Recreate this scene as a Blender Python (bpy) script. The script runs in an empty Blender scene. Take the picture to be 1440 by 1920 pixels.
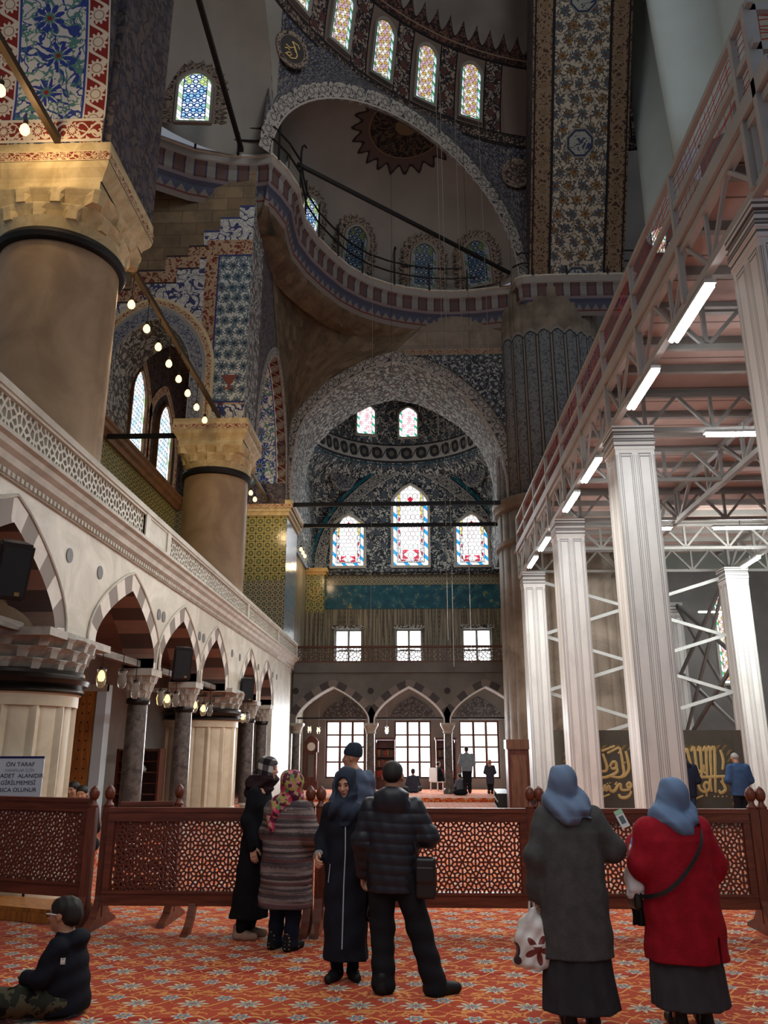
import bpy, bmesh, math, random
import numpy as np
from math import sin, cos, pi, sqrt, radians, atan2, hypot
from mathutils import Vector, Matrix
from mathutils.geometry import tessellate_polygon
random.seed(7)
rng = np.random.default_rng(7)
SC = bpy.context.scene
COL = SC.collection

# ------------------------------------------------------------------ objects
def tag(o, label=None, cat=None, group=None, kind=None):
    if label: o['label'] = label
    if cat: o['category'] = cat
    if group: o['group'] = group
    if kind: o['kind'] = kind
    return o

def thing(name, loc=(0, 0, 0), rz=0, label=None, cat=None, group=None, kind=None):
    o = bpy.data.objects.new(name, None)
    o.empty_display_size = .1
    COL.objects.link(o)
    o.location = loc
    o.rotation_euler = (0, 0, rz)
    return tag(o, label, cat, group, kind)

def dup(o, loc=None, rz=None, label=None, parent=None):
    c = o.copy()
    COL.objects.link(c)
    if parent is not None:
        c.parent = parent
    if loc is not None: c.location = loc
    if rz is not None: c.rotation_euler = (0, 0, rz)
    if label: c['label'] = label
    for ch in list(o.children):
        dup(ch, parent=c)
    return c

class MB:
    """mesh collector: every face carries its own uv (metres)"""
    def __init__(s):
        s.v = []; s.f = []; s.uv = []; s.mi = []
    def add(s, verts, faces, uvs=None, mi=0):
        b = len(s.v)
        s.v.extend([tuple(map(float, p)) for p in verts])
        for i, f in enumerate(faces):
            s.f.append(tuple(b + k for k in f))
            if uvs is None:
                s.uv.append(None)
            elif isinstance(uvs[0][0], (float, int, np.floating)):
                s.uv.append([uvs[k] for k in f])
            else:
                s.uv.append(uvs[i])
            s.mi.append(mi)
        return s
    def box(s, x0, x1, y0, y1, z0, z1, mi=0):
        v = [(x0,y0,z0),(x1,y0,z0),(x1,y1,z0),(x0,y1,z0),(x0,y0,z1),(x1,y0,z1),(x1,y1,z1),(x0,y1,z1)]
        return s.add(v, [(0,3,2,1),(4,5,6,7),(0,1,5,4),(1,2,6,5),(2,3,7,6),(3,0,4,7)], None, mi)
    def beam(s, p, q, w, h=None, up=(0, 0, 1), mi=0):
        p = np.array(p, float); q = np.array(q, float); h = w if h is None else h
        d = q - p; L = np.linalg.norm(d)
        if L < 1e-6: return s
        d /= L; up = np.array(up, float)
        r = np.cross(d, up)
        if np.linalg.norm(r) < 1e-4: r = np.cross(d, np.array([1., 0, 0]))
        r /= np.linalg.norm(r); u = np.cross(r, d)
        v = []
        for e in (p, q):
            for a, b in ((-1,-1),(1,-1),(1,1),(-1,1)):
                v.append(e + r*a*w/2 + u*b*h/2)
        return s.add(v, [(0,1,2,3),(7,6,5,4),(0,4,5,1),(1,5,6,2),(2,6,7,3),(3,7,4,0)], None, mi)
    def tube(s, path, r, n=8, cap=True, mi=0, radii=None):
        P = [np.array(p, float) for p in path]
        rings = []; uv = []; L = 0
        ref = None
        for i, p in enumerate(P):
            d = (P[min(i+1, len(P)-1)] - P[max(i-1, 0)]); d /= (np.linalg.norm(d) + 1e-12)
            if ref is None:
                ref = np.array([0, 0, 1.]) if abs(d[2]) < .9 else np.array([1., 0, 0])
            a = ref - d*np.dot(ref, d); a /= (np.linalg.norm(a) + 1e-12); ref = a
            b = np.cross(d, a)
            if i: L += np.linalg.norm(P[i]-P[i-1])
            rr = radii[i] if radii else r
            rings.append([p + rr*(cos(2*pi*k/n)*a + sin(2*pi*k/n)*b) for k in range(n)])
        v = [q for R in rings for q in R]
        f = []
        for i in range(len(P)-1):
            for k in range(n):
                k2 = (k+1) % n
                f.append((i*n+k, i*n+k2, (i+1)*n+k2, (i+1)*n+k))
        if cap:
            f.append(tuple(range(n-1, -1, -1))); f.append(tuple((len(P)-1)*n + k for k in range(n)))
        return s.add(v, f, None, mi)
    def lathe(s, prof, n=32, c=(0, 0, 0), rfun=None, mi=0, cap=True, a0=0, a1=2*pi, sx=1, sy=1):
        """prof: [(r,z)] bottom to top"""
        full = abs(a1-a0-2*pi) < 1e-6
        m = n if full else n+1
        v = []; uv = []
        rm = max(p[0] for p in prof); L = 0
        for i, (r, z) in enumerate(prof):
            if i: L += hypot(r-prof[i-1][0], z-prof[i-1][1])
            for k in range(m):
                a = a0 + (a1-a0)*k/n
                rr = r*(rfun(a, z) if rfun else 1)
                v.append((c[0]+rr*cos(a)*sx, c[1]+rr*sin(a)*sy, c[2]+z))
        f = []; U = []
        Ls = [0]
        for i in range(1, len(prof)):
            Ls.append(Ls[-1] + hypot(prof[i][0]-prof[i-1][0], prof[i][1]-prof[i-1][1]))
        for i in range(len(prof)-1):
            for k in range(n):
                k2 = (k+1) % m
                f.append((i*m+k, i*m+k2, (i+1)*m+k2, (i+1)*m+k))
                ua = rm*(a1-a0)*k/n; ub = rm*(a1-a0)*(k+1)/n
                U.append([(ua, Ls[i]), (ub, Ls[i]), (ub, Ls[i+1]), (ua, Ls[i+1])])
        if cap and full:
            for i, rev in ((0, True), (len(prof)-1, False)):
                if prof[i][0] > 1e-4:
                    idx = [i*m+k for k in range(m)]
                    if rev: idx = idx[::-1]
                    f.append(tuple(idx)); U.append([(v[j][0], v[j][1]) for j in idx])
        return s.add(v, f, U, mi)
    def grid(s, P, uv=None, flip=False, mi=0, uvs=(1, 1), closed_u=False):
        """P[i][j] points; uv default = arc length along i and j"""
        P = np.array(P, float); nu, nv = P.shape[:2]
        if uv is None:
            du = np.zeros((nu, nv)); dv = np.zeros((nu, nv))
            du[1:] = np.cumsum(np.linalg.norm(np.diff(P, axis=0), axis=2), axis=0)
            dv[:, 1:] = np.cumsum(np.linalg.norm(np.diff(P, axis=1), axis=2), axis=1)
            uv = np.stack([du.mean(1)[:, None]*np.ones((1, nv))*uvs[0], dv.mean(0)[None]*np.ones((nu, 1))*uvs[1]], 2)
        uv = np.array(uv, float)
        f = []
        for i in range(nu-1):
            for j in range(nv-1):
                q = (i*nv+j, (i+1)*nv+j, (i+1)*nv+j+1, i*nv+j+1)
                f.append(q[::-1] if flip else q)
        return s.add(P.reshape(-1, 3), f, [tuple(x) for x in uv.reshape(-1, 2)], mi)
    def poly(s, loops, M, t=0.0, mi=0, mi_side=None, backface=True):
        """flat polygon with holes: loops of 2D points, M maps (u,v,depth)->3D; t = thickness (towards +depth)"""
        loops = [[(float(a), float(b)) for a, b in L] for L in loops]
        tris = tessellate_polygon([[Vector((a, b, 0)) for a, b in L] for L in loops])
        flat = [p for L in loops for p in L]
        ar = lambda T: (flat[T[1]][0]-flat[T[0]][0])*(flat[T[2]][1]-flat[T[0]][1])-(flat[T[1]][1]-flat[T[0]][1])*(flat[T[2]][0]-flat[T[0]][0])
        tris = [tuple(T) if ar(T) > 0 else tuple(T[::-1]) for T in tris if abs(ar(T)) > 1e-9]
        s.add([M(a, b, 0) for a, b in flat], tris, flat, mi)
        if t:
            if backface:
                s.add([M(a, b, t) for a, b in flat], [T[::-1] for T in tris], flat, mi)
            ms = mi if mi_side is None else mi_side
            for L in loops:
                acc = 0; n = len(L)
                for i in range(n):
                    p, q = L[i], L[(i+1) % n]; l = hypot(q[0]-p[0], q[1]-p[1])
                    s.add([M(*p, 0), M(*q, 0), M(*q, t), M(*p, t)], [(0, 1, 2, 3)], [[(acc, 0), (acc+l, 0), (acc+l, t), (acc, t)]], ms)
                    acc += l
        return s
    def ball(s, c, r, n=10, m=8, mi=0, sz=1):
        prof = [(max(r*sin(pi*i/m), 1e-5), -r*cos(pi*i/m)*sz) for i in range(m+1)]
        return s.lathe(prof, n, c, mi=mi, cap=False)
    def build(s, name, mats, parent=None, smooth=None, fix=False):
        me = bpy.data.meshes.new(name)
        me.from_pydata(s.v, [], s.f)
        if not isinstance(mats, (list, tuple)): mats = [mats]
        for m in mats: me.materials.append(m)
        V = np.array(s.v) if s.v else np.zeros((0, 3))
        lay = me.uv_layers.new(name='UVMap')
        out = np.zeros((len(me.loops), 2), np.float32)
        k = 0
        for f, u in zip(s.f, s.uv):
            n = len(f)
            if u is None:
                p = V[list(f)]
                nr = np.cross(p[1]-p[0], p[2]-p[0]); a = np.abs(nr)
                ax = int(np.argmax(a))
                if ax == 2: out[k:k+n] = p[:, :2]
                elif ax == 1: out[k:k+n] = p[:, [0, 2]]
                else: out[k:k+n] = p[:, 1:]
            else:
                out[k:k+n] = u
            k += n
        lay.data.foreach_set('uv', out.ravel())
        if len(mats) > 1:
            me.polygons.foreach_set('material_index', s.mi)
        if smooth is not None and smooth:
            me.polygons.foreach_set('use_smooth', [True]*len(me.polygons))
        me.update()
        if fix or (smooth not in (None, True, False)):
            bm = bmesh.new(); bm.from_mesh(me)
            if fix:
                bmesh.ops.remove_doubles(bm, verts=bm.verts, dist=1e-5)
                bmesh.ops.recalc_face_normals(bm, faces=bm.faces)
            bm.to_mesh(me); bm.free()
        if smooth not in (None, True, False):
            try: me.set_sharp_from_angle(angle=radians(smooth))
            except Exception: pass
        o = bpy.data.objects.new(name, me)
        COL.objects.link(o)
        if parent is not None: o.parent = parent
        return o

def struct(name, mb, mats, parent=None, label=None, smooth=None, fix=False):
    o = mb.build(name, mats, parent, smooth, fix)
    if parent is None:
        o['kind'] = 'structure'
        if label: o['label'] = label; o['category'] = name.split('_')[0] if not label else name.split('_')[0]
    return o

# ------------------------------------------------------------------ node maths
class NT:
    def __init__(s, name, rough=.8, spec=.3, metal=0):
        s.m = bpy.data.materials.new(name); s.m.use_nodes = True
        s.t = s.m.node_tree; s.n = s.t.nodes; s.l = s.t.links
        s.b = s.n['Principled BSDF']
        s.b.inputs['Roughness'].default_value = rough
        s.b.inputs['Metallic'].default_value = metal
        s.b.inputs['Specular IOR Level'].default_value = spec
    def uv(s):
        n = s.n.new('ShaderNodeUVMap'); n.uv_map = 'UVMap'
        return s.sep(n.outputs[0])
    def obj(s):
        n = s.n.new('ShaderNodeTexCoord')
        return s.sep(n.outputs['Object'])
    def geo(s):
        n = s.n.new('ShaderNodeNewGeometry')
        return s.sep(n.outputs['Position'])
    def sep(s, sock):
        x = s.n.new('ShaderNodeSeparateXYZ'); s.l.new(sock, x.inputs[0])
        return [X(s, o) for o in x.outputs]
    def vec(s, *a):
        c = s.n.new('ShaderNodeCombineXYZ')
        for i, q in enumerate(a): s.put(c.inputs[i], q)
        return X(s, c.outputs[0])
    def put(s, inp, q):
        if isinstance(q, X): s.l.new(q.s, inp)
        elif isinstance(q, (tuple, list)):
            inp.default_value = (*q, 1) if len(q) == 3 and len(inp.default_value) == 4 else q
        else: inp.default_value = q
    def math(s, op, *a):
        if all(not isinstance(q, X) for q in a) and False: pass
        n = s.n.new('ShaderNodeMath'); n.operation = op
        for i, q in enumerate(a): s.put(n.inputs[i], q)
        return X(s, n.outputs[0])
    def noise(s, v=None, scale=5, detail=2, rough=.5, dist=0, dim=None):
        n = s.n.new('ShaderNodeTexNoise'); n.inputs['Scale'].default_value = scale
        n.inputs['Detail'].default_value = detail; n.inputs['Roughness'].default_value = rough
        n.inputs['Distortion'].default_value = dist
        if v is not None: s.l.new(v.s, n.inputs['Vector'])
        else:
            t = s.n.new('ShaderNodeTexCoord'); s.l.new(t.outputs['Object'], n.inputs['Vector'])
        return X(s, n.outputs[0])
    def vor(s, v, scale=5, feat='F1', rnd=1, out=0):
        n = s.n.new('ShaderNodeTexVoronoi'); n.feature = feat; n.inputs['Scale'].default_value = scale
        n.inputs['Randomness'].default_value = rnd
        s.l.new(v.s, n.inputs['Vector'])
        return X(s, n.outputs[out])
    def brick(s, v, c1, c2, cm, bw=.5, rh=.25, ms=.01, off=.5):
        n = s.n.new('ShaderNodeTexBrick'); s.l.new(v.s, n.inputs['Vector'])
        n.inputs['Color1'].default_value = (*c1, 1); n.inputs['Color2'].default_value = (*c2, 1)
        n.inputs['Mortar'].default_value = (*cm, 1); n.inputs['Scale'].default_value = 1
        n.inputs['Mortar Size'].default_value = ms; n.inputs['Brick Width'].default_value = bw
        n.inputs['Row Height'].default_value = rh; n.offset = off; n.inputs['Bias'].default_value = 0
        return X(s, n.outputs[0])
    def mix(s, f, a, b, mode='MIX'):
        n = s.n.new('ShaderNodeMix'); n.data_type = 'RGBA'; n.blend_type = mode; n.clamp_factor = True
        s.put(n.inputs[0], f); s.put(n.inputs[6], a); s.put(n.inputs[7], b)
        return X(s, n.outputs[2])
    def col(s, c): s.put(s.b.inputs['Base Color'], c); return s
    def emit(s, c, k):
        s.put(s.b.inputs['Emission Color'], c); s.put(s.b.inputs['Emission Strength'], k); return s
    def bump(s, h, strength=.3, dist=.02):
        n = s.n.new('ShaderNodeBump'); n.inputs['Strength'].default_value = strength
        n.inputs['Distance'].default_value = dist
        s.put(n.inputs['Height'], h); s.l.new(n.outputs[0], s.b.inputs['Normal']); return s

class X:
    def __init__(s, nt, sock): s.nt = nt; s.s = sock
    def __add__(a, b): return a.nt.math('ADD', a, b)
    __radd__ = __add__
    def __sub__(a, b): return a.nt.math('SUBTRACT', a, b)
    def __rsub__(a, b): return a.nt.math('SUBTRACT', b, a)
    def __mul__(a, b): return a.nt.math('MULTIPLY', a, b)
    __rmul__ = __mul__
    def __truediv__(a, b): return a.nt.math('DIVIDE', a, b)
    def __rtruediv__(a, b): return a.nt.math('DIVIDE', b, a)
    def __lt__(a, b): return a.nt.math('LESS_THAN', a, b)
    def __gt__(a, b): return a.nt.math('GREATER_THAN', a, b)
    def __or__(a, b): return a.nt.math('MAXIMUM', a, b)
    def __and__(a, b): return a.nt.math('MINIMUM', a, b)
    def __abs__(a): return a.nt.math('ABSOLUTE', a)
    def inv(a): return 1 - a
    def sin(a): return a.nt.math('SINE', a)
    def cos(a): return a.nt.math('COSINE', a)
    def sqrt(a): return a.nt.math('SQRT', a)
    def floor(a): return a.nt.math('FLOOR', a)
    def fr(a): return a.nt.math('FRACT', a)
    def pw(a, b): return a.nt.math('POWER', a, b)
    def mod(a, b): return a.nt.math('FLOORED_MODULO', a, b)
    def atan2(a, b): return a.nt.math('ARCTAN2', a, b)
    def ping(a, b): return a.nt.math('PINGPONG', a, b)
    def ss(a, lo, hi):
        n = a.nt.n.new('ShaderNodeMapRange'); n.interpolation_type = 'SMOOTHSTEP'
        a.nt.put(n.inputs[0], a); n.inputs[1].default_value = lo; n.inputs[2].default_value = hi
        return X(a.nt, n.outputs[0])

def plain(name, c, rough=.7, spec=.3, metal=0, var=0., scale=3):
    t = NT(name, rough, spec, metal)
    if var:
        n = t.noise(scale=scale, detail=4)
        t.col(t.mix(n.ss(.3, .7), tuple(x*(1-var) for x in c), tuple(min(1, x*(1+var)) for x in c)))
    else: t.col(c)
    return t.m

def srgb(r, g, b):
    f = lambda x: (x/255/12.92) if x <= 10 else ((x/255+.055)/1.055)**2.4
    return (f(r), f(g), f(b))
# ------------------------------------------------------------------ camera (measured from the vanishing points)
CF = 1500.
CPITCH = math.atan((1405-960)/CF); CYAW = math.atan((775-720)/CF*cos(CPITCH)); CH = 1.75
def make_camera():
    c = bpy.data.cameras.new('camera'); o = bpy.data.objects.new('camera', c); COL.objects.link(o)
    c.sensor_fit = 'VERTICAL'; c.sensor_height = 36.; c.lens = CF/1920*36.
    c.clip_end = 200
    o.location = (0, 0, CH); o.rotation_euler = (pi/2+CPITCH, 0, CYAW)
    SC.camera = o
make_camera()
# ------------------------------------------------------------------ materials
def flower(t, u, v, cw, ch, R=.3, n=8, stag=.5, amp=.22):
    """staggered rosettes: (petal mask, outline mask, heart mask)"""
    row = (v/ch).floor()
    a = ((u/cw + row*stag).fr() - .5)
    b = ((v/ch).fr() - .5)*(ch/cw)
    r = (a*a + b*b).sqrt()
    th = b.atan2(a)
    lim = R*((th*n).cos()*amp + (1-amp))
    return r < lim, (abs(r-lim) < .03), r < R*.35
def vines(t, u, v, sc=3., w=.035, dist=.6):
    n = t.noise(t.vec(u, v, 0.), sc, 2, .5, dist)
    return abs(n-.5) < w

def m_painted(name, ground, ink, ink2, cell=.5, R=.32, vsc=3., vw=.03, rough=.8, dirt=.25, n=8):
    t = NT(name, rough)
    u, v, _ = t.uv()
    p, o, h = flower(t, u, v, cell, cell, R, n)
    c = t.mix(vines(t, u, v, vsc*1.9, vw*1.25), ground, ink)
    c = t.mix(p, c, ink2)
    c = t.mix(o, c, ink)
    c = t.mix(h, c, ground)
    d = t.noise(t.vec(u, v, 0.), .7, 4)
    t.col(t.mix(d.ss(.35, .75)*dirt, c, tuple(x*.35 for x in ground)))
    return t.m

def m_band(name, ground, ink, edge, w, cell, lines=(.06, .1), R=.36, core=None, vsc=6.):
    """running border: v across (0..w), rosettes and vine along u"""
    t = NT(name, .8)
    u, v, _ = t.uv()
    q = v/w
    a = ((u/cell).fr()-.5)*cell/w
    b = q - .5
    r = (a*a+b*b).sqrt(); th = b.atan2(a)
    lim = R*((th*10).cos()*.16+.84)
    wv = abs(b - (u*(2*pi/cell)).sin()*.3) < .06
    wv2 = abs(b + (u*(2*pi/cell)).sin()*.3) < .035
    lf = (vines(t, u, v, vsc/w*.35, .05))
    c = t.mix(lf | wv | wv2, ground, ink)
    c = t.mix(r < lim, c, ink)
    c = t.mix(abs(r-lim*.62) < .035, c, ground)
    if core: c = t.mix(r < R*.4, c, core)
    e = abs(b)
    c = t.mix(e > .5-lines[1], c, ink)
    c = t.mix(e > .5-lines[0], c, edge)
    t.col(c)
    return t.m

# palette (painted plaster)
CREAM = srgb(205, 198, 182); DKBLUE = srgb(52, 62, 110); INK = srgb(62, 58, 62); REDB = srgb(120, 44, 30)
GREENB = srgb(70, 96, 100)

def m_stone(name, c1, c2, bw=.9, rh=.42, patchy=.5, rough=.85, joint=.02):
    t = NT(name, rough)
    u, v, _ = t.uv()
    b = t.brick(t.vec(u, v, 0.), c1, c2, tuple(x*.7 for x in c1), bw, rh, joint)
    n = t.noise(t.vec(u, v, 0.), 1.4, 5, .65)
    n2 = t.noise(t.vec(u, v*.35, 0.), 3.5, 3, .6, .5)
    c = t.mix(n.ss(.35, .7)*patchy, b, tuple(x*.42 for x in c2))
    c = t.mix(n2.ss(.55, .8)*.5, c, tuple(min(1, x*1.45) for x in c1))
    t.col(c); t.bump(n, .35, .04)
    return t.m

def m_marble(name, c1, c2, rough=.45, sc=1.2, streak=.25):
    t = NT(name, rough, .4)
    u, v, _ = t.uv()
    n = t.noise(t.vec(u, v, 0.), sc, 5, .6, 1.2)
    n2 = t.noise(t.vec(u*1.8, v*streak, 0.), sc*1.6, 4, .6)
    c = t.mix(n.ss(.3, .7), c1, c2)
    c = t.mix(n2.ss(.55, .85)*.55, c, tuple(x*.5 for x in c2))
    t.col(c)
    return t.m

M = {}
M['stone'] = m_stone('old_stone', srgb(150, 126, 96), srgb(116, 94, 70))
def m_rubble():
    t = NT('rough_rubble_stone', .9, .2)
    u, v, _ = t.uv()
    w = t.vec(u + t.noise(t.vec(u, v, 0.), 2.)*.3, v*1.5, 0.)
    a = t.sep(t.vor(w, 1.9, 'F1', .9, 1).s)
    n = t.noise(t.vec(u, v, 0.), 2.2, 6, .7)
    n2 = t.noise(t.vec(u, v*.3, 2.), .6, 3)
    c = t.mix(a[0], srgb(118, 102, 80), srgb(88, 75, 59))
    c = t.mix(n.ss(.38, .7)*.7, c, srgb(62, 53, 43))
    c = t.mix(n2.ss(.55, .75)*.5, c, srgb(146, 128, 102))
    t.col(c); t.bump(n, .6, .08); return t.m
M['rubble'] = m_rubble()
M['stone_grey'] = m_stone('grey_stone', srgb(140, 126, 110), srgb(116, 103, 90), 1.4, .6, .45)
M['marble'] = m_marble('pale_marble', srgb(200, 194, 178), srgb(172, 164, 148))
M['marble_col'] = m_marble('column_marble', srgb(166, 140, 108), srgb(132, 108, 80), .5, .8, .12)
M['marble_light'] = m_marble('fluted_marble', srgb(208, 196, 170), srgb(180, 166, 140), .45, 1.0, .15)
M['cap'] = m_marble('capital_stone', srgb(214, 196, 150), srgb(176, 156, 112), .6, 2.5, .5)
M['cap_grey'] = m_marble('capital_grey', srgb(172, 166, 154), srgb(138, 132, 122), .6, 3, .5)
M['pier'] = m_marble('pier_marble', srgb(150, 136, 120), srgb(112, 98, 84), .6, .6, .06)
M['verd'] = m_marble('mottled_column', srgb(104, 96, 90), srgb(62, 56, 54), .25, 5, .6)
M['bronze'] = plain('dark_bronze', srgb(38, 32, 28), .3, .5, .6)
M['iron'] = plain('black_iron', srgb(24, 22, 22), .55, .4, .3)
M['rod'] = plain('tie_rod_iron', srgb(60, 48, 34), .5, .4, .4)
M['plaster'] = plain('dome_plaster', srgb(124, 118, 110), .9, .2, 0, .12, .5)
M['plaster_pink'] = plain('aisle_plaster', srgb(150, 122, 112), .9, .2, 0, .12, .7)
M['plaster_wall'] = plain('wall_plaster', srgb(164, 160, 152), .9, .2, 0, .14, .8)
M['shaded_stone'] = plain('shaded_wall_stone', srgb(100, 97, 93), .85, .2, 0, .14, 1.2)  # darkened stone: the bay's backlit shade is put into its colour
M['window_wall'] = plain('window_wall_plaster', srgb(122, 118, 113), .85, .2, 0, .1, 1.2)  # plaster darkened too, backlit shade between the windows in its colour
M['trimstone'] = plain('moulding_stone', srgb(178, 173, 160), .7, .3, 0, .12, 4)
M['gold_trim'] = plain('gilded_moulding', srgb(196, 158, 92), .5, .5, 0, .15, 4)
M['brown_trim'] = plain('brown_moulding', srgb(124, 88, 58), .6, .4, 0, .15, 3)
M['disc'] = plain('grey_inlay', srgb(84, 82, 80), .5, .4, 0, .1, 6)
M['disc_dark'] = plain('dark_inlay', srgb(46, 40, 38), .7)
M['fl_blue'] = m_painted('painted_blue_flowers', srgb(206, 206, 196), DKBLUE, srgb(84, 96, 140), .62, .34, 1.7, .022, n=7)
M['fl_green'] = m_painted('painted_green_flowers', srgb(196, 200, 192), srgb(46, 62, 84), srgb(96, 116, 122), .36, .34, 4.5, .028, n=9, dirt=.35)
M['fl_grey'] = m_painted('painted_grey_scroll', srgb(196, 188, 176), srgb(56, 54, 58), srgb(112, 98, 94), .5, .3, 3.2, .05, n=6)
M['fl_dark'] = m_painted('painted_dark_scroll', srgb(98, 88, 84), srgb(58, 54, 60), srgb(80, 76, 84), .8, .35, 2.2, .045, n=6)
M['fl_soffit'] = m_painted('painted_arch_soffit', srgb(166, 165, 158), srgb(64, 64, 66), srgb(108, 94, 88), 1.0, .28, 2.6, .05, n=6, dirt=.3)
M['fl_lunette'] = m_painted('painted_lunette', srgb(148, 150, 146), srgb(36, 40, 48), srgb(66, 74, 82), .55, .33, 3., .06, n=8)
M['fl_dome'] = m_painted('painted_dome_scroll', srgb(116, 98, 84), srgb(34, 30, 32), srgb(74, 52, 46), .62, .32, 3., .06, n=6)
M['fl_spandrel'] = m_painted('painted_pendentive', srgb(110, 104, 100), srgb(40, 40, 50), srgb(62, 64, 84), .5, .3, 3.4, .055, n=7)
M['red_band'] = m_band('red_flower_border', srgb(126, 42, 28), srgb(214, 200, 176), srgb(214, 204, 186), .34, .52, (.08, .12))
M['red_band_s'] = m_band('narrow_red_border', srgb(120, 46, 32), srgb(206, 184, 146), srgb(208, 190, 150), .17, .3, (.08, .1))
M['grey_band'] = m_band('grey_flower_border', srgb(60, 58, 60), srgb(150, 142, 132), srgb(150, 140, 130), .6, .55, (.05, .1))
M['dark_band'] = m_band('dark_scroll_border', srgb(40, 34, 34), srgb(122, 106, 92), srgb(118, 104, 92), .5, .6, (.06, .1))
M['blue_band'] = m_band('blue_scroll_border', srgb(66, 76, 104), srgb(138, 140, 140), srgb(146, 146, 142), .4, .4, (.07, .12))
M['lunette_band'] = m_band('lunette_border', srgb(52, 56, 62), srgb(150, 150, 144), srgb(156, 154, 148), .5, .6, (.06, .1))

def m_blue_panel():
    """the white, blue and red painted soffit: u across (0..1.76), v along"""
    t = NT('painted_soffit_panel', .75)
    u, v, _ = t.uv()
    W = 1.76
    x = u - W/2; e = abs(x)
    # blue blossoms down the middle
    k = (v/.62).floor()
    a = x/.62 + ((k*2.39).sin()*.14)
    b = (v/.62).fr()-.5
    r = (a*a+b*b).sqrt(); th = b.atan2(a)
    lim = .4*((th*9+k).cos()*.2+.8)
    vin = vines(t, u, v, 3.3, .04, 1.)
    vin2 = vines(t, u+3.1, v, 4.6, .032, .6)
    c = t.mix(vin, srgb(206, 206, 198), srgb(50, 68, 138))
    c = t.mix(vin2, c, srgb(86, 132, 122))
    c = t.mix(r < lim, c, srgb(46, 64, 140))
    c = t.mix(abs((r*22).sin()) < .3, c, c)
    c = t.mix((r < lim) & (((th*9).cos()) > .82), c, srgb(206, 206, 200))
    c = t.mix(r < lim*.45, c, srgb(84, 130, 120))
    c = t.mix(r < lim*.2, c, srgb(138, 38, 40))
    c = t.mix((e > .5), c, srgb(206, 204, 196))
    c = t.mix((e > .5) & (e < .535), c, srgb(50, 68, 138))
    # red side borders
    q = (e-.7)/.2
    aa = ((v/.44 + (x > 0)*.5).fr()-.5)*2.2
    rr = (aa*aa+q*q).sqrt(); t2 = q.atan2(aa)
    wv = abs(q - (v*(2*pi/.44)).sin()*.6) < .2
    bc = t.mix((rr < .78*((t2*11).cos()*.16+.84)) | wv, srgb(126, 36, 28), srgb(212, 202, 184))
    bc = t.mix((rr < .42) & (rr > .34), bc, srgb(150, 120, 90))
    c = t.mix(e > .56, c, bc)
    c = t.mix(e > .855, c, srgb(210, 204, 190))
    t.col(c)
    return t.m
M['blue_panel'] = m_blue_panel()

def m_tile(name, g, ink, cell, ink2):
    t = NT(name, .22, .5)
    u, v, _ = t.uv()
    p, o, h = flower(t, u, v, cell, cell, .4, 8, 0., .2)
    c = t.mix(p, g, ink)
    c = t.mix(h, c, g)
    d = abs((u/cell).fr()-.5) + abs((v/cell).fr()-.5)
    c = t.mix(d > .82, c, ink2)
    lines = (abs((u/cell).fr()-.5) > .47) | (abs((v/cell).fr()-.5) > .47)
    c = t.mix(lines, c, tuple(x*.6 for x in ink))
    t.col(c)
    n = t.noise(t.vec(u, v, 0.), 9, 2)
    t.bump(n, .25, .02)
    return t.m
M['tile_green'] = m_tile('green_gold_tiles', srgb(170, 158, 96), srgb(76, 92, 66), .3, srgb(60, 80, 80))
M['tile_vine'] = m_tile('dark_vine_tiles', srgb(166, 156, 124), srgb(46, 58, 62), .2, srgb(48, 56, 62))
M['tile_side'] = m_tile('blue_glazed_tiles', srgb(142, 158, 162), srgb(96, 118, 130), .3, srgb(120, 140, 150))
M['tile_bay'] = m_tile('gallery_tiles', srgb(166, 152, 120), srgb(118, 104, 82), .22, srgb(92, 80, 62))

def m_teal():
    t = NT('teal_tile_band', .2, .5)
    u, v, _ = t.uv()
    n = t.noise(t.vec(u, v, 0.), 3, 4)
    c = t.mix(n.ss(.3, .7), srgb(24, 74, 90), srgb(42, 104, 116))
    gold = vines(t, u, v, 3.5, .02)
    c = t.mix(gold & (n > .55), c, srgb(150, 140, 84))
    t.col(c)
    return t.m
M['teal'] = m_teal()
M['filigree'] = m_painted('carved_filigree', srgb(112, 112, 112), srgb(64, 64, 66), srgb(92, 92, 94), .3, .34, 4., .07, n=6)
def m_streak():
    t = NT('streaked_gallery_tiles', .3, .5)
    u, v, _ = t.uv()
    n = t.noise(t.vec(u*14., v*.5, 0.), 1., 3)
    p, o, h = flower(t, u, v, .22, .22, .4, 8, 0., .2)
    c = t.mix(n.ss(.4, .62), srgb(78, 68, 54), srgb(158, 146, 120))
    c = t.mix(p & (n < .5), c, srgb(112, 100, 80))
    c = t.mix(abs((u/.9).fr()-.5) > .485, c, srgb(60, 52, 44))
    t.col(c); return t.m
M['tile_bay'] = m_streak()

def m_stripes(name, c1, c2, w, ax=1):
    t = NT(name, .6, .3)
    uvw = t.uv()
    n = t.noise(scale=6, detail=4)
    f = ((uvw[ax]/w).floor()).mod(2)
    c = t.mix(f, c1, c2)
    t.col(t.mix(n.ss(.35, .75)*.35, c, t.mix(.5, c, (.1, .09, .08))))
    return t.m
M['vouss'] = m_stripes('striped_voussoirs', srgb(204, 196, 184), srgb(120, 108, 98), .34, 0)
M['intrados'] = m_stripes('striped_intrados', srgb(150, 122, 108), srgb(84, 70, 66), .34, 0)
M['vouss_dark'] = m_stripes('dark_voussoirs', srgb(112, 102, 96), srgb(58, 52, 52), .36, 0)

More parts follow.
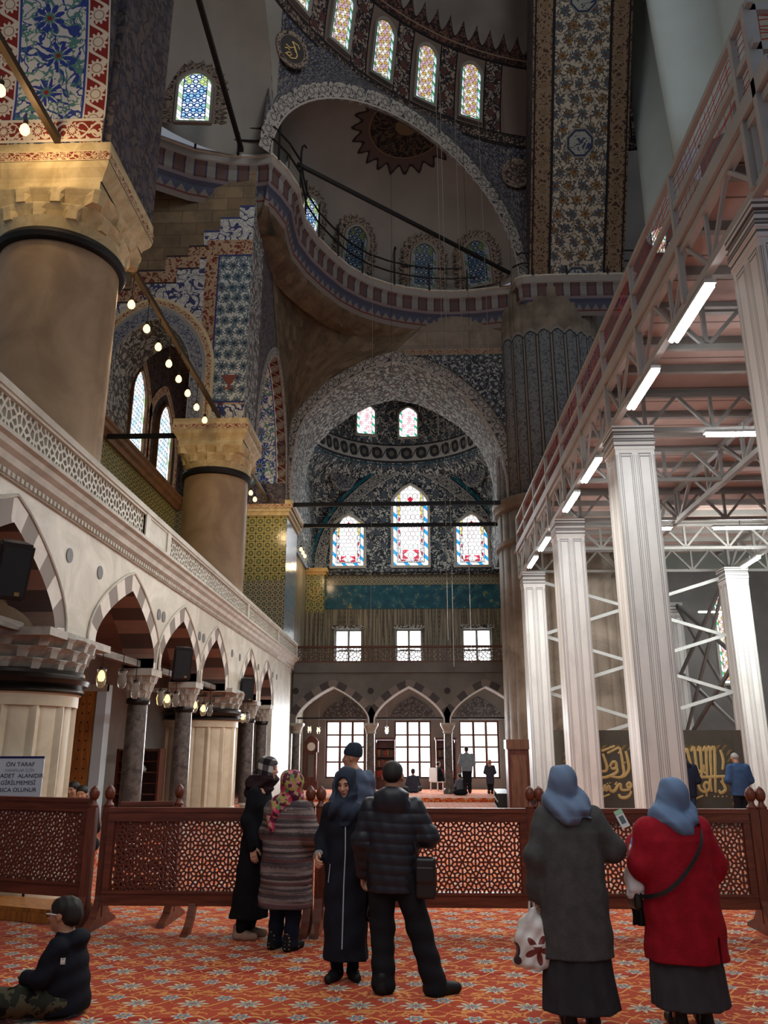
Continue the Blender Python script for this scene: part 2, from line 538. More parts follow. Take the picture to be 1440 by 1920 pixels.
def m_steps():
    """transverse wall above the gallery arch: bare stone, painted decoration below a stepped edge. u = X, v = z"""
    t = NT('stone_with_stepped_painting', .85)
    u, v, _ = t.uv()
    st = t.brick(t.vec(u, v, 0.), srgb(146, 124, 94), srgb(122, 102, 78), srgb(100, 84, 64), .9, .42, .012)
    n = t.noise(t.vec(u, v, 0.), 1.4, 5, .65)
    st = t.mix(n.ss(.35, .7)*.5, st, srgb(70, 58, 44))
    def stairs(pts):
        """height limit: list of (u_left, z)"""
        z = None
        for uu, zz in pts:
            g = (u > uu)*zz
            z = g if z is None else (z | g)
        return z
    S1, S2 = STAIRS
    z1 = stairs(S1); z2 = stairs(S2)
    fl, ol, he = flower(t, u, v, .31, .36, .46, 9)
    vin = vines(t, u, v, 2.6, .035, .8)
    blue = t.mix(vin | ol, srgb(200, 198, 188), srgb(58, 62, 104))
    grn = t.mix(fl | vines(t, u, v, 7., .05), srgb(194, 198, 190), srgb(92, 112, 120)); grn = t.mix(ol | he, grn, srgb(44, 58, 78))
    redp = vines(t, u, v, 7., .09)
    red = t.mix(redp, srgb(112, 52, 40), srgb(176, 148, 118))
    c = t.mix(v < z2, st, blue)
    c = t.mix((v < z2) & (v > z2-.07), c, srgb(60, 66, 110))
    c = t.mix(v < z1, c, red)
    c = t.mix((v < z1) & (v > z1-.06), c, srgb(50, 40, 44))
    z3 = stairs([(uu+.36, zz-.42) for uu, zz in S1])
    c = t.mix(v < z3, c, srgb(52, 44, 48))
    c = t.mix(v < z3-.06, c, blue)
    # tall flower panel beside the corner
    PX = PANEL_U
    c = t.mix((u > PX-.36) & (v < S1[-1][1]), c, red)
    inn = (u > PX) & (v < S1[-1][1]-.5) & (v > 10.95)
    c = t.mix(inn, c, srgb(52, 62, 110))
    c = t.mix((u > PX+.05) & (v < S1[-1][1]-.56) & (v > 11.), c, grn)
    c = t.mix((u > PX-.36) & (v < 10.9), c, blue)
    t.col(t.mix(n.ss(.4, .8)*.3, c, srgb(90, 84, 76)))
    return t.m

def m_dome_band():
    """drum of the large semi-dome: u along (m), v up (m) from the ring"""
    t = NT('semi_dome_paint', .9, .2)
    u, v, _ = t.uv()
    pl = t.noise(t.vec(u, v, 0.), .5, 3)
    plast = t.mix(pl.ss(.3, .7), srgb(120, 112, 104), srgb(102, 95, 88))
    vin = vines(t, u, v, 5., .07, .8)
    p, o, h = flower(t, u, v, .7, .55, .3, 6)
    orn = t.mix(vin | o, srgb(134, 118, 104), srgb(40, 34, 38))
    orn = t.mix(p, orn, srgb(78, 50, 44))
    # panels between windows
    SP = DRUM_SP
    x = abs((u/SP).fr()-.5)*SP          # .5 of the cell = window axis
    pan = (x > .86) & (x < 1.02)
    frame = (x < .62)
    c = t.mix(frame, orn, srgb(104, 88, 78))
    c = t.mix(abs(x-.64) < .03, c, srgb(24, 20, 20))
    # crest of pointed palmettes
    top = abs((u/.62).fr()-.5)
    cr = 3.95 + .7*((.5-top)*2.).pw(1.6)
    c = t.mix(v > 3.5, c, t.mix(vin, srgb(92, 62, 52), srgb(36, 28, 28)))
    c = t.mix(abs(v-3.5) < .05, c, srgb(26, 22, 22))
    c = t.mix(abs(v-3.78) < .03, c, srgb(120, 100, 84))
    c = t.mix(v > cr, c, srgb(26, 22, 22))
    c = t.mix(v > cr+.07, c, plast)
    lo = v < .55
    wv = vines(t, u, v, 7., .08)
    c = t.mix(lo, c, t.mix(wv, srgb(122, 104, 88), srgb(40, 34, 36)))
    c = t.mix((abs(v-.55) < .035) | (abs(v-.48) < .02) | (abs(v-.06) < .05), c, srgb(28, 24, 26))
    t.col(c)
    return t.m

def m_great_arch():
    """flower strewn arch band: u across (0..W), v along"""
    t = NT('great_arch_paint', .85, .2)
    u, v, _ = t.uv()
    W = GA_W
    x = u - W/2; e = abs(x)
    p, o, h = flower(t, u + v*.13, v, .52, .5, .34, 7)
    n = t.noise(t.vec(u, v, 0.), 1.7, 1)
    fc = t.mix(n > .52, srgb(76, 90, 102), srgb(130, 100, 60))
    vin = vines(t, u, v, 5., .05)
    c = t.mix(vin, srgb(168, 158, 140), srgb(84, 78, 74))
    c = t.mix(p, c, fc); c = t.mix(o, c, srgb(40, 42, 48)); c = t.mix(h, c, srgb(88, 62, 44))
    # octagon medallions
    y = ((v - MED_V)/MED_S).fr()*MED_S - MED_S/2
    r = e | abs(y) | ((e+abs(y))*.72)
    med = t.mix(vines(t, u, v, 4.5, .1), srgb(54, 62, 82), srgb(142, 142, 134))
    c = t.mix(r < .52, c, srgb(120, 116, 108))
    c = t.mix(r < .47, c, srgb(44, 52, 74))
    c = t.mix(r < .4, c, med)
    # side borders
    b0 = W/2-.75
    q = (e-b0-.33)/.3
    aa = ((v/.9).fr()-.5)*3.
    rr = (aa*aa+q*q).sqrt()
    wv = (abs(q-(v*(2*pi/.9)).sin()*.7) < .18) | (abs(q+(v*(2*pi/.9)).sin()*.7) < .12)
    bc = t.mix(wv | ((rr < .8) & (rr > .62)) | (vines(t, u, v, 6., .07)), srgb(62, 44, 38), srgb(122, 102, 82))
    bc = t.mix(rr < .45, bc, srgb(112, 94, 70))
    c = t.mix(e > b0, c, bc)
    c = t.mix((abs(e-b0) < .05) | (abs(e-b0-.66) < .03), c, srgb(34, 30, 30))
    t.col(c)
    return t.m

def m_cornice():
    """u along, v down the section"""
    t = NT('painted_cornice', .8)
    u, v, _ = t.uv()
    z = v
    k = ((u/.62).fr()-.5)
    blk = abs(k) < .24
    c = t.mix(z > 0.3, srgb(160, 150, 140), t.mix(blk, srgb(90, 68, 62), srgb(126, 120, 113)))
    c = t.mix(abs(abs(k)-.24) < .04, c, srgb(58, 52, 72))
    tooth = ((u/.31).fr()-.5)
    zz = 1.05 + abs(tooth)*.5
    c = t.mix(z > .85, c, srgb(120, 112, 116))
    c = t.mix(z > .95, c, srgb(68, 70, 86))
    c = t.mix(z > zz+.12, c, srgb(116, 108, 102))
    c = t.mix(abs(z-1.42) < .03, c, srgb(96, 52, 44))
    c = t.mix(z < .3, c, srgb(140, 132, 124))
    t.col(c)
    return t.m
M['cornice'] = m_cornice()

def m_carpet():
    t = NT('carpet', 1.0, .05)
    x, y, _ = t.uv()
    W, Hh = .40, .42
    row = (y/Hh).floor()
    odd = row.mod(2)
    cx = (x/W + odd*.5).fr()-.5
    cy = (y/Hh).fr()-.5
    # lotus blossom
    a = cx; b = cy + .12
    r = (a*a + b*b*1.5).sqrt(); th = b.atan2(a)
    lim = .29*((th*8).cos()*.3+.7)
    lotus = r < lim
    lotin = r < lim*.6
    # round rosette half a cell away
    a2 = ((x/W + odd*.5 + .5).fr()-.5); b2 = cy - .2
    r2 = (a2*a2 + b2*b2*1.3).sqrt(); th2 = b2.atan2(a2)
    lim2 = .2*((th2*6).cos()*.22+.78)
    # vines
    vx = abs(cy - (x*(2*pi/W)+odd*pi).sin()*.24 + .02) < .028
    vy = abs(cy + (x*(2*pi/W)+odd*pi).sin()*.3 - .1) < .02
    lf = vines(t, x, y, 9., .04, .3)
    n = t.noise(t.vec(x, y, 0.), .5, 3)
    fib = t.noise(t.vec(x, y, 0.), 160, 1)
    base = t.mix(n.ss(.35, .65), srgb(184, 75, 43), srgb(168, 60, 34))
    band = abs((y/1.22).fr()-.5) > .47
    c = t.mix(band, base, srgb(158, 38, 18))
    c = t.mix(vx | (vy & (lf < .5)), c, srgb(224, 160, 84))
    c = t.mix(lf & (abs(cy) > .3), c, srgb(214, 140, 76))
    c = t.mix(lotus, c, srgb(206, 196, 168)); c = t.mix(lotin, c, srgb(126, 138, 142)); c = t.mix(r < .035, c, srgb(190, 90, 50))
    c = t.mix(r2 < lim2, c, srgb(196, 190, 170)); c = t.mix(r2 < lim2*.72, c, srgb(112, 130, 148)); c = t.mix(r2 < .045, c, srgb(206, 150, 90))
    c = t.mix(fib.ss(.3, .75)*.25, c, (.12, .03, .02))
    t.col(c); t.bump(fib, .3, .01)
    t.b.inputs['Sheen Weight'].default_value = .22; t.b.inputs['Sheen Roughness'].default_value = .35
    return t.m
M['carpet'] = m_carpet()

def m_wood(name, c1, c2, rough=.4, ax=0):
    t = NT(name, rough, .4)
    x = t.obj()
    s = [8., 8., 8.]; s[ax] = .8
    n = t.noise(t.vec(x[0]*s[0], x[1]*s[1], x[2]*s[2]), 2.2, 4, .6, .8)
    t.col(t.mix(n.ss(.3, .7), c1, c2))
    return t.m
M['fence'] = m_wood('fence_wood', srgb(116, 60, 42), srgb(84, 40, 28), .35)
M['fence_v'] = m_wood('fence_wood_upright', srgb(114, 58, 41), srgb(84, 40, 28), .35, 2)
M['lattice'] = plain('lattice_wood', srgb(96, 46, 32), .45, .35)
M['wood_red'] = m_wood('dark_red_wood', srgb(92, 40, 28), srgb(60, 26, 18), .4, 2)
M['wood_gold'] = m_wood('golden_wood', srgb(176, 112, 48), srgb(126, 76, 32), .4, 2)
M['wood_brown'] = m_wood('brown_wood', srgb(104, 66, 44), srgb(72, 44, 30), .5, 2)
M['wood_grey'] = m_wood('weathered_beam', srgb(120, 112, 102), srgb(84, 78, 72), .7, 1)
M['steel'] = plain('painted_steel', srgb(172, 174, 170), .5, .4, 0, .06, 2)
M['steel_dark'] = plain('grey_steel', srgb(128, 126, 122), .55, .4, 0, .08, 2)
M['deck'] = None
M['net'] = plain('red_netting', srgb(190, 62, 52), .7)
M['black'] = plain('black_plastic', srgb(22, 23, 26), .4, .4)
M['panel'] = plain('olive_cloth', srgb(88, 85, 76), .95, .1, 0, .06, 4)
M['panel_edge'] = plain('grey_board', srgb(92, 86, 78), .9, .1)
M['gold'] = plain('gold_letters', srgb(200, 172, 112), .6, .4, 0, .1, 8)
M['gold_dim'] = plain('dull_gold_border', srgb(132, 110, 70), .8, .2, 0, .12, 10)
M['sheet'] = plain('white_sheeting', srgb(196, 210, 206), .75, .2, 0, .05, .6)
M['white'] = plain('white_paint', srgb(206, 206, 202), .6)
M['cord'] = plain('pale_cord', srgb(126, 120, 112), .8)
M['glassy'] = None
def m_glass():
    t = NT('lamp_glass', .05, .5)
    t.col(srgb(230, 226, 214)); t.b.inputs['Transmission Weight'].default_value = .85; t.b.inputs['IOR'].default_value = 1.2
    return t.m
M['glassy'] = m_glass()

def m_deck():
    t = NT('deck_underside', .75, .2)
    u, v, _ = t.uv()
    f = (v/.6).fr()
    n = t.noise(t.vec(u, v*.4, 0.), .8, 3)
    c = t.mix(n.ss(.3, .7), srgb(188, 166, 156), srgb(166, 146, 138))
    t.col(t.mix(abs(f-.5) > .47, c, srgb(104, 94, 90)))
    return t.m
M['deck'] = m_deck()

def m_clad():
    """printed mouldings on the white pillar casing: u across one face (0..w), v = height from floor"""
    t = NT('white_pillar_casing', .5, .35)
    u, v, _ = t.uv()
    w = PW
    n = t.noise(t.vec(u*.6, v*.25, 0.), 3, 4, .6)
    base = t.mix(n.ss(.4, .75), srgb(226, 224, 218), srgb(204, 202, 198))
    q = u/w
    s = abs(q-.5)                       # two mirrored panels
    line = None
    for p in (.03, .075, .115, .36, .40, .455, .485):
        g = abs(s-p) < (.009 if p not in (.03, .455) else .006)
        line = g if line is None else (line | g)
    top = PH - .42
    body = line & (v < top-.12) 
    tl = (abs(v-(top-.1)) < .012) & (((s > .075) & (s < .40)))
    tl = tl | ((abs(v-(top-.15)) < .012) & ((s > .115) & (s < .36)))
    cap = None
    for p in (.05, .12, .16, .25, .29, .37):
        g = abs(v-(PH-p)) < .016
        cap = g if cap is None else (cap | g)
    seam = abs((v/2.35).fr()-.5) < .004
    c = t.mix(body | tl, base, srgb(140, 138, 135))
    c = t.mix(cap, c, srgb(104, 102, 100))
    c = t.mix(seam & (n > .62), c, srgb(178, 176, 174))
    t.col(c)
    return t.m

# ---- windows -------------------------------------------------------
def m_glow(name, c, k):
    t = NT(name, .3); t.col((0, 0, 0)); t.emit(c, k); return t.m
def m_stained(name, W, H, kind, k):
    """stained glass, u 0..W, v 0..H metres; lead dark, glass glowing with daylight"""
    t = NT(name, .3, .3)
    u, v, _ = t.uv()
    ex = (u & (W-u)); ey = v
    e = ex & ey
    cell = W/(5. if kind in ('warm', 'blue') else 7.)
    # hexagon like quarries
    row = (v/(cell*.9)).floor()
    a = (u/cell + row*.5).fr()-.5
    b = (v/(cell*.9)).fr()-.5
    lead = (abs(a) > .44) & (abs(b) < .36)
    lead = lead | (abs(abs(b)-.5+abs(a)*.28) < .05)
    idx = t.math('FLOOR', (u/cell + row*.5))
    rnd = ((idx*12.9898 + row*78.233).sin()*43758.5).fr()
    if kind == 'warm':
        th = b.atan2(a); r = (a*a+b*b).sqrt()
        g = t.mix(rnd > .55, srgb(255, 250, 235), srgb(214, 178, 190))
        g = t.mix(((row+idx).mod(3)) < .5, g, srgb(206, 170, 86))
        lead = (abs(r-.42) < .07) | (r < .07)
    elif kind == 'bay':
        g = t.mix(rnd > .94, srgb(255, 255, 255), srgb(250, 224, 226))
    elif kind == 'rose':
        g = t.mix(rnd > .72, srgb(250, 250, 255), srgb(226, 170, 178))
    elif kind == 'blue':
        r = (a*a+b*b).sqrt()
        g = t.mix(rnd > .6, srgb(235, 250, 255), srgb(150, 205, 235))
        lead = (abs(r-.4) < .06)
        g = t.mix((abs(r-.4) < .13), g, srgb(46, 96, 170))
        g = t.mix((v > H*.74) & (rnd > .55), g, srgb(190, 214, 140))
    else:
        g = t.mix(rnd > .7, srgb(240, 248, 255), srgb(190, 220, 240))
    bw = W*(.11 if kind == 'bay' else .14)
    seg = (t.math('FLOOR', (u+v)/(bw*1.15))).mod(3)
    if kind in ('bay',):
        bc = t.mix(seg < .5, srgb(250, 252, 255), srgb(20, 130, 190))
        bc = t.mix(seg > 1.5, bc, srgb(248, 250, 255))
    elif kind == 'warm':
        bc = t.mix(seg < .5, srgb(235, 248, 250), srgb(60, 150, 96))
        bc = t.mix(seg > 1.5, bc, srgb(190, 222, 238))
    elif kind == 'rose':
        bc = t.mix(seg < .5, srgb(250, 252, 255), srgb(40, 150, 120))
    else:
        bc = t.mix(seg < .5, srgb(235, 248, 255), srgb(160, 196, 150))
    inb = e < bw
    # arched head also carries the border
    g = t.mix(inb, g, bc)
    lead = (lead & (e > bw)) | (abs(e-bw) < W*.012) | (inb & (abs(((u+v)/(bw*1.15)).fr()-.5) > .45))
    if kind == 'bay':
        in2 = (e > bw*1.35) & (e < bw*1.75)
        g = t.mix(in2 & (v > H*.62), g, srgb(232, 200, 70))
        g = t.mix(in2 & (v < H*.62) & (seg < .5), g, srgb(176, 30, 52))
        dx = abs(u-W/2)
        g = t.mix((dx + abs(v-H*.83)) < W*.1, g, srgb(176, 20, 44))
        g = t.mix((dx < W*.24) & (v > H*.085) & (v < H*.2) & ((dx/(W*.2) + abs(v-H*.14)/(H*.07)) > 1.), g, srgb(196, 40, 66))
        lead = lead | (abs(e-bw*1.35) < W*.008) | (abs(e-bw*1.75) < W*.008)
    t.col((.01, .01, .01))
    t.emit(t.mix(lead, g, (.02, .02, .025)), k)
    return t.m
def m_bright(name, k, c=(.93, .97, 1.)):
    return m_glow(name, c, k)
M['daylight'] = m_bright('daylight_pane', 3.2)
M['tube'] = m_glow('fluorescent_tube', (.95, .98, 1.), 120.)
M['bulb'] = m_glow('warm_bulb', (1., .64, .24), 3.4)
# ------------------------------------------------------------------ constants of the place
STAIRS = ([(-9.5, 14.6), (-8.08, 15.22), (-7.12, 15.69), (-6.47, 16.02), (-5.785, 16.18)], [(-6.05, 16.52), (-5.58, 16.97), (-5.02, 17.37)])
PANEL_U = -5.57
GA_W = 3.56; MED_V = 2.3; MED_S = 4.9
PW = .68; PH = 7.25
DC = np.array([7.5, 13.5, 24.3]); DR = 13.0; DRUM_SP = DR*radians(8.81)
M['steps'] = m_steps(); M['drum'] = m_dome_band(); M['great'] = m_great_arch(); M['clad'] = m_clad()

def arch_f(q, s):
    return s*(1-q) + (1-s)*sqrt(max(0, 1-q*q))
def arch_pts(xc, a, zs, h, s=.25, n=16):
    """left spring to right spring"""
    out = []
    for i in range(n+1):
        th = pi - pi*i/n
        x = cos(th)
        out.append((xc + a*x, zs + h*arch_f(abs(x), s)))
    return out
def offset(pts, d):
    """push an open polyline outwards (to its left when walking left->right over an arch)"""
    out = []
    for i, p in enumerate(pts):
        a = pts[max(i-1, 0)]; b = pts[min(i+1, len(pts)-1)]
        dx, dy = b[0]-a[0], b[1]-a[1]; l = hypot(dx, dy) or 1
        out.append((p[0]-dy/l*d, p[1]+dx/l*d))
    return out
def strip(mb, inner, outer, Mf, t=0, mi=0):
    """flat ring between two open polylines with arc length uv; t = proud thickness towards -depth"""
    L = [0]
    for i in range(1, len(inner)):
        L.append(L[-1] + hypot((inner[i][0]+outer[i][0]-inner[i-1][0]-outer[i-1][0])/2, (inner[i][1]+outer[i][1]-inner[i-1][1]-outer[i-1][1])/2))
    w = hypot(inner[0][0]-outer[0][0], inner[0][1]-outer[0][1])
    V = [Mf(*p, -t) for p in inner] + [Mf(*p, -t) for p in outer]
    n = len(inner)
    mb.add(V, [(i+1, i, n+i, n+i+1) for i in range(n-1)], [(l, 0) for l in L] + [(l, w) for l in L], mi)
    if t:
        for poly in (inner, outer):
            V = [Mf(*p, -t) for p in poly] + [Mf(*p, 0) for p in poly]
            mb.add(V, [(i, i+1, n+i+1, n+i) for i in range(n-1)], [(l, 0) for l in L] + [(l, t) for l in L], mi)
    return mb
def soffit(mb, pts, Mf, d0, d1, mi=0):
    L = [0]
    for i in range(1, len(pts)): L.append(L[-1] + hypot(pts[i][0]-pts[i-1][0], pts[i][1]-pts[i-1][1]))
    n = len(pts)
    V = [Mf(*p, d0) for p in pts] + [Mf(*p, d1) for p in pts]
    mb.add(V, [(i, i+1, n+i+1, n+i) for i in range(n-1)], [(l, 0) for l in L] + [(l, abs(d1-d0)) for l in L], mi)
    return mb
MY = lambda Y: (lambda u, v, d: (u, Y+d, v))           # plane facing the camera (-Y), depth goes away
MX = lambda x: (lambda u, v, d: (x-d, u, v))           # plane facing +X, depth goes to -X

WN = [0]
def window_name():
    WN[0] += 1
    return 'window_%d' % WN[0]
def place(P, r, n, tilt=0):
    """frame at P: r along the sill, n towards the room"""
    r = np.array(r, float); r /= np.linalg.norm(r); n = np.array(n, float); n /= np.linalg.norm(n)
    up = np.cross(r, -n); up /= np.linalg.norm(up)
    P = np.array(P, float)
    return lambda u, v, d: tuple(P + r*u + up*v - n*d)
def arched_window(P, r, n, W, H, head, pane, frame_m, label, fw=.09, proud=.16, surround=None, extra=None, s=.2):
    Mf = place(P, r, n)
    root = thing(window_name(), (0, 0, 0), 0, label, 'window', None, 'structure')
    op = [(-W/2, 0)] + arch_pts(0, W/2, H-head, head, s, 14) + [(W/2, 0)]
    fr = offset(op[1:-1], fw)
    outer = [(-W/2-fw, -fw)] + fr + [(W/2+fw, -fw)]
    mb = MB().poly([outer, op], lambda u, v, d: Mf(u, v, d-proud), proud+.02, backface=False)
    mb.build('frame', frame_m, root)
    pb = MB()
    pts = op
    pb.poly([[(p[0], p[1]) for p in pts]], lambda u, v, d: Mf(u, v, d-.03), .02)
    pb.uv = [[(a+W/2, b) for a, b in f] if f else f for f in pb.uv]
    pb.build('pane', pane, root)
    if surround:                                            # pointed painted halo in relief
        k = surround; L = offset(op[1:-1], fw+.02); n_ = 26
        out = []; inn = []
        full = [(-W/2-fw-.02, -fw)] + L + [(W/2+fw+.02, -fw)]
        # resample
        d = [0]
        for i in range(1, len(full)): d.append(d[-1]+hypot(full[i][0]-full[i-1][0], full[i][1]-full[i-1][1]))
        for j in range(4*n_+1):
            q = d[-1]*j/(4*n_); i = min(max(1, int(np.searchsorted(d, q))), len(d)-1)
            f = (q-d[i-1])/max(1e-9, d[i]-d[i-1])
            inn.append((full[i-1][0]*(1-f)+full[i][0]*f, full[i-1][1]*(1-f)+full[i][1]*f))
        o1 = offset(inn, k)
        for j, p in enumerate(inn):
            w = [.55, .8, 1., .8][j % 4]
            out.append((p[0]+(o1[j][0]-p[0])*w, p[1]+(o1[j][1]-p[1])*w))
        sb = strip(MB(), inn, out, lambda u, v, dd: Mf(u, v, dd-.005), .05)
        sb.build('painted_surround', M['dark_band'], root)
    if extra: extra(root, Mf)
    return root

# ------------------------------------------------------------------ floor
mb = MB().poly([[(-12, -2.5), (16, -2.5), (16, 36.2), (-12, 36.2)]], lambda u, v, d: (u, v, -d), .15)
struct('floor', mb, M['carpet'], label='orange red carpet with rows of blue grey flowers')
mb = MB().box(-4.9, 3.3, 29.6, 36.1, .002, .13)
struct('floor_step', mb, M['carpet'], label='low carpeted platform in front of the tall back windows')
mb = MB().box(-8.6, -4.95, 11.8, 31, .002, .26)
struct('floor_aisle', mb, M['carpet'], label='raised carpeted floor of the aisle behind the arcade')
t = thing('wooden_step', (0, 0, 0), 0, 'low varnished wooden step edge left of the fence foot', 'step')
MB().beam((-4.9, 9.75, .07), (-3.62, 9.3, .07), .5, .13).build('tread', M['wood_gold'], t)
MB().beam((-4.9, 9.48, .05), (-3.62, 9.03, .05), .04, .09).build('riser', M['wood_gold'], t)

# ------------------------------------------------------------------ left arcade
ARC = [(8.75, 1.38, 3.2, 4.27), (12.85, 1.36, 3.3, 4.25), (15.9, 1.26, 3.3, 4.22), (18.72, 1.12, 3.3, 4.22), (22.8, 1.06, 3.3, 4.22), (25.5, .96, 3.3, 4.16)]
outl = [(5.6, 3.1)]
for yc, a, zs, za in ARC:
    outl += [(yc-a, 3.1)] + arch_pts(yc, a, zs, za-zs, .55, 20) + [(yc+a, 3.1)]
outl += [(26.75, 3.1), (26.75, 0), (30.6, 0), (30.6, 4.75), (5.6, 4.75)]
mb = MB().poly([outl], MX(-4.6), .55)
wl = struct('wall_arcade', mb, M['marble'], label='pale marble arcade wall along the left side')
for yc, a, zs, za in ARC:
    pts = [(yc-a, 3.12)] + arch_pts(yc, a, zs, za-zs, .55, 20) + [(yc+a, 3.12)]
    w = .27 if yc > 10 else .3
    up = offset(pts, w)
    up[0] = (pts[0][0]-w, 3.12); up[-1] = (pts[-1][0]+w, 3.12)
    strip(MB(), pts, up, MX(-4.6), .012).build('voussoir_band', M['vouss'], wl)
    soffit(MB(), pts, lambda u, v, d: (-4.588-d, u, v-.004 if v > 3.2 else v), 0, .56).build('arch_soffit', M['intrados'], wl)
    o2 = offset(pts, w+.03); o2[0] = (pts[0][0]-w-.03, 3.12); o2[-1] = (pts[-1][0]+w+.03, 3.12)
    MB().tube([(-4.585, p[0], p[1]) for p in o2], .022, 6).build('arch_moulding', M['trimstone'], wl)
for y in (10.33, 11.42, 14.32, 14.6, 17.2, 17.55, 20.45, 21.4, 24.05, 26.6, 27.4):
    z = 4.25 if y < 12 else 4.1
    MB().lathe([(.001, 0), (.1, 0), (.1, .012), (.001, .012)], 20).build('inlay_disc', M['disc'], wl).matrix_local = Matrix.Translation((-4.6, y, z)) @ Matrix.Rotation(pi/2, 4, 'Y')
# cornice + balustrade
def run_y(prof, y0, y1, mb=None):
    """extrude a closed (x,z) profile along Y"""
    mb = mb or MB(); n = len(prof); L = [0]
    for i in range(n): L.append(L[-1] + hypot(prof[(i+1) % n][0]-prof[i][0], prof[(i+1) % n][1]-prof[i][1]))
    for i in range(n):
        p, q = prof[i], prof[(i+1) % n]
        mb.add([(p[0], y0, p[1]), (q[0], y0, q[1]), (q[0], y1, q[1]), (p[0], y1, p[1])], [(0, 1, 2, 3)], [[(y0, L[i]), (y0, L[i+1]), (y1, L[i+1]), (y1, L[i])]])
    for y, fl in ((y0, 0), (y1, 1)):
        f = tuple(range(n)) if fl else tuple(range(n-1, -1, -1))
        mb.add([(p[0], y, p[1]) for p in prof], [f])
    return mb
mb = run_y([(-4.62, 4.7), (-4.56, 4.7), (-4.54, 4.78), (-4.47, 4.82), (-4.45, 4.9), (-4.38, 4.94), (-4.36, 5.0), (-4.30, 5.02), (-4.30, 5.07), (-4.62, 5.07)], 5.6, 30.6)
for y in np.arange(5.7, 27, .11):
    mb.box(-4.56, -4.525, y, y+.06, 4.715, 4.775)
struct('trim_1', mb, M['trimstone'], label='stepped marble cornice with a dentil row under the gallery balustrade')
g = thing('gallery_balustrade', (-4.46, 18, 5.07), 0, 'pierced pale marble balustrade along the left gallery above the arcade', 'balustrade')
mb = MB()
mb.box(-.07, .07, -12.4, 12.6, 0, .07); mb.box(-.1, .1, -12.4, 12.6, .45, .54)
mb.box(-.075, .075, -12.4, 12.6, .41, .46)
mb.build('rail', M['marble'], g)

def star_lattice(w, h, cell, bar, ang=60, thick=.03, mb=None, Mf=None, clip=True):
    """interlaced star screen from hexagons (polygons in contact), clipped to w x h; flat bars as boxes"""
    mb = mb or MB()
    R = cell/sqrt(3)
    seg = set()
    ny = int(h/(1.5*R))+2; nx = int(w/cell)+2
    a_ = radians(ang)
    for j in range(-1, ny):
        for i in range(-1, nx):
            cx = i*cell + (j % 2)*cell/2; cy = j*1.5*R
            mids = []
            for k in range(6):
                th = radians(60*k)
                mx, my = cx+cell/2*cos(th), cy+cell/2*sin(th)
                mids.append((mx, my, th))
            for k in range(6):
                mx, my, th = mids[k]; nx_, ny_, th2 = mids[(k+1) % 6]
                # rays from the two neighbouring mid points meet inside the hexagon
                d1 = th + pi - a_*.5*-1; d2 = th2 + pi + a_*.5*-1
                d1 = th + pi - (pi/2-a_); d2 = th2 + pi + (pi/2-a_)
                den = cos(d1)*sin(d2)-sin(d1)*cos(d2)
                if abs(den) < 1e-6: continue
                s = ((nx_-mx)*sin(d2)-(ny_-my)*cos(d2))/den
                ix, iy = mx+s*cos(d1), my+s*sin(d1)
                for A, B in (((mx, my), (ix, iy)), ((ix, iy), (nx_, ny_))):
                    A = (round(A[0], 4), round(A[1], 4)); B = (round(B[0], 4), round(B[1], 4))
                    seg.add((min(A, B), max(A, B)))
    for A, B in seg:
        # clip to the panel
        x0, y0 = A; x1, y1 = B; t0, t1 = 0., 1.
        ok = True
        for p, q in ((-(x1-x0), x0), (x1-x0, w-x0), (-(y1-y0), y0), (y1-y0, h-y0)):
            if abs(p) < 1e-9:
                if q < 0: ok = False
            else:
                r = q/p
                if p < 0: t0 = max(t0, r)
                else: t1 = min(t1, r)
        if not ok or t1-t0 < .05: continue
        a0 = (x0+(x1-x0)*t0, y0+(y1-y0)*t0); a1 = (x0+(x1-x0)*t1, y0+(y1-y0)*t1)
        dx, dy = a1[0]-a0[0], a1[1]-a0[1]; l = hypot(dx, dy)
        if l < 1e-4: continue
        px, py = -dy/l*bar/2, dx/l*bar/2; ex, ey = dx/l*bar*.3, dy/l*bar*.3
        c = [(a0[0]-ex+px, a0[1]-ey+py), (a0[0]-ex-px, a0[1]-ey-py), (a1[0]+ex-px, a1[1]+ey-py), (a1[0]+ex+px, a1[1]+ey+py)]
        V = [Mf(u, v, -thick/2) for u, v in c] + [Mf(u, v, thick/2) for u, v in c]
        mb.add(V, [(0, 1, 2, 3), (7, 6, 5, 4), (0, 4, 5, 1), (1, 5, 6, 2), (2, 6, 7, 3), (3, 7, 4, 0)])
    return mb
def clip_half(poly, n, c):
    out = []
    for i in range(len(poly)):
        a, b = poly[i], poly[(i+1) % len(poly)]
        da, db = a[0]*n[0]+a[1]*n[1]-c, b[0]*n[0]+b[1]*n[1]-c
        if da <= 0: out.append(a)
        if (da < 0) != (db < 0) and abs(da-db) > 1e-12:
            t_ = da/(da-db); out.append((a[0]+(b[0]-a[0])*t_, a[1]+(b[1]-a[1])*t_))
    return out
ROS = {}
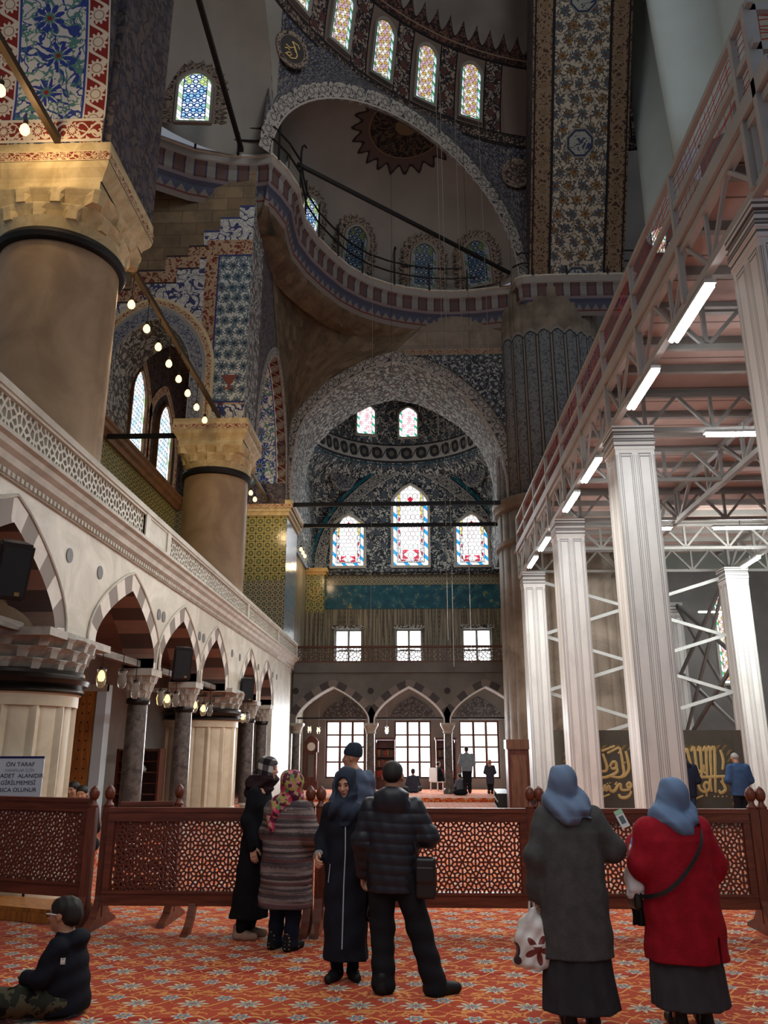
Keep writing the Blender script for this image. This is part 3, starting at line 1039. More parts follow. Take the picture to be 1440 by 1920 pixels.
def rosette_cells(PX=.27, PY=.147):
    if ROS: return ROS['c']
    base = []
    for k in range(6): base.append((.037*cos(radians(60*k+30)), .037*sin(radians(60*k+30))))
    for k in range(12): base.append((.081*cos(radians(30*k+15)), .081*sin(radians(30*k+15))))
    base += [(PX/2-.02, 0), (PX/2+.02, 0)]
    pts = []
    for i in range(-2, 3):
        for j in range(-3, 4):
            ox, oy = i*PX + (j % 2)*PX/2, j*PY
            pts += [(ox+x, oy+y, (i == 0 and j in (0, 1))) for x, y in base]
    cells = []
    for x, y, own in pts:
        if not own: continue
        nb = sorted(((q[0]-x)**2+(q[1]-y)**2, q[0], q[1]) for q in pts)[1:22]
        P_ = [(x-.08, y-.08), (x+.08, y-.08), (x+.08, y+.08), (x-.08, y+.08)]
        for d2, qx, qy in nb:
            if d2 < 1e-8: continue
            l = sqrt(d2); n = ((qx-x)/l, (qy-y)/l); P_ = clip_half(P_, n, n[0]*(x+qx)/2+n[1]*(y+qy)/2)
        cells.append(P_)
    ROS['c'] = cells; return cells
def rosette_lattice(w, h, bar, thick, Mf, sc=1.):
    '''pierced board: every cell of the rosette pattern is a hole with a rim'''
    mb = MB(); PX, PY = .27, .147; w /= sc; h /= sc; bar /= sc; M0 = Mf
    Mf = lambda u, v, d: M0(u*sc, v*sc, d)
    for i in range(-1, int(w/PX)+2):
        for j in range(-2, int(h/PY)+3, 2):
            for c in rosette_cells():
                P_ = [(x+i*PX, y+j*PY) for x, y in c]
                for n, k in (((-1, 0), 0), ((1, 0), w), ((0, -1), 0), ((0, 1), h)): P_ = clip_half(P_, n, k) if P_ else P_
                if len(P_) < 3: continue
                cx = sum(p[0] for p in P_)/len(P_); cy = sum(p[1] for p in P_)/len(P_)
                Q_ = P_; m = len(P_)
                for k in range(m):
                    a, b = P_[k], P_[(k+1) % m]; l = hypot(b[0]-a[0], b[1]-a[1])
                    if l < 1e-6: continue
                    n = ((b[1]-a[1])/l, -(b[0]-a[0])/l)
                    if n[0]*(a[0]-cx)+n[1]*(a[1]-cy) < 0: n = (-n[0], -n[1])
                    Q_ = clip_half(Q_, n, n[0]*a[0]+n[1]*a[1]-bar)
                    if len(Q_) < 3: break
                if len(Q_) < 3:
                    mb.add([Mf(u, v, -thick/2) for u, v in P_], [tuple(range(m))]); continue
                # fan strip between outline and hole by angle
                ang = lambda p: atan2(p[1]-cy, p[0]-cx)
                Po = sorted(P_, key=ang); Qo = sorted(Q_, key=ang)
                ev = sorted([(ang(p), 0, p) for p in Po]+[(ang(p), 1, p) for p in Qo])
                io, iq = len(Po)-1, len(Qo)-1
                V = [Mf(u, v, -thick/2) for u, v in Po]+[Mf(u, v, -thick/2) for u, v in Qo]+[Mf(u, v, thick/2) for u, v in Qo]+[Mf(u, v, thick/2) for u, v in Po]
                F = []; a_, b_ = len(Po), len(Qo); ko = kq = 0
                for th, kind, p in ev:
                    if kind == 0: F.append((io, ko, a_+iq)); F.append((a_+2*b_+io, a_+b_+iq, a_+2*b_+ko)); io = ko; ko += 1
                    else: F.append((a_+iq, io, a_+kq)); F.append((a_+b_+iq, a_+b_+kq, a_+2*b_+io)); iq = kq; kq += 1
                for k in range(b_): F.append((a_+k, a_+(k+1) % b_, a_+b_+(k+1) % b_, a_+b_+k))
                mb.add(V, F)
    return mb
rosette_lattice(25, .36, .017, .07, lambda u, v, d: (-d, u-12.4, v+.06), 2.5).build('pierced_panel', M['marble'], g)
for y in (-12.3, -5.3, -4.1, 3.2, 8.2, 12.5): MB().box(-.085, .085, y-.1, y+.1, 0, .5).build('post', M['marble'], g)
MB().box(-.06, .06, -5.4, -4.0, .06, .44).build('solid_panel', M['marble'], g)
mb = MB().box(-8.6, -4.62, 5.6, 31, 4.55, 4.72)
struct('floor_gallery', mb, M['plaster_pink'], label='gallery floor slab over the left aisle')

def fluted(r, n=14, depth=.05):
    """panelled shaft: flat panels between rounded ribs"""
    def f(a, z):
        k = (a*n/(2*pi)) % 1.
        return 1 + depth*(max(0, 1-abs(k-.5)/.13))**.5 if abs(k-.5) < .13 else (1. - .012*(1 if abs(abs(k-.5)-.2) < .03 else 0))
    return f
def muqarnas(mb, c, r0, r1, z0, z1, tiers=3, n=16, sq=0.):
    """stalactite capital: tiers of outward stepping little niches"""
    for k in range(tiers):
        za = z0 + (z1-z0)*k/tiers; zb = z0 + (z1-z0)*(k+1)/tiers
        ra = r0 + (r1-r0)*k/tiers; rb = r0 + (r1-r0)*(k+1)/tiers
        m = n*8
        def rf(a, z):
            q = (a*n/(2*pi) + .5*(k % 2)) % 1.
            base = 1.
            if sq:
                s = 1/max(abs(cos(a)), abs(sin(a))); w = sq*(k+1)/tiers
                base = 1 + (min(s, 1.36)-1)*w
            t = (z-za)/(zb-za)
            return base*(1 - (.1*(1-t))*(1 if abs(q-.5) < .3 else -.15))
        mb.lathe([(ra, za), (ra*.5+rb*.5, za*.4+zb*.6), (rb, zb-.25*(zb-za)/3), (rb, zb)], m, c, rf, cap=True)
    return mb

def big_column(y, label):
    x = -5.42
    t = thing('stone_column', (x, y, 0), 0, label, 'column', 'great round columns of the left gallery')
    MB().lathe([(1.02, 0), (1.02, .25), (.95, .3), (.93, .4)], 56).build('base', M['marble_light'], t, 40)
    MB().lathe([(.885, .4), (.885, 2.3)], 14*16, (0, 0, 0), fluted(.9)).build('fluted_shaft', M['marble_light'], t, 50)
    MB().lathe([(.93, 2.28), (.93, 2.42), (.96, 2.44)], 56).build('neck_moulding', M['marble_light'], t, 40)
    MB().lathe([(.95, 2.44), (1.0, 2.47), (.96, 2.53), (1.03, 2.56), (1.05, 2.62), (.98, 2.68), (.98, 2.72), (.94, 2.74)], 64).build('bronze_ring', M['bronze'], t, 30)
    mb = MB(); muqarnas(mb, (0, 0, 0), .92, 1.06, 2.72, 3.13, 3, 16, .35)
    mb.build('lower_capital', M['cap_grey'], t)
    MB().box(-1.02, .98, -1.02, 1.02, 3.1, 3.2).build('impost', M['cap_grey'], t)
    MB().lathe([(.8, 3.2), (.8, 4.7), (.885, 4.71), (.87, 8.95)], 64, cap=True).build('shaft', M['marble_col'], t, 40)
    MB().lathe([(.87, 8.86), (.95, 8.88), (.98, 8.95), (.95, 9.02), (.92, 9.05)], 64).build('iron_ring', M['iron'], t, 40)
    MB().lathe([(.86, 9.03), (.9, 9.18), (.93, 9.24)], 64).build('neck', M['cap'], t, 40)
    mb = MB(); muqarnas(mb, (0, 0, 0), .9, 1.0, 9.22, 9.66, 2, 12, .75)
    mb.build('capital', M['cap'], t)
    # abacus with a red painted moulding
    s = 1.0; mb = MB()
    mb.box(-.88, .88, -.9, .9, 9.64, 9.8)
    v = []
    for zz, e in ((9.8, .9), (9.86, .92), (9.98, 1.0), (10.04, 1.02), (10.08, 1.02)): v.append((zz, e))
    for (za, ea), (zb, eb) in zip(v[:-1], v[1:]):
        mb.add([(-ea, -ea, za), (ea, -ea, za), (ea, ea, za), (-ea, ea, za), (-eb, -eb, zb), (eb, -eb, zb), (eb, eb, zb), (-eb, eb, zb)], [(0, 1, 5, 4), (1, 2, 6, 5), (2, 3, 7, 6), (3, 0, 4, 7)])
    mb.box(-1.02, 1.02, -1.02, 1.02, 10.25, 10.4)
    ab = mb.build('abacus', M['cap'], t)
    mb = MB()
    for sg, ax in ((-1, 1), (1, 1), (1, 0), (-1, 0)):
        a = [(-1.03, sg*1.03), (1.03, sg*1.03)] if ax else [(sg*1.03, -1.03), (sg*1.03, 1.03)]
        (xa, ya), (xb, yb) = a
        mb.add([(xa, ya, 10.08), (xb, yb, 10.08), (xb, yb, 10.25), (xa, ya, 10.25)], [(0, 1, 2, 3)], [[(0, 0), (2.06, 0), (2.06, .17), (0, .17)]])
    mb.build('painted_moulding', M['red_band_s'], ab)
    return t
big_column(10.7, 'nearer of the two massive round gallery columns, at the left edge')
big_column(21.0, 'farther massive round gallery column, with the painted flower panel above it')

def small_column(y, label):
    t = thing('marble_column', (-4.88, y, 0), 0, label, 'column', 'slender columns of the left arcade')
    MB().lathe([(.26, .0), (.26, .12), (.22, .16), (.24, .22), (.19, .28)], 24).build('base', M['cap_grey'], t, 40)
    MB().lathe([(.185, .28), (.18, 1.6), (.172, 2.5)], 28).build('shaft', M['verd'], t, 40)
    MB().lathe([(.172, 2.5), (.2, 2.52), (.21, 2.57), (.19, 2.62)], 28).build('bronze_ring', M['bronze'], t, 40)
    mb = MB(); muqarnas(mb, (0, 0, 0), .19, .3, 2.62, 3.02, 3, 10, .6)
    mb.box(-.3, .3, -.3, .3, 3.0, 3.12)
    mb.build('capital', M['cap_grey'], t)
    return t
for y, l in ((14.42, 'dark mottled marble column, first after the nearest massive column'), (17.4, 'dark mottled marble column just in front of the pale fluted far column'),
             (24.32, 'slim marble column, first beyond the far fluted column'), (26.62, 'slim marble column against the pale end of the arcade wall')):
    small_column(y, l)
# weathered tie beams at the springing of the arches
for i, (y0, y1, nm) in enumerate(((5.6, 9.75, 'beyond the nearest massive column, at the left edge'), (11.7, 14.2, 'just right of the nearest massive column'), (14.7, 17.15, 'between the two dark mottled columns'), (17.7, 20.1, 'just left of the far fluted column'), (22., 24.1, 'just right of the far fluted column'))):
    o = MB().beam((-4.88, y0, 3.2), (-4.88, y1, 3.2), .13, .11).build('tie_beam', M['wood_grey'])
    tag(o, 'grey weathered tie beam across the arch ' + nm, 'beam', 'tie beams of the left arcade')

# ------------------------------------------------------------------ aisle behind the arcade and the gallery above
mb = MB().poly([[(5, 0), (36.5, 0), (36.5, 4.7), (5, 4.7)]], MX(-8.6), .4)
wa = struct('wall_left', mb, M['plaster_wall'], label='shadowed plaster wall of the aisle behind the arcade')
mb = MB().poly([[(-8.6, 0), (-4.7, 0), (-4.7, 4.7), (-8.6, 4.7)]], MY(30.4), .2)
struct('wall_aisle', mb, M['plaster_wall'], label='end wall of the aisle behind the arcade')
def up_wall():
    y0, y1 = 11.8, 27.9
    mb = MB().poly([[(y0, 4.7), (y1, 4.7), (y1, 10.35), (y0, 10.35)]], MX(-8.6), .3)
    w = struct('wall_gallery', mb, M['tile_green'], label='green and gold tiled outer wall of the left gallery')
    mb = MB().poly([[(y0, 10.35), (y1, 10.35), (y1, 19), (y0, 19)]], MX(-8.6), .3)
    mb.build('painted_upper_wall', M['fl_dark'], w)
    run_y([(-8.6, 10.1), (-8.5, 10.1), (-8.45, 10.22), (-8.36, 10.28), (-8.34, 10.4), (-8.28, 10.44), (-8.28, 10.52), (-8.6, 10.52)], y0, y1).build('sill_moulding', M['brown_trim'], w)
    return w
up_wall()
for yc, W_, side in ((22.85, 1.25, 'left'), (25.6, 1.5, 'right')):
    p = arch_pts(yc, W_*.95, 12.0, 1.75, .35, 20); p = [(p[0][0], 10.55)] + p + [(p[-1][0], 10.55)]
    pane = m_stained('gallery_glass_'+side, W_, 2.75, 'clear', 1.5)
    def ex(root, Mf, p=p):
        strip(MB(), p, offset(p, .3), MX(-8.58), .03).build('red_border', M['red_band'], root)
    arched_window((-8.58, yc, 10.55), (0, 1, 0), (1, 0, 0), W_, 2.75, .95, pane, M['brown_trim'], 'tall pale stained window of the left gallery, %s of the pair between the columns' % side, .08, .12, None, ex, .3)
# end wall of the gallery
mb = MB().poly([[(-8.6, 4.7), (-6.2, 4.7), (-6.2, 10.35), (-8.6, 10.35)]], MY(27.7), .2)
w = struct('wall_gallery_end', mb, M['tile_vine'], label='tiled end wall of the left gallery behind the far column')
MB().poly([[(-8.6, 10.35), (-4.6, 10.35), (-4.6, 15.5), (-8.6, 15.5)]], MY(27.75), .2).build('painted_upper_wall', M['fl_dark'], w)
mb = MB()
for z0, z1, e in ((10.1, 10.25, .08), (10.25, 10.4, .18), (10.4, 10.52, .24)): mb.box(-8.6, -6.0, 27.7-e, 27.75, z0, z1)
mb.build('moulding', M['brown_trim'], w)
struct('ceiling_gallery', MB().poly([[(-8.6, 20.3), (-4.6, 20.3), (-4.6, 28), (-8.6, 28)]], lambda u, v, d: (u, v, 15.4-d), -.2), M['fl_dark'], label='dark painted vault over the left gallery')

# transverse wall with the stepped painting (faces the camera), arch over the gallery
ap = arch_pts(-7.3, 1.12, 12.05, 1.55, .22, 24)
outl = [(-9.6, 10.4), (-8.42, 10.4)] + ap + [(-6.18, 10.4), (-4.58, 10.4), (-4.58, 18.7), (-9.6, 18.7)]
mb = MB().poly([outl], MY(20.2), 1.6, backface=False, mi_side=1)
tw = struct('wall_transverse', mb, [M['steps'], M['fl_soffit']], label='stone wall over the far gallery column with a stepped blue and red painting')
pl = [(-8.42, 10.42)] + ap + [(-6.18, 10.42)]
strip(MB(), pl, offset(pl, .46), MY(20.2), .012).build('flower_arch_band', M['blue_band'], tw)
o1 = offset(pl, .46); strip(MB(), o1, offset(o1, .24), MY(20.2), .016).build('red_arch_band', M['red_band_s'], tw)
# painted vase at the foot of the panel
vb = MB().lathe([(.16, 0), (.2, .03), (.07, .09), (.05, .2), (.13, .26), (.2, .42), (.3, .55), (.31, .58)], 20, (0, 0, 0), sy=.04)
o = vb.build('painted_vase', plain('vase_paint', srgb(120, 72, 60), .8), tw, 40); o.location = (-5.03, 20.19, 11.35); o.scale = (.75, 1, .75)
# side wall of the bay with the longitudinal arch beside the far pier
ap = arch_pts(25.0, 2.8, 10.5, 4.3, .2, 26)
outl = [(20.21, 10.4), (22.2, 10.4)] + ap + [(27.8, 10.4), (28.05, 10.4), (28.05, 18.6), (20.21, 18.6)]
mb = MB().poly([outl], MX(-4.585), .3)
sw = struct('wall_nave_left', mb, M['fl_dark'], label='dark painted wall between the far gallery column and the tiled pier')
soffit(MB(), ap, lambda u, v, d: (-4.585-d, u, v), 0, 1.76).build('painted_soffit', M['blue_panel'], sw).data.materials[0]
so = sw.children[-1]
for l in so.data.uv_layers[0].data: l.uv = (l.uv[1], l.uv[0])
strip(MB(), ap, offset(ap, .32), MX(-4.58), .02).build('grey_border', M['grey_band'], sw)
# pier over the near column + springing of the painted arch towards the camera
mb = MB().box(-6.4, -4.42, 9.72, 11.7, 10.4, 24)
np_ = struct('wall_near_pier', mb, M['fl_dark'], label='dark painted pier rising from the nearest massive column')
prof = [(9.70, 10.4), (9.68, 11.2), (9.58, 12.), (9.42, 12.8), (9.16, 13.6), (8.8, 14.4), (8.3, 15.2), (7.6, 16.), (6.6, 16.8), (5.4, 17.4)]
P = [[(-6.3 + 1.76*i/8, y, z) for y, z in prof] for i in range(9)]
G = MB().grid(P)
struct('ceiling_arch', G, M['blue_panel'], label='arch soffit painted with blue flowers and red borders, rising from the nearest column')
mb = MB(); n = len(prof)
V = [(-4.535, y, z) for y, z in prof] + [(-4.535, 9.9, z) for y, z in prof]
mb.add(V, [(i, n+i, n+i+1, i+1) for i in range(n-1)], [(v[1], v[2]) for v in V])
V2 = [(-4.3, y-.0, z) for y, z in prof]
mb.build('arch_side', M['fl_dark'], np_)
# a white fillet and a red border across the foot
MB().add([(-6.3, 9.665, 10.41), (-4.54, 9.665, 10.41), (-4.54, 9.655, 10.82), (-6.3, 9.655, 10.82)], [(0, 1, 2, 3)], [[(0, 0), (1.76, 0), (1.76, .34), (0, .34)]]).build('red_foot_border', M['red_band'], np_)

# tiled pier 3
t = thing('tiled_pier', (-5.36, 29.3, 0), 0, 'square pier clad in gold green and blue tiles at the end of the left gallery', 'pier', None, 'structure')
MB().box(-.86, .82, -1.3, 1.3, 4.75, 7.55).build('lower_tiles', M['tile_vine'], t)
MB().box(-.86, .82, -1.3, 1.3, 7.55, 9.95).build('upper_tiles', M['tile_green'], t)
MB().poly([[(28.01, 4.9), (30.59, 4.9), (30.59, 9.95), (28.01, 9.95)]], lambda u, v, d: (.83-d, u-29.3, v), .01).build('glazed_side', M['tile_side'], t)
mb = MB()
for z0, z1, e in ((9.95, 10.08, .06), (10.08, 10.2, .14), (10.36, 10.5, .2)): mb.box(-.9-e, .84+e, -1.34-e, 1.34+e, z0, z1)
mb.build('abacus', M['cap'], t)
mb = MB()
for (xa, ya), (xb, yb) in (((-1.08, -1.53), (1.03, -1.53)), ((1.03, -1.53), (1.03, 1.53))):
    l = hypot(xb-xa, yb-ya)
    mb.add([(xa, ya, 10.2), (xb, yb, 10.2), (xb, yb, 10.36), (xa, ya, 10.36)], [(0, 1, 2, 3)], [[(0, 0), (l, 0), (l, .17), (0, .17)]])
mb.build('painted_moulding', M['red_band_s'], t)

# ------------------------------------------------------------------ stone exedra wall, cornice, back arch
FA = [(-4.42, 10.5), (-4.42, 11.6), (-4.26, 13.15), (-3.95, 13.85), (-3.47, 14.42), (-2.9, 14.95), (-2.28, 15.38), (-1.5, 15.82), (-.62, 16.1), (.35, 15.84), (1.28, 15.32), (2.05, 14.65), (2.66, 13.86), (3.1, 13.05), (3.36, 12.35), (3.5, 11.4), (3.52, 10.5)]
FB = [(-4.5, 10.5), (-4.42, 12.), (-4.2, 13.3), (-3.93, 13.95), (-3.3, 14.65), (-2.5, 15.25), (-1.6, 15.72), (-.68, 15.97), (.3, 15.75), (1.2, 15.3), (2.04, 14.7), (2.5, 14.2), (2.89, 13.64), (3.2, 12.9), (3.41, 11.9), (3.46, 11.2), (3.46, 10.5)]
ba = strip(MB(), FA, offset(FA, .44), MY(28.0), .04)
bw = struct('wall_bay_arch', ba, M['grey_band'], label='great painted arch of the far bay')
V = [(p[0], 28., p[1]) for p in FA] + [(p[0], 31.2, p[1]) for p in FB]
n = len(FA); L = [0]
for i in range(1, n): L.append(L[-1]+hypot(FA[i][0]-FA[i-1][0], FA[i][1]-FA[i-1][1]))
MB().add(V, [(i, i+1, n+i+1, n+i) for i in range(n-1)], [(l, 0) for l in L]+[(l, 3.2) for l in L]).build('arch_soffit', M['fl_soffit'], bw, True)
# flat spandrel on the right
k0 = 8
outl = FA[k0:] + [(4.6, 10.5), (4.6, 18.7), (-.62, 18.7)]
mb = MB().poly([outl], MY(28.03), .2, backface=False)
rs = struct('wall_spandrel', mb, M['stone_grey'], label='stone spandrel right of the far arch, with a framed scroll painting')
fo = offset(FA, .44)[9:15]
tri = [(fo[i][0]+.06, fo[i][1]+.05) for i in range(len(fo))]
outl = tri + [(3.62, 12.3), (3.62, 16.45), (-.1, 16.45)]
MB().poly([outl], MY(28.0), .02).build('scroll_painting', M['fl_lunette'], rs)
mb = MB()
for a, b in (((-.2, 16.5), (3.7, 16.5)), ((3.7, 16.5), (3.7, 11.6))):
    dx, dz = b[0]-a[0], b[1]-a[1]; l = hypot(dx, dz); px, pz = -dz/l*.12, dx/l*.12
    mb.add([(a[0]-px, 27.985, a[1]-pz), (b[0]-px, 27.985, b[1]-pz), (b[0]+px, 27.985, b[1]+pz), (a[0]+px, 27.985, a[1]+pz)], [(0, 1, 2, 3)], [[(0, 0), (l, 0), (l, .24), (0, .24)]])
mb.build('painting_frame', m_band('rust_border', srgb(104, 62, 48), srgb(150, 130, 108), srgb(150, 132, 112), .24, .34, (.07, .1)), rs)
# curved stone wall
def side_pt(z):     # extrados of the side arch / wall start
    apx = 14.9
    if z < apx: 
        q = (z-10.5)/(apx-10.5); return 28 - 3.1*(1-sqrt(max(0, 1-q*q)))
    return 24.9 - (z-apx)/(18.7-apx)*3.0
fo = offset(FA, .42)
def front_pt(z):
    if z >= fo[8][1]: return -.62 + (z-fo[8][1])/(18.7-fo[8][1])*2.2
    for i in range(8):
        if fo[i][1] <= z <= fo[i+1][1]:
            f = (z-fo[i][1])/(fo[i+1][1]-fo[i][1]+1e-9); return fo[i][0]*(1-f)+fo[i+1][0]*f
    return -4.58
P = []
for j in range(25):
    z = 10.5 + (18.7-10.5)*j/24
    p0 = np.array([-4.57, side_pt(z)]); p2 = np.array([max(-4.57, front_pt(z)), 28.0]); c = np.array([-4.57, 28.])
    row = []
    for i in range(19):
        t_ = i/18; b = (1-t_)**2*p0 + 2*t_*(1-t_)*(c*.93+.07*(p0+p2)/2) + t_*t_*p2
        row.append((b[0], b[1], z))
    P.append(row)
P = np.array(P).transpose(1, 0, 2)
struct('wall_exedra', MB().grid(P, uv=np.stack([np.linspace(0, 8, 19)[:, None]*np.ones((1, 25)), P[:, :, 2]], 2)), M['rubble'], label='curved bare stone wall below the painted cornice', smooth=True)

# cornice: plan of its outer top edge
CP = [(-9.6, 17.2), (-8.7, 18.2), (-7.56, 19.0), (-6.38, 19.72), (-5.4, 20.02), (-4.6, 20.1), (-4.1, 20.02), (-3.75, 20.7), (-3.5, 21.5), (-3.52, 22.3), (-3.5, 23.1), (-3.2, 24.1), (-2.8, 24.95), (-2.25, 25.9), (-1.57, 26.65), (-.8, 27.15), (-.13, 27.44), (.8, 27.7), (1.7, 27.78), (2.6, 27.72), (3.4, 27.57), (3.95, 27.5), (4.1, 27.0), (4.35, 26.82), (5.5, 26.78), (7., 26.78), (8.6, 26.8)]
def dense(pts, k=4):
    out = []
    for i in range(len(pts)-1):
        for j in range(k):
            f = j/k; out.append(tuple(np.array(pts[i])*(1-f)+np.array(pts[i+1])*f))
    return out + [pts[-1]]
CPD = dense(CP, 3)
def plan_off(pts, d):
    return offset(pts, d)        # d>0 = to the left when walking left->right = outwards (+Y)
sec = [(.0, 19.0), (.0, 18.75), (.12, 18.6), (.12, 18.25), (.3, 18.0), (.3, 17.85), (.42, 17.5)]   # (inset, z) down the face
rows = [plan_off(CPD, d) for d, z in sec]
P = [[(rows[k][i][0], rows[k][i][1], sec[k][1]) for k in range(len(sec))] for i in range(len(CPD))]
vv = [0]
for k in range(1, len(sec)): vv.append(vv[-1]+hypot(sec[k][0]-sec[k-1][0], sec[k][1]-sec[k-1][1]))
ll = [0]
for i in range(1, len(CPD)): ll.append(ll[-1]+hypot(CPD[i][0]-CPD[i-1][0], CPD[i][1]-CPD[i-1][1]))
cm = MB().grid(P, uv=[[(ll[i], vv[k]) for k in range(len(sec))] for i in range(len(CPD))])
wk = plan_off(CPD, 1.1)
cm2 = MB().grid([[(CPD[i][0], CPD[i][1], 19.0), (wk[i][0], wk[i][1], 19.0)] for i in range(len(CPD))])
ct = struct('trim_2', cm, M['cornice'], label='painted red and blue cornice sweeping around the curved wall')
cm2.build('walkway', M['trimstone'], ct)
sk_ = [(.42, 17.5), (.55, 17.25), (1.2, 17.0)]
MB().grid([[(*plan_off(CPD, d)[i], z) for d, z in sk_] for i in range(12, len(CPD)-12)]).build('stone_under_cornice', M['rubble'], ct, True)
MB().tube([(p[0], p[1], 19.02) for p in CPD], .06, 6).build('edge_roll', M['trimstone'], ct)

# iron walkway railing on the cornice
rp = plan_off(CPD, -.06)
t = thing('walkway_railing', (0, 0, 19.0), 0, 'thin black iron railing on the cornice walkway below the dome', 'railing')
hts = (.55, 1.0)
for h in hts:
    MB().tube([(p[0], p[1], h) for p in rp], .034, 6).build('rail', M['iron'], t)
acc = 0; last = rp[0]
for i in range(1, len(rp)):
    acc += hypot(rp[i][0]-last[0], rp[i][1]-last[1]); last = rp[i]
    if acc > 1.25:
        acc = 0
        x, y = rp[i]; o = plan_off(CPD, -.25)[i]
        dx, dy = o[0]-x, o[1]-y
        hook = (i % 2 == 0)
        path = [(x, y, 0), (x, y, 1.35)]
        if hook: path += [(x+dx*.15, y+dy*.15, 1.55), (x+dx*.5, y+dy*.5, 1.62), (x+dx*.85, y+dy*.85, 1.5)]
        MB().tube(path, .036, 6).build('post', M['iron'], t)

# ------------------------------------------------------------------ exedra semi-domes and the large semi-dome
EC = np.array([.05, 23.45, 19.0]); ET = np.array([.769, .639, 0]); EN = np.array([-.639, .769, 0]); EA, EB, EZ = 5.4, 4.0, 4.2
def exedra(c, t_, n_, A, B, Z, nu=40, nv=20):
    P = []
    for i in range(nu+1):
        th = pi*(1-i/nu)
        row = []
        for j in range(nv+1):
            ps = pi/2*j/nv
            row.append(c + t_*A*cos(th)*cos(ps) + n_*B*sin(th)*cos(ps) + np.array([0, 0, Z*sin(ps)]))
        P.append(row)
    return P
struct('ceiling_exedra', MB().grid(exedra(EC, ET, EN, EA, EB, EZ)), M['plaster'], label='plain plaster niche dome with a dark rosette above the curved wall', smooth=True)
EC2 = np.array([-4.3, 14.85, 19.0]); ET2 = np.array([.04, .999, 0]); EN2 = np.array([-.999, .04, 0])
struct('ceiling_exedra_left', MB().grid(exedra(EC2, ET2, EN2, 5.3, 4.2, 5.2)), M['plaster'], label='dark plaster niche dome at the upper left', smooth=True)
def ell_hit(P):
    d = np.array(P)-EC; s = sqrt((d@ET/EA)**2+(d@EN/EB)**2+(d[2]/EZ)**2); return EC + d/s
# arch rib of the exedra and spandrel up to the ring
def dome_pt(ph, dz, R=DR):
    ps = math.asin(min(.999, dz/R)); return DC + np.array([R*cos(ps)*cos(ph), R*cos(ps)*sin(ph), R*sin(ps)])
na = 36
arc = [EC + ET*EA*cos(pi*(1-i/na)) + np.array([0, 0, EZ*sin(pi*i/na)]) for i in range(na+1)]
arc_o = [EC + ET*(EA+.5)*cos(pi*(1-i/na)) - EN*.1 + np.array([0, 0, (EZ+.55)*sin(pi*i/na)]) for i in range(na+1)]
arc_b = [p + EN*.45 for p in arc]
ra = struct('trim_3', MB().grid([[a, b] for a, b in zip(arc_b, arc)], uvs=(1, 1)), M['blue_band'], label='painted arch rib of the niche dome')
MB().grid([[a, b] for a, b in zip(arc, arc_o)]).build('rib_face', M['grey_band'], ra)
dr_n = 36
ph0, ph1 = radians(151.5), radians(101.)
P = []
for i in range(na+1):
    f = i/na; ph = ph0 + (ph1-ph0)*f
    top = dome_pt(ph, .3)
    a = arc_o[i]
    row = []
    for j in range(9):
        g_ = j/8; b = a*(1-g_) + top*g_
        row.append(b)
    P.append(row)
struct('wall_pendentive', MB().grid(P), M['fl_spandrel'], label='painted pendentive between the niche arch and the window ring', smooth=True)
# matching pendentive over the left niche
arc2 = [EC2 + ET2*5.3*cos(pi*i/na) + np.array([0, 0, 5.2*sin(pi*i/na)]) for i in range(na+1)]
P = []
for i in range(na+1):
    ph = radians(151.5 + 52*i/na); top = dome_pt(ph, .3)
    P.append([arc2[i]*(1-j/8) + top*(j/8) for j in range(9)])
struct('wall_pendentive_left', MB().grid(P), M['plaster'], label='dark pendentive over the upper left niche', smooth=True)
# medallions on the pendentives
def medallion(c, n, r, mat, label, sgn):
    n = np.array(n, float); n /= np.linalg.norm(n)
    o = thing('calligraphy_medallion', tuple(c), 0, label, 'medallion')
    o.rotation_mode = 'QUATERNION'; o.rotation_quaternion = Vector(n).to_track_quat('Z', 'Y')
    MB().lathe([(r*.98, .0), (r*1.0, .03), (r*1.32, .04), (r*1.36, .0)], 40, cap=False).build('ring_border', M['dark_band'], o)
    MB().lathe([(.001, .02), (r, .02)], 40, cap=False).build('disc', mat, o)
    if sgn:
        S = MB(); k = r
        for path in ([(-.5, -.55), (-.2, -.62), (0, -.45), (-.1, -.3), (-.3, -.4), (-.45, -.55)], [(-.35, -.6), (0, -.7), (.35, -.55), (.45, -.3)], [(.45, -.3), (.2, .2), (-.1, .55)], [(-.1, .55), (.4, .5), (.55, .25)], [(-.55, .1), (-.2, .0), (.1, .2), (.3, -.1)], [(-.6, -.2), (-.35, -.1), (-.2, -.2)]):
            S.tube([(a*k, b*k, .035) for a, b in path], .045*k, 6)
        S.build('gold_letters', M['gold'], o)
    return o
m1 = dome_pt(radians(146.8), -1.3); m1 = np.array([-3.62, 21.2, 22.45])
medallion((-3.62, 20.0, 22.98), (.62, -.76, -.2), .44, M['disc_dark'], 'round black medallion with gold lettering on the painted pendentive', 1)
medallion((4.22, 26.2, 23.2), (.1, -.97, -.2), .45, M['fl_dome'], 'round patterned medallion beside the right end of the niche arch', 0)
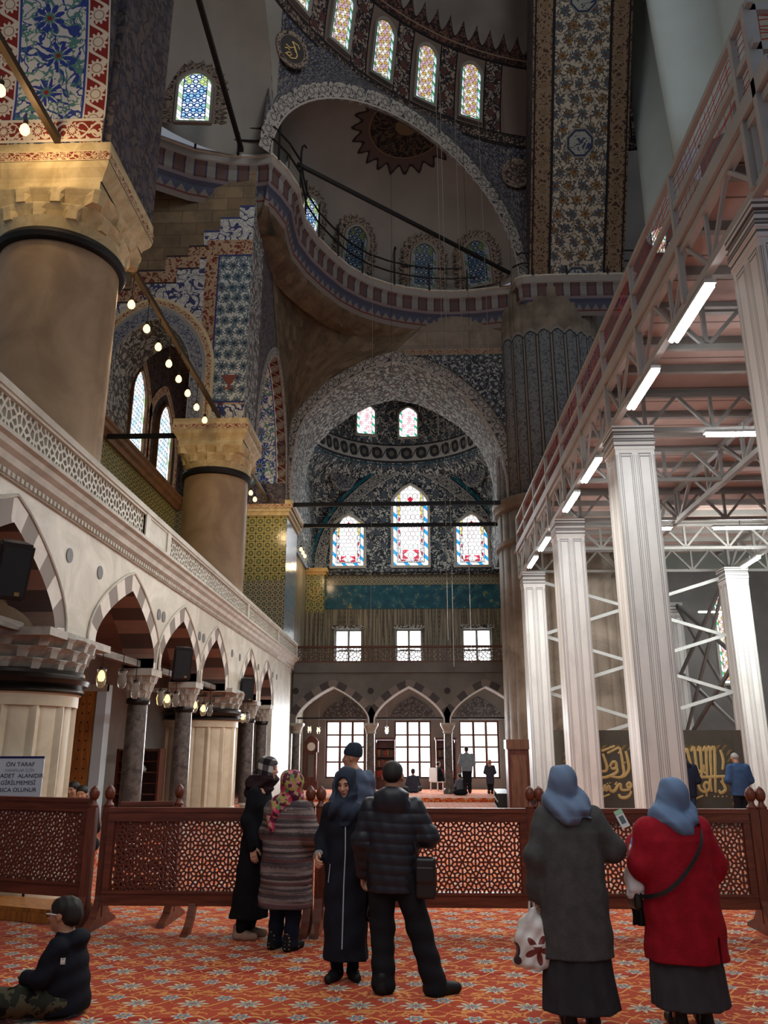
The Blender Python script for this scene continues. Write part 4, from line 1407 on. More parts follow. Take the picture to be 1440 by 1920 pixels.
# the big semi-dome
P = []; U = []
nu, nv = 90, 30
for i in range(nu+1):
    ph = radians(70 + 120*i/nu)
    P.append([DC + np.array([DR*cos(b)*cos(ph), DR*cos(b)*sin(ph), DR*sin(b)]) for b in [1.35*j/nv for j in range(nv+1)]])
    U.append([(DR*(ph-radians(130.87))+DRUM_SP*.5 + DRUM_SP*20, DR*1.35*j/nv) for j in range(nv+1)])
struct('ceiling_semi_dome', MB().grid(P, uv=U), M['drum'], label='large painted semi-dome with a ring of stained windows', smooth=True)
warm = m_stained('warm_stained_glass', .82, 2.3, 'warm', 1.15)
for k, nm in ((-2, 'fifth and rightmost'), (-1, 'fourth from left'), (0, 'middle'), (1, 'second from left'), (2, 'leftmost, cut by the top edge')):
    ph = radians(130.87 + 8.81*k)
    p = dome_pt(ph, .78, DR-.05)
    q = dome_pt(ph, 2.9, DR-.05)
    up = (q-p)/np.linalg.norm(q-p); r = np.array([sin(ph), -cos(ph), 0])
    nrm = np.cross(r, up)
    if np.dot(nrm, DC-p) < 0: nrm = -nrm
    # r x -n must give up
    if np.dot(np.cross(r, -nrm), up) < 0: r = -r
    arched_window(p, r, nrm, .82, 2.3, .45, warm, M['plaster'], 'amber and green stained window in the large dome ring, ' + nm, .1, .12, None, None, .15)
# great arch band
prof = [(26.85, 19.0), (26.4, 20.), (25.8, 21.), (24.95, 22.7), (24.15, 24.35), (22.65, 27.45), (20.9, 30.7), (18.8, 33.8), (16., 36.5)]
PR = dense(prof, 5)
def smooth_poly(p, it=6):
    p = [np.array(q, float) for q in p]
    for _ in range(it):
        p = [p[0]] + [(p[i-1]+2*p[i]+p[i+1])/4 for i in range(1, len(p)-1)] + [p[-1]]
    return [tuple(q) for q in p]
PR = smooth_poly(PR)
G = MB().grid([[(4.6+GA_W*i/8, y, z) for y, z in PR] for i in range(9)])
ga = struct('ceiling_great_arch', G, M['great'], label='great arch painted with flowers and two octagon medallions')
MB().grid([[(4.6+GA_W, y, z), (4.6+GA_W, y+1.6, z+.3)] for y, z in PR]).build('arch_side', M['plaster'], ga)
MB().grid([[(4.6, y, z), (4.6, y+1.6, z+.3)] for y, z in PR]).build('arch_side', M['fl_dark'], ga)
# rosette on the niche dome
def rosette():
    c = np.array([.05, 26.35, 23.3]); d0 = ell_hit((-.02, 23.57, 23.2))
    n = -(d0-EC)/np.linalg.norm(d0-EC)
    e1 = np.array([1., .35, 0]); e1 -= n*np.dot(e1, n); e1 /= np.linalg.norm(e1); e2 = np.cross(n, e1)
    t = thing('dome_rosette', (0, 0, 0), 0, 'large dark rosette with pointed rays painted in the plain plaster niche dome', 'rosette')
    def ring(r0, r1, mat, name, lift, star=None, nn=144):
        P = []
        for i in range(nn+1):
            a = 2*pi*i/nn; row = []
            for f in np.linspace(0, 1, 6):
                rr = r0 + (r1-r0)*f
                if star: rr *= 1 + (star(a)-1)*f
                q = ell_hit(d0 + e1*rr*cos(a) + e2*rr*sin(a)); row.append(q + n*lift)
            P.append(row)
        uv = [[(r1*2*pi*i/nn, (r1-r0)*f) for f in np.linspace(0, 1, 6)] for i in range(nn+1)]
        G = MB().grid(P, uv=uv)
        keep = [k for k, f in enumerate(G.f) if min(np.dot(np.array(G.v[i])-EC, EN) for i in f) > .1]
        G.f = [G.f[k] for k in keep]; G.uv = [G.uv[k] for k in keep]; G.mi = [G.mi[k] for k in keep]
        G.build(name, mat, t, True)
    teeth = 22
    def star(a):
        q = (a*teeth/(2*pi)) % 1.; return .84 + .2*max(0, 1-abs(q-.5)*2.6)**.8
    def star2(a):
        q = (a*teeth/(2*pi)) % 1.; return .8 + .19*max(0, 1-abs(q-.5)*2.8)**.8
    ring(.1, 2.16, plain('ray_outline', srgb(34, 28, 27), .8), 'ray_outline', .02, star)
    ring(.1, 2.11, plain('ray_fill', srgb(78, 62, 56), .8), 'rays', .03, star2)
    t0 = NT('rosette_disc', .8); u, v, _ = t0.uv()
    t0.col(t0.mix(vines(t0, u, v, 3.2, .05), srgb(24, 20, 20), srgb(74, 58, 40)))
    ring(.05, 1.42, plain('rosette_line', srgb(110, 88, 66), .8), 'rim', .04)
    ring(.05, 1.36, t0.m, 'disc', .05)
    ring(.001, .4, plain('rosette_centre', srgb(104, 84, 62), .8), 'centre', .06)
rosette()
# small windows at the foot of the niche dome
blue = m_stained('pale_blue_glass', .95, 1.75, 'blue', .9)
dark = m_stained('unlit_glass', .95, 1.75, 'blue', .05)
green = m_stained('pale_green_glass', .9, 1.7, 'clear', .7)
def exw(P, pane, label, W=.95, H=1.75, c=EC, sur=.42, lift=.16):
    P = np.array(P, float)
    if c is EC and P[2] < 19.5:
        b = ell_hit(P + np.array([0, 0, .15])); q = b-EC; z0 = q[2]/EZ; z1 = (q[2]+H*.9)/EZ; s = sqrt((1-z1*z1)/(1-z0*z0))
        top = EC + ET*(q@ET)*s + EN*(q@EN)*s + np.array([0, 0, z1*EZ])
        up = (top-b)/np.linalg.norm(top-b); g = -(ET*(q@ET)/EA**2 + EN*(q@EN)/EB**2); g /= np.linalg.norm(g)
        r = np.array([-g[1], g[0], 0]); n = np.cross(up, r)
        if n@g < 0: n = -n
        if np.cross(r, -n)@up < 0: r = -r
        return arched_window(b + n*.12, r, n, W, H, .5, pane, M['plaster'], label, .07, .1, sur, None, .15)
    d = (c-P); d[2] = 0; d /= np.linalg.norm(d)
    r = np.array([-d[1], d[0], 0]); up = np.cross(r, -d)
    if up[2] < 0: r = -r
    return arched_window(P + d*lift, r, d, W, H, .5, pane, M['plaster'], label, .07, .1, sur, None, .15)
exw((-3.5, 24.75, 19.12), blue, 'lit pale blue lattice window low in the niche dome, nearest the corner')
exw((-2.0, 26.35, 19.12), dark, 'dim latticed window in the niche dome, leftmost of three unlit ones')
exw((.5, 27.6, 19.12), dark, 'dim latticed window in the niche dome, middle of three unlit ones')
exw((2.72, 27.65, 19.12), dark, 'dim latticed window in the niche dome, rightmost of three unlit ones')
exw((-4.25, 23.25, 19.9), green, 'small greenish window almost hidden behind the cornice corner', .9, 1.7, EC, .3)
exw((-6.24, 19.5, 19.1), m_stained('blue_green_glass', .95, 1.75, 'blue', 1.3), 'blue and green round headed window high on the dark upper left plaster', .95, 1.75, np.array([-5.6, 10, 19]), .42, .75)
# iron tie rods
def rod(p, q, r, label, sq=True, mat='iron'):
    o = (MB().beam(p, q, r*1.7, r*2) if sq else MB().tube([p, q], r, 8)).build('tie_rod', M[mat])
    return tag(o, label, 'tie rod', 'iron tie rods')
rod((-5.0, 6, 19.15), (-5.0, 19.9, 19.1), .07, 'thick dark tie rod slanting across the dark upper left plaster')
rod((-3.55, 21.5, 19.9), (3.9, 27.1, 19.35), .06, 'dark tie rod stretched across the opening of the plaster niche dome')
rod((-5.2, 5.5, 10.45), (-5.2, 9.75, 10.45), .055, 'tie rod with bulbs in front of the blue painted arch, top left corner', True, 'rod')
rod((-5.2, 11.7, 10.45), (-5.2, 20.0, 10.45), .055, 'tie rod with nine bulbs between the two massive columns', True, 'rod')
rod((-5.2, 22.0, 10.45), (-5.2, 27.9, 10.45), .05, 'tie rod with bulbs from the far column to the tiled pier', True, 'rod')
rod((-8.5, 20.6, 10.15), (-6.4, 20.6, 10.15), .06, 'short black tie rod crossing in front of the left gallery windows')
rod((-4.4, 28.1, 10.4), (3.6, 28.1, 10.4), .07, 'upper of the two black tie rods across the far bay')
rod((-4.5, 31.0, 10.4), (3.6, 31.0, 10.4), .07, 'lower of the two black tie rods across the far bay')
# ------------------------------------------------------------------ far bay
XC, BA = -.45, 4.15
def bay_pt(th, z):
    f = min(1, max(0, (z-12.3)/2.4))
    n = 18*(1-f)**1.5 + 2.0
    b = 5.0 - .5*f**3
    c, s = cos(th), sin(th)
    r = ((abs(c)/BA)**n + (abs(s)/b)**n)**(-1/n)
    return (XC + r*c, 31.1 + r*s, z)
zs = list(np.linspace(9.5, 18.2, 30))
P = []; nth = 96
for i in range(nth+1):
    u = pi*(1-i/nth)
    P.append([bay_pt(u, z) for z in zs])
P = np.array(P)
uvb = np.stack([P[:, :, 0]*1. + (P[:, :, 1]-31)*np.sign(P[:, :, 0]-XC)*0, P[:, :, 2]], 2)
al_ = np.concatenate([[0], np.cumsum(np.linalg.norm(np.diff(P[:, 4, :2], axis=0), axis=1))]); arcl = al_[:, None]*np.ones((1, len(zs)))
def m_bay():
    t = NT('bay_wall_paint', .8)
    u, v, _ = t.uv()
    vin = vines(t, u, v, 6., .075, .7)
    p, o, h = flower(t, u, v, .62, .62, .3, 8)
    g = srgb(176, 178, 172); k = srgb(44, 50, 56)
    c = t.mix(vin | o, g, k); c = t.mix(p, c, srgb(74, 84, 92))
    # ring band with big blossoms
    a = ((u/.8).fr()-.5)*.8; b = v-15.2
    r = (a*a+b*b).sqrt()
    bc = t.mix((r < .3) | (abs(b - (u*(2*pi/.8)).sin()*.22) < .05), srgb(164, 164, 158), srgb(46, 50, 56))
    bc = t.mix(r < .14, bc, srgb(110, 104, 98))
    c = t.mix((v > 14.78) & (v < 15.62), c, bc)
    c = t.mix((abs(v-14.78) < .05) | (abs(v-15.62) < .04), c, srgb(40, 44, 52))
    c = t.mix((abs(v-14.66) < .03), c, srgb(30, 70, 84))
    t.col(c); return t.m
M['bay'] = m_bay()
bay = struct('wall_bay', MB().grid(P, uv=np.stack([arcl, P[:, :, 2]], 2)), M['bay'], label='densely painted niche wall of the far bay with stained windows', smooth=True)
P = []
for i in range(nth+1):
    u = pi*(1-i/nth); row = []
    for j in range(9):
        q = j/8; x, y, z = bay_pt(u, 18.2); a = q*pi/2
        row.append((XC+(x-XC)*cos(a), 31.1+(y-31.1)*cos(a), 18.2+2.6*sin(a)))
    P.append(row)
struct('ceiling_bay', MB().grid(P), M['fl_lunette'], label='small painted half dome of the far bay', smooth=True)
# lunette arch on the far wall
lun = [(-3.95, 9.7)] + arch_pts(-.07, 3.88, 9.9, 4.55, .3, 30) + [(3.8, 9.7)]
strip(MB(), lun, offset(lun, .5), MY(35.86), .05).build('lunette_border', M['lunette_band'], bay)
lp = offset(lun, .56); strip(MB(), lp, offset(lp, .16), MY(35.84), .06).build('lunette_fillet', M['teal'], bay)
for x, nm in ((-3.2, 'left'), (2.95, 'right')):
    bx = XC + (x-XC)
    # find the wall behind
    best = min((bay_pt(pi*(1-i/300), 14.1) for i in range(301)), key=lambda q: abs(q[0]-x))
    o = thing('roundel', (x, best[1]-.06, 14.05), 0, 'blue black painted roundel in the %s corner above the far windows' % nm, 'roundel')
    d = np.array([XC-x, 31.-best[1]]); d /= np.linalg.norm(d)
    o.rotation_euler = (pi/2, 0, atan2(d[1], d[0])+pi/2)
    t0 = NT('roundel_paint', .8); u, v, _ = t0.uv()
    MB().lathe([(.001, .05), (.55, .05)], 40, cap=False).build('disc', m_painted('roundel_ink_'+nm, srgb(40, 50, 76), srgb(140, 140, 136), srgb(30, 36, 56), .4, .3, 4., .05), o)
    MB().lathe([(.55, .0), (.56, .08), (.66, .08), (.68, .0)], 40, cap=False).build('rim', M['lunette_band'], o)
# windows of the lunette
bayk = 2.0
gl1 = m_stained('bay_glass_tall', 1.58, 3.85, 'bay', bayk)
gl2 = m_stained('bay_glass', 1.42, 2.4, 'bay', bayk)
gl3 = m_stained('bay_glass_upper', .84, 1.5, 'rose', bayk)
arched_window((-.03, 35.95, 9.82), (1, 0, 0), (0, -1, 0), 1.58, 3.85, .85, gl1, M['trimstone'], 'tall stained glass window in the middle of the far wall', .12, .2, None, None, .5)
arched_window((-2.92, 35.95, 9.82), (1, 0, 0), (0, -1, 0), 1.42, 2.4, .62, gl2, M['trimstone'], 'shorter stained glass window left of the tall one on the far wall', .12, .2, None, None, .5)
arched_window((2.8, 35.95, 9.82), (1, 0, 0), (0, -1, 0), 1.42, 2.4, .62, gl2, M['trimstone'], 'shorter stained glass window right of the tall one on the far wall', .12, .2, None, None, .5)
for x, y, nm in ((-2.1, 35.1, 'left of three'), (-.09, 35.55, 'middle of three'), (1.8, 35.15, 'right of three')):
    n = np.array([XC-x, 31.-y]); n /= np.linalg.norm(n)*1.
    n3 = (n[0]*.5, n[1], 0)
    r = (-n3[1], n3[0], 0)
    arched_window((x, y, 16.0), r, n3, .84, 1.5, .4, gl3, M['trimstone'], 'small bright stained window high under the far arch, ' + nm, .08, .12, None, None, .35)
# flat far wall below
holes = []
WLO = [(-3.82, -2.1), (-.82, .78), (2.0, 3.72)]
for a, b in WLO: holes.append([(a, .55), (a, 2.95), (b, 2.95), (b, .55)])
WUP = [(-3.5, -2.25), (-.75, .45), (2.25, 3.55)]
for a, b in WUP: holes.append([(a, 5.05), (a, 6.95), (b, 6.95), (b, 5.05)])
mb = MB().poly([[(-5.2, 0), (26, 0), (26, 9.55), (-5.2, 9.55)]] + holes, MY(36.0), .55, backface=False)
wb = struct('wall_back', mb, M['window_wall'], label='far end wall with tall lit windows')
MB().poly([[(-4.7, 4.72), (4.2, 4.72), (4.2, 7.85), (-4.7, 7.85)]] + holes[3:], MY(35.97), .02).build('gallery_tiles', M['tile_bay'], wb)
MB().poly([[(-4.7, 7.85), (4.2, 7.85), (4.2, 8.95), (-4.7, 8.95)]], MY(35.95), .04).build('teal_band', M['teal'], wb)
MB().poly([[(-4.7, 8.95), (4.2, 8.95), (4.2, 9.4), (-4.7, 9.4)]], MY(35.93), .06).build('painted_frieze', M['tile_vine'], wb)
mb = MB().box(-4.7, 4.2, 35.8, 36, 9.4, 9.5).box(-4.7, 4.2, 35.72, 36, 9.5, 9.62)
mb.build('frieze_moulding', M['fl_lunette'], wb)
# filigree lunettes above the low windows
for a, b in WLO:
    xc = (a+b)/2; pts = arch_pts(xc, .98, 3.12, .85, .5, 16)
    MB().poly([pts], MY(35.93), .05).build('filigree', M['filigree'], wb)
def casement(x0, x1, z0, z1, label, cols, rows, mat):
    t = thing(window_name(), (0, 0, 0), 0, label, 'window', None, 'structure')
    mb = MB(); y = 36.3
    mb.box(x0, x0+.07, y-.06, y+.06, z0, z1).box(x1-.07, x1, y-.06, y+.06, z0, z1).box(x0+.07, x1-.07, y-.06, y+.06, z0, z0+.07).box(x0+.07, x1-.07, y-.06, y+.06, z1-.07, z1)
    mb.build('frame', mat, t)
    mb = MB()
    for c in cols: mb.box(x0+(x1-x0)*c-.05, x0+(x1-x0)*c+.05, y-.04, y+.04, z0+.07, z1-.07)
    mb.build('mullion', mat, t)
    mb = MB()
    for r in rows: mb.box(x0+.07, x1-.07, y-.03, y+.03, z0+(z1-z0)*r-.035, z0+(z1-z0)*r+.035)
    mb.build('glazing_bar', mat, t)
    MB().poly([[(x0, z0), (x1, z0), (x1, z1), (x0, z1)]], MY(36.42), .02).build('pane', M['daylight'], t)
for (a, b), nm in zip(WLO, ('left', 'middle', 'right')):
    casement(a, b, .55, 2.95, 'tall daylit window at floor level in the far wall, ' + nm + ' of three', (.36, .68), (.28, .54, .75), M['wood_brown'])
for (a, b), nm in zip(WUP, ('left', 'middle', 'right')):
    casement(a, b, 5.05, 6.95, 'bright square paned window behind the wooden balcony, ' + nm + ' of three', (.5,), (.5,), M['white'])
    MB().box(a-.1, b+.1, 35.86, 36, 6.95, 7.1).build('window_head', M['fl_grey'], wb)
# side walls of the bay
struct('wall_bay_left', MB().poly([[(30.6, 0), (36.3, 0), (36.3, 9.6), (30.6, 9.6)]], MX(-4.75), .2), M['tile_bay'], label='left side wall of the far bay')
struct('wall_bay_right', MB().poly([[(30.6, 0), (30.6, 9.6), (36.3, 9.6), (36.3, 0)]], MX(4.1), -.2), M['plaster_wall'], label='right side wall of the far bay')
t = thing('corner_pilaster', (-4.35, 35.6, 0), 0, 'tiled pilaster with a gilded moulding in the far left corner above the balcony', 'pilaster', None, 'structure')
MB().box(-.4, .42, -.3, .35, 4.75, 7.6).build('lower_tiles', M['tile_bay'], t)
MB().box(-.4, .42, -.3, .35, 7.6, 9.3).build('upper_tiles', M['tile_green'], t)
MB().box(-.46, .5, -.36, .35, 9.3, 9.42).box(-.5, .56, -.44, .35, 9.42, 9.6).build('moulding', M['gold_trim'], t)
S = MB()
for path in ([(-.25, 8.6), (-.1, 8.3), (.1, 8.35), (.25, 8.7)], [(-.3, 8.25), (0, 8.1), (.3, 8.3)], [(-.05, 8.8), (-.02, 8.3)], [(.12, 8.8), (.14, 8.4)]):
    S.tube([(a, -.32, b) for a, b in path], .025, 5)
S.build('gold_letters', M['gold'], t)

# balcony
t = thing('balcony', (-.5, 32.1, 4.7), 0, 'dark wooden balcony with a pierced balustrade across the far bay', 'balcony')
MB().box(-4.2, 4.5, -.1, 3.85, 0, .1).build('floor_slab', M['wood_grey'], t)
MB().box(-4.2, 4.5, -.16, -.04, -.05, .34).build('fascia', M['shaded_stone'], t)
mb = MB().box(-4.2, 4.5, -.14, -.02, .34, .4).box(-4.2, 4.5, -.16, .0, .92, 1.0)
mb.build('rail', M['wood_brown'], t)
rosette_lattice(8.6, .52, .013, .05, lambda u, v, d: (u-4.15, -.08+d, v+.4), 3.).build('balustrade_screen', M['wood_brown'], t)
# arcade below the balcony
BARC = [(-3.14, 1.42), (-.15, 1.36), (2.86, 1.42)]
outl = [(-4.72, 2.7)]
for xc, a in BARC: outl += [(xc-a, 2.7)] + arch_pts(xc, a, 2.85, 1.25, .5, 20) + [(xc+a, 2.7)]
outl += [(4.1, 2.7), (4.1, 4.72), (-4.72, 4.72)]
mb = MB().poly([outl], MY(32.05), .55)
wbal = struct('wall_balcony_arcade', mb, M['shaded_stone'], label='shadowed arcade wall under the balcony')
for xc, a in BARC:
    pts = [(xc-a, 2.72)] + arch_pts(xc, a, 2.85, 1.25, .5, 20) + [(xc+a, 2.72)]
    o = offset(pts, .3); o[0] = (pts[0][0]-.3, 2.72); o[-1] = (pts[-1][0]+.3, 2.72)
    strip(MB(), pts, o, MY(32.05), .012).build('voussoir_band', M['vouss_dark'], wbal)
    MB().tube([(p[0], 32.05, p[1]) for p in pts], .035, 6).build('arch_edge', M['white'], wbal)
    p2 = [(xc-a, 2.72)] + arch_pts(xc, a, 2.85, 1.25, .5, 20) + [(xc+a, 2.72)]
    MB().tube([(p[0], 32.6, p[1]) for p in p2], .03, 6).build('arch_edge', M['white'], wbal)
for x in (-4.6, -1.65, 1.35):
    MB().lathe([(.001, 0), (.12, 0), (.12, .02), (.001, .02)], 20).build('inlay_disc', M['disc_dark'], wbal).matrix_local = Matrix.Translation((x, 32.04, 3.95)) @ Matrix.Rotation(pi/2, 4, 'X')
for x, l in ((-4.56, 'at the far left end'), (-1.65, 'left of the kneeling man'), (1.35, 'right of the kneeling man'), (3.9, 'at the far right end')):
    t = thing('balcony_column', (x, 32.3, .13), 0, 'slim dark column carrying the balcony, ' + l, 'column', 'columns under the balcony')
    MB().lathe([(.22, 0), (.22, .12), (.17, .2)], 20).build('base', M['verd'], t, 40)
    MB().lathe([(.165, .2), (.155, 2.2)], 24).build('shaft', M['verd'], t, 40)
    mb = MB().lathe([(.17, 2.2), (.2, 2.24), (.18, 2.3), (.28, 2.5)], 16).box(-.28, .28, -.28, .28, 2.5, 2.6)
    mb.build('capital', M['cap_grey'], t)
rod((-4.6, 32.3, 2.92), (4.0, 32.3, 2.92), .035, 'thin dark tie bar across the arches under the balcony')

# furniture along the far wall
t = thing('grandfather_clock', (-4.3, 35.2, .13), 0, 'tall dark wooden grandfather clock at the far left under the balcony', 'clock')
MB().box(-.28, .28, -.16, .16, 0, .35).build('plinth', M['wood_red'], t)
MB().box(-.22, .22, -.13, .13, .35, 1.5).build('trunk', M['wood_red'], t)
mb = MB().box(-.28, .28, -.16, .16, 1.5, 1.95); mb.poly([[(-.28, 1.95), (.28, 1.95), (.16, 2.1), (0, 2.2), (-.16, 2.1)]], lambda u, v, d: (u, -.12+d, v), .24)
hd = mb.build('hood', M['wood_red'], t)
MB().lathe([(.001, 0), (.17, 0)], 24, cap=False).build('dial', M['white'], hd).matrix_local = Matrix.Translation((0, -.165, 1.73)) @ Matrix.Rotation(pi/2, 4, 'X')
MB().poly([[(-.12, .5), (.12, .5), (.12, 1.4), (-.12, 1.4)]], lambda u, v, d: (u, -.14+d, v), .005).build('glass_door', M['disc'], t)
def bookcase(x, label):
    t = thing('bookcase', (x, 35.55, .13), 0, label, 'bookcase')
    mb = MB().box(-.42, -.37, -.2, .2, 0, 2.0).box(.37, .42, -.2, .2, 0, 2.0).box(-.42, .42, .16, .2, 0, 2.0).box(-.46, .46, -.22, .2, 2.0, 2.1)
    mb.build('carcass', M['wood_red'], t)
    for z in (.02, .5, .9, 1.3, 1.68): MB().box(-.37, .37, -.18, .16, z, z+.03).build('shelf', M['wood_red'], t)
    return t
NTH = ('first', 'second', 'third', 'fourth', 'fifth', 'sixth', 'seventh', 'eighth', 'ninth', 'tenth', 'eleventh', 'twelfth', 'thirteenth', 'fourteenth', 'fifteenth', 'sixteenth', 'seventeenth', 'eighteenth', 'nineteenth', 'twentieth', 'twenty-first')
cols_ = [srgb(90, 60, 44), srgb(120, 96, 64), srgb(70, 40, 36), srgb(60, 70, 72), srgb(120, 40, 34)]
bm_ = [plain('book_cover', c, .7) for c in cols_]
for x, l in ((-1.2, 'dark bookcase between the left and middle far windows'), (1.38, 'dark bookcase between the middle and right far windows')):
    bookcase(x, l)
    nm = 'left' if x < 0 else 'right'
    for si, z in enumerate((.53, .93, 1.33)):
        p = -.35
        k = 0
        while p < .3:
            w = random.uniform(.05, .09); h = random.uniform(.22, .32)
            o = MB().box(0, w-.004, -.12, .12, 0, h).build('book', bm_[k % 5] if si else bm_[4]); k += 1
            o.location = (x+p, 35.55, .13+z)
            tag(o, '%s book, %s from the left on the %s shelf of the %s far bookcase' % (('brown', 'tan', 'dark red', 'grey green', 'red')[(k-1) % 5 if si else 4], NTH[k-1], ('lower', 'middle', 'upper')[si], nm), 'book', 'books on the %s shelf of the %s far bookcase' % (('lower', 'middle', 'upper')[si], nm))
            p += w
def shoe_rack(x, y, rz, L, label):
    t = thing('shoe_rack', (x, y, 0), rz, label, 'shoe rack')
    mb = MB().box(-.18, .18, -L/2, -L/2+.03, 0, .5).box(-.18, .18, L/2-.03, L/2, 0, .5).box(.15, .18, -L/2, L/2, 0, .5)
    for k in range(1, 4): mb.box(-.18, .15, -L/2+L*k/4-.012, -L/2+L*k/4+.012, 0, .5)
    mb.build('carcass', M['black'], t)
    for z in (.03, .24, .47): MB().box(-.2, .15, -L/2+.03, L/2-.03, z, z+.03).build('shelf', M['disc'], t)
shoe_rack(2.75, 26.6, -.06, 3.0, 'long low dark shoe rack at the right edge of the far carpet')
shoe_rack(3.42, 24.9, 0, 1.6, 'second low dark shoe rack, beside the wooden cabinet')
t = thing('wooden_cabinet', (2.95, 24.2, 0), 0, 'tall reddish brown wooden cabinet with a carved top in front of the big stone pier', 'cabinet')
MB().box(-.27, .32, -.3, .3, 0, 1.75).build('body', M['wood_red'], t)
MB().box(-.3, .35, -.33, .33, 1.75, 2.02).build('carved_frieze', M['wood_brown'], t)
MB().box(-.2, .25, -.32, -.3, .2, 1.6).build('door', M['wood_brown'], t)

# big fluted pier
t = thing('elephant_foot_pier', (5.4, 29.0, 0), 0, 'huge fluted stone pier at the right of the far bay', 'pier', None, 'structure')
def lobes(a, z):
    return 1 - .035*abs(cos(a*12))**.5*1.0 + .0
def lob(a, z):
    k = (a*26/(2*pi)) % 1.; return 1 - .03*(1-sqrt(max(0, 1-(2*k-1)**2)))
MB().lathe([(2.2, 0), (2.18, 3), (2.16, 6), (2.14, 10.1)], 26*10, (0, 0, 0), lob).build('fluted_shaft', M['pier'], t, True)
MB().lathe([(2.16, 8.75), (2.24, 8.8), (2.24, 8.95), (2.16, 9.0)], 120).build('ring_moulding', M['pier'], t, 40)
MB().lathe([(2.14, 10.05), (2.24, 10.12), (2.27, 10.25), (2.33, 10.32), (2.33, 10.48), (2.15, 10.5)], 120).build('capital_moulding', M['pier'], t, 40)
def m_lobes():
    tt = NT('painted_pier_lobes', .8)
    u, v, _ = tt.uv()
    w = 2*pi*2.15/26
    a = ((u/w).fr()-.5)*w
    top = 6.2 + (w*w*.2 - a*a)*3.2
    vin = vines(tt, u*1.2, v, 6.0, .09, .8)
    c = tt.mix(vin, srgb(84, 84, 88), srgb(116, 116, 114))
    e = abs(a) > w*.40
    c = tt.mix(e, c, srgb(128, 118, 108)); c = tt.mix(abs(abs(a)-w*.4) < .018, c, srgb(38, 36, 40))
    n = tt.noise(tt.vec(u, v, 0.), 1.4, 5)
    st = tt.mix(n.ss(.3, .7), srgb(140, 124, 106), srgb(104, 90, 76))
    c = tt.mix(v > top, c, srgb(40, 38, 42)); c = tt.mix(v > top+.06, c, srgb(130, 122, 112)); c = tt.mix(v > top+.18, c, st)
    tt.col(c); return tt.m
MB().lathe([(2.12, 10.4), (2.12, 14.), (2.12, 18.8)], 26*8, (0, 0, 0), lob).build('painted_shaft', m_lobes(), t, True)
# wall and piers behind the scaffold, right
mb = MB().poly([[(7, 9.5), (28, 9.5), (28, 20), (7, 20)]], MY(36.0), .4)
w = struct('wall_right', mb, plain('grey_green_plaster', srgb(150, 152, 140), .9, .2, 0, .12, .5), label='grey green plaster wall far behind the scaffold pillars')
mb = MB().box(7.6, 28, 36.5, 37, 20, 44)
struct('wall_dome_right', mb, M['plaster'], label='dark upper wall far behind the scaffold railing')
for x, z, nm in ((13.05, 26.4, 'left of two'), (13.75, 25.1, 'right of two')):
    arched_window((x, 36.45, z), (1, 0, 0), (0, -1, 0), .75, 2.0, .4, m_stained('far_glass', .75, 2.0, 'warm', 1.2), M['plaster'], 'tiny stained window glimpsed through the red netted railing, ' + nm, .08, .12, None, None, .2)
arched_window((13.9, 35.95, 4.5), (1, 0, 0), (0, -1, 0), .9, 3.9, .5, m_stained('far_coloured_glass', .9, 3.9, 'warm', 2.2), M['trimstone'], 'narrow coloured window behind the back scaffold pillar', .1, .15, None, None, .3)
t = thing('round_stone_pier', (21.5, 34, 0), 0, 'brown stone pier partly seen at the right edge behind the scaffold', 'pier', None, 'structure')
MB().lathe([(2.2, 0), (2.1, 12)], 26*6, (0, 0, 0), lob).build('shaft', M['stone'], t, True)
# white sheeting
P = []
for i in range(61):
    q = i/60; y = 25.6 - 17*q; row = []
    for j in range(17):
        z = 18.6 + 24*j/16
        x = 9.1 + .45*sin(y*1.15)+.2*sin(y*2.9+1) + (.35*sin(y*1.9+z*.12)) - .012*max(0, z-20)**1.2
        yy = y + .5*max(0, (22-z))*.0 + (.5*sin((z-19)*.16)*(1-q))
        row.append((x, yy, z + .8*(1-q)*max(0, 1-j/6)))
    P.append(row)
o = MB().grid(P).build('white_sheeting', M['sheet'], None, True)
sm = o.modifiers.new('thickness', 'SOLIDIFY'); sm.thickness = .01
tag(o, 'pale grey green protective sheeting hanging in folds at the upper right', 'sheeting')

# hanging lamp cords in the nave
for x, y, z0, z1, l in ((.98, 22, 4.6, 24, 'left of the pair nearest the right arch foot'), (1.12, 22, 3.9, 24, 'right of the pair nearest the right arch foot'), (1.75, 24, 4.2, 24, 'ending beside the right upper windows'),
        (-1.35, 26, 5.5, 24, 'in front of the left stained window'), (2.6, 24, 7.0, 24, 'just left of the huge fluted pier'), (-.6, 24, 14, 24, 'above the top of the far arch'), (2.0, 24, 13, 24, 'left of the painted scroll spandrel'), (3.2, 22, 14, 24, 'beside the right end of the niche arch')):
    o = MB().tube([(x, y, z0), (x+.02, y, (z0+z1)/2), (x, y, z1)], .008 if z0 < 8 else .006, 5).build('hanging_wire', M['cord'] if z0 < 8 else M['iron'])
    tag(o, 'thin hanging lamp cord ' + l, 'cord', 'hanging lamp cords')

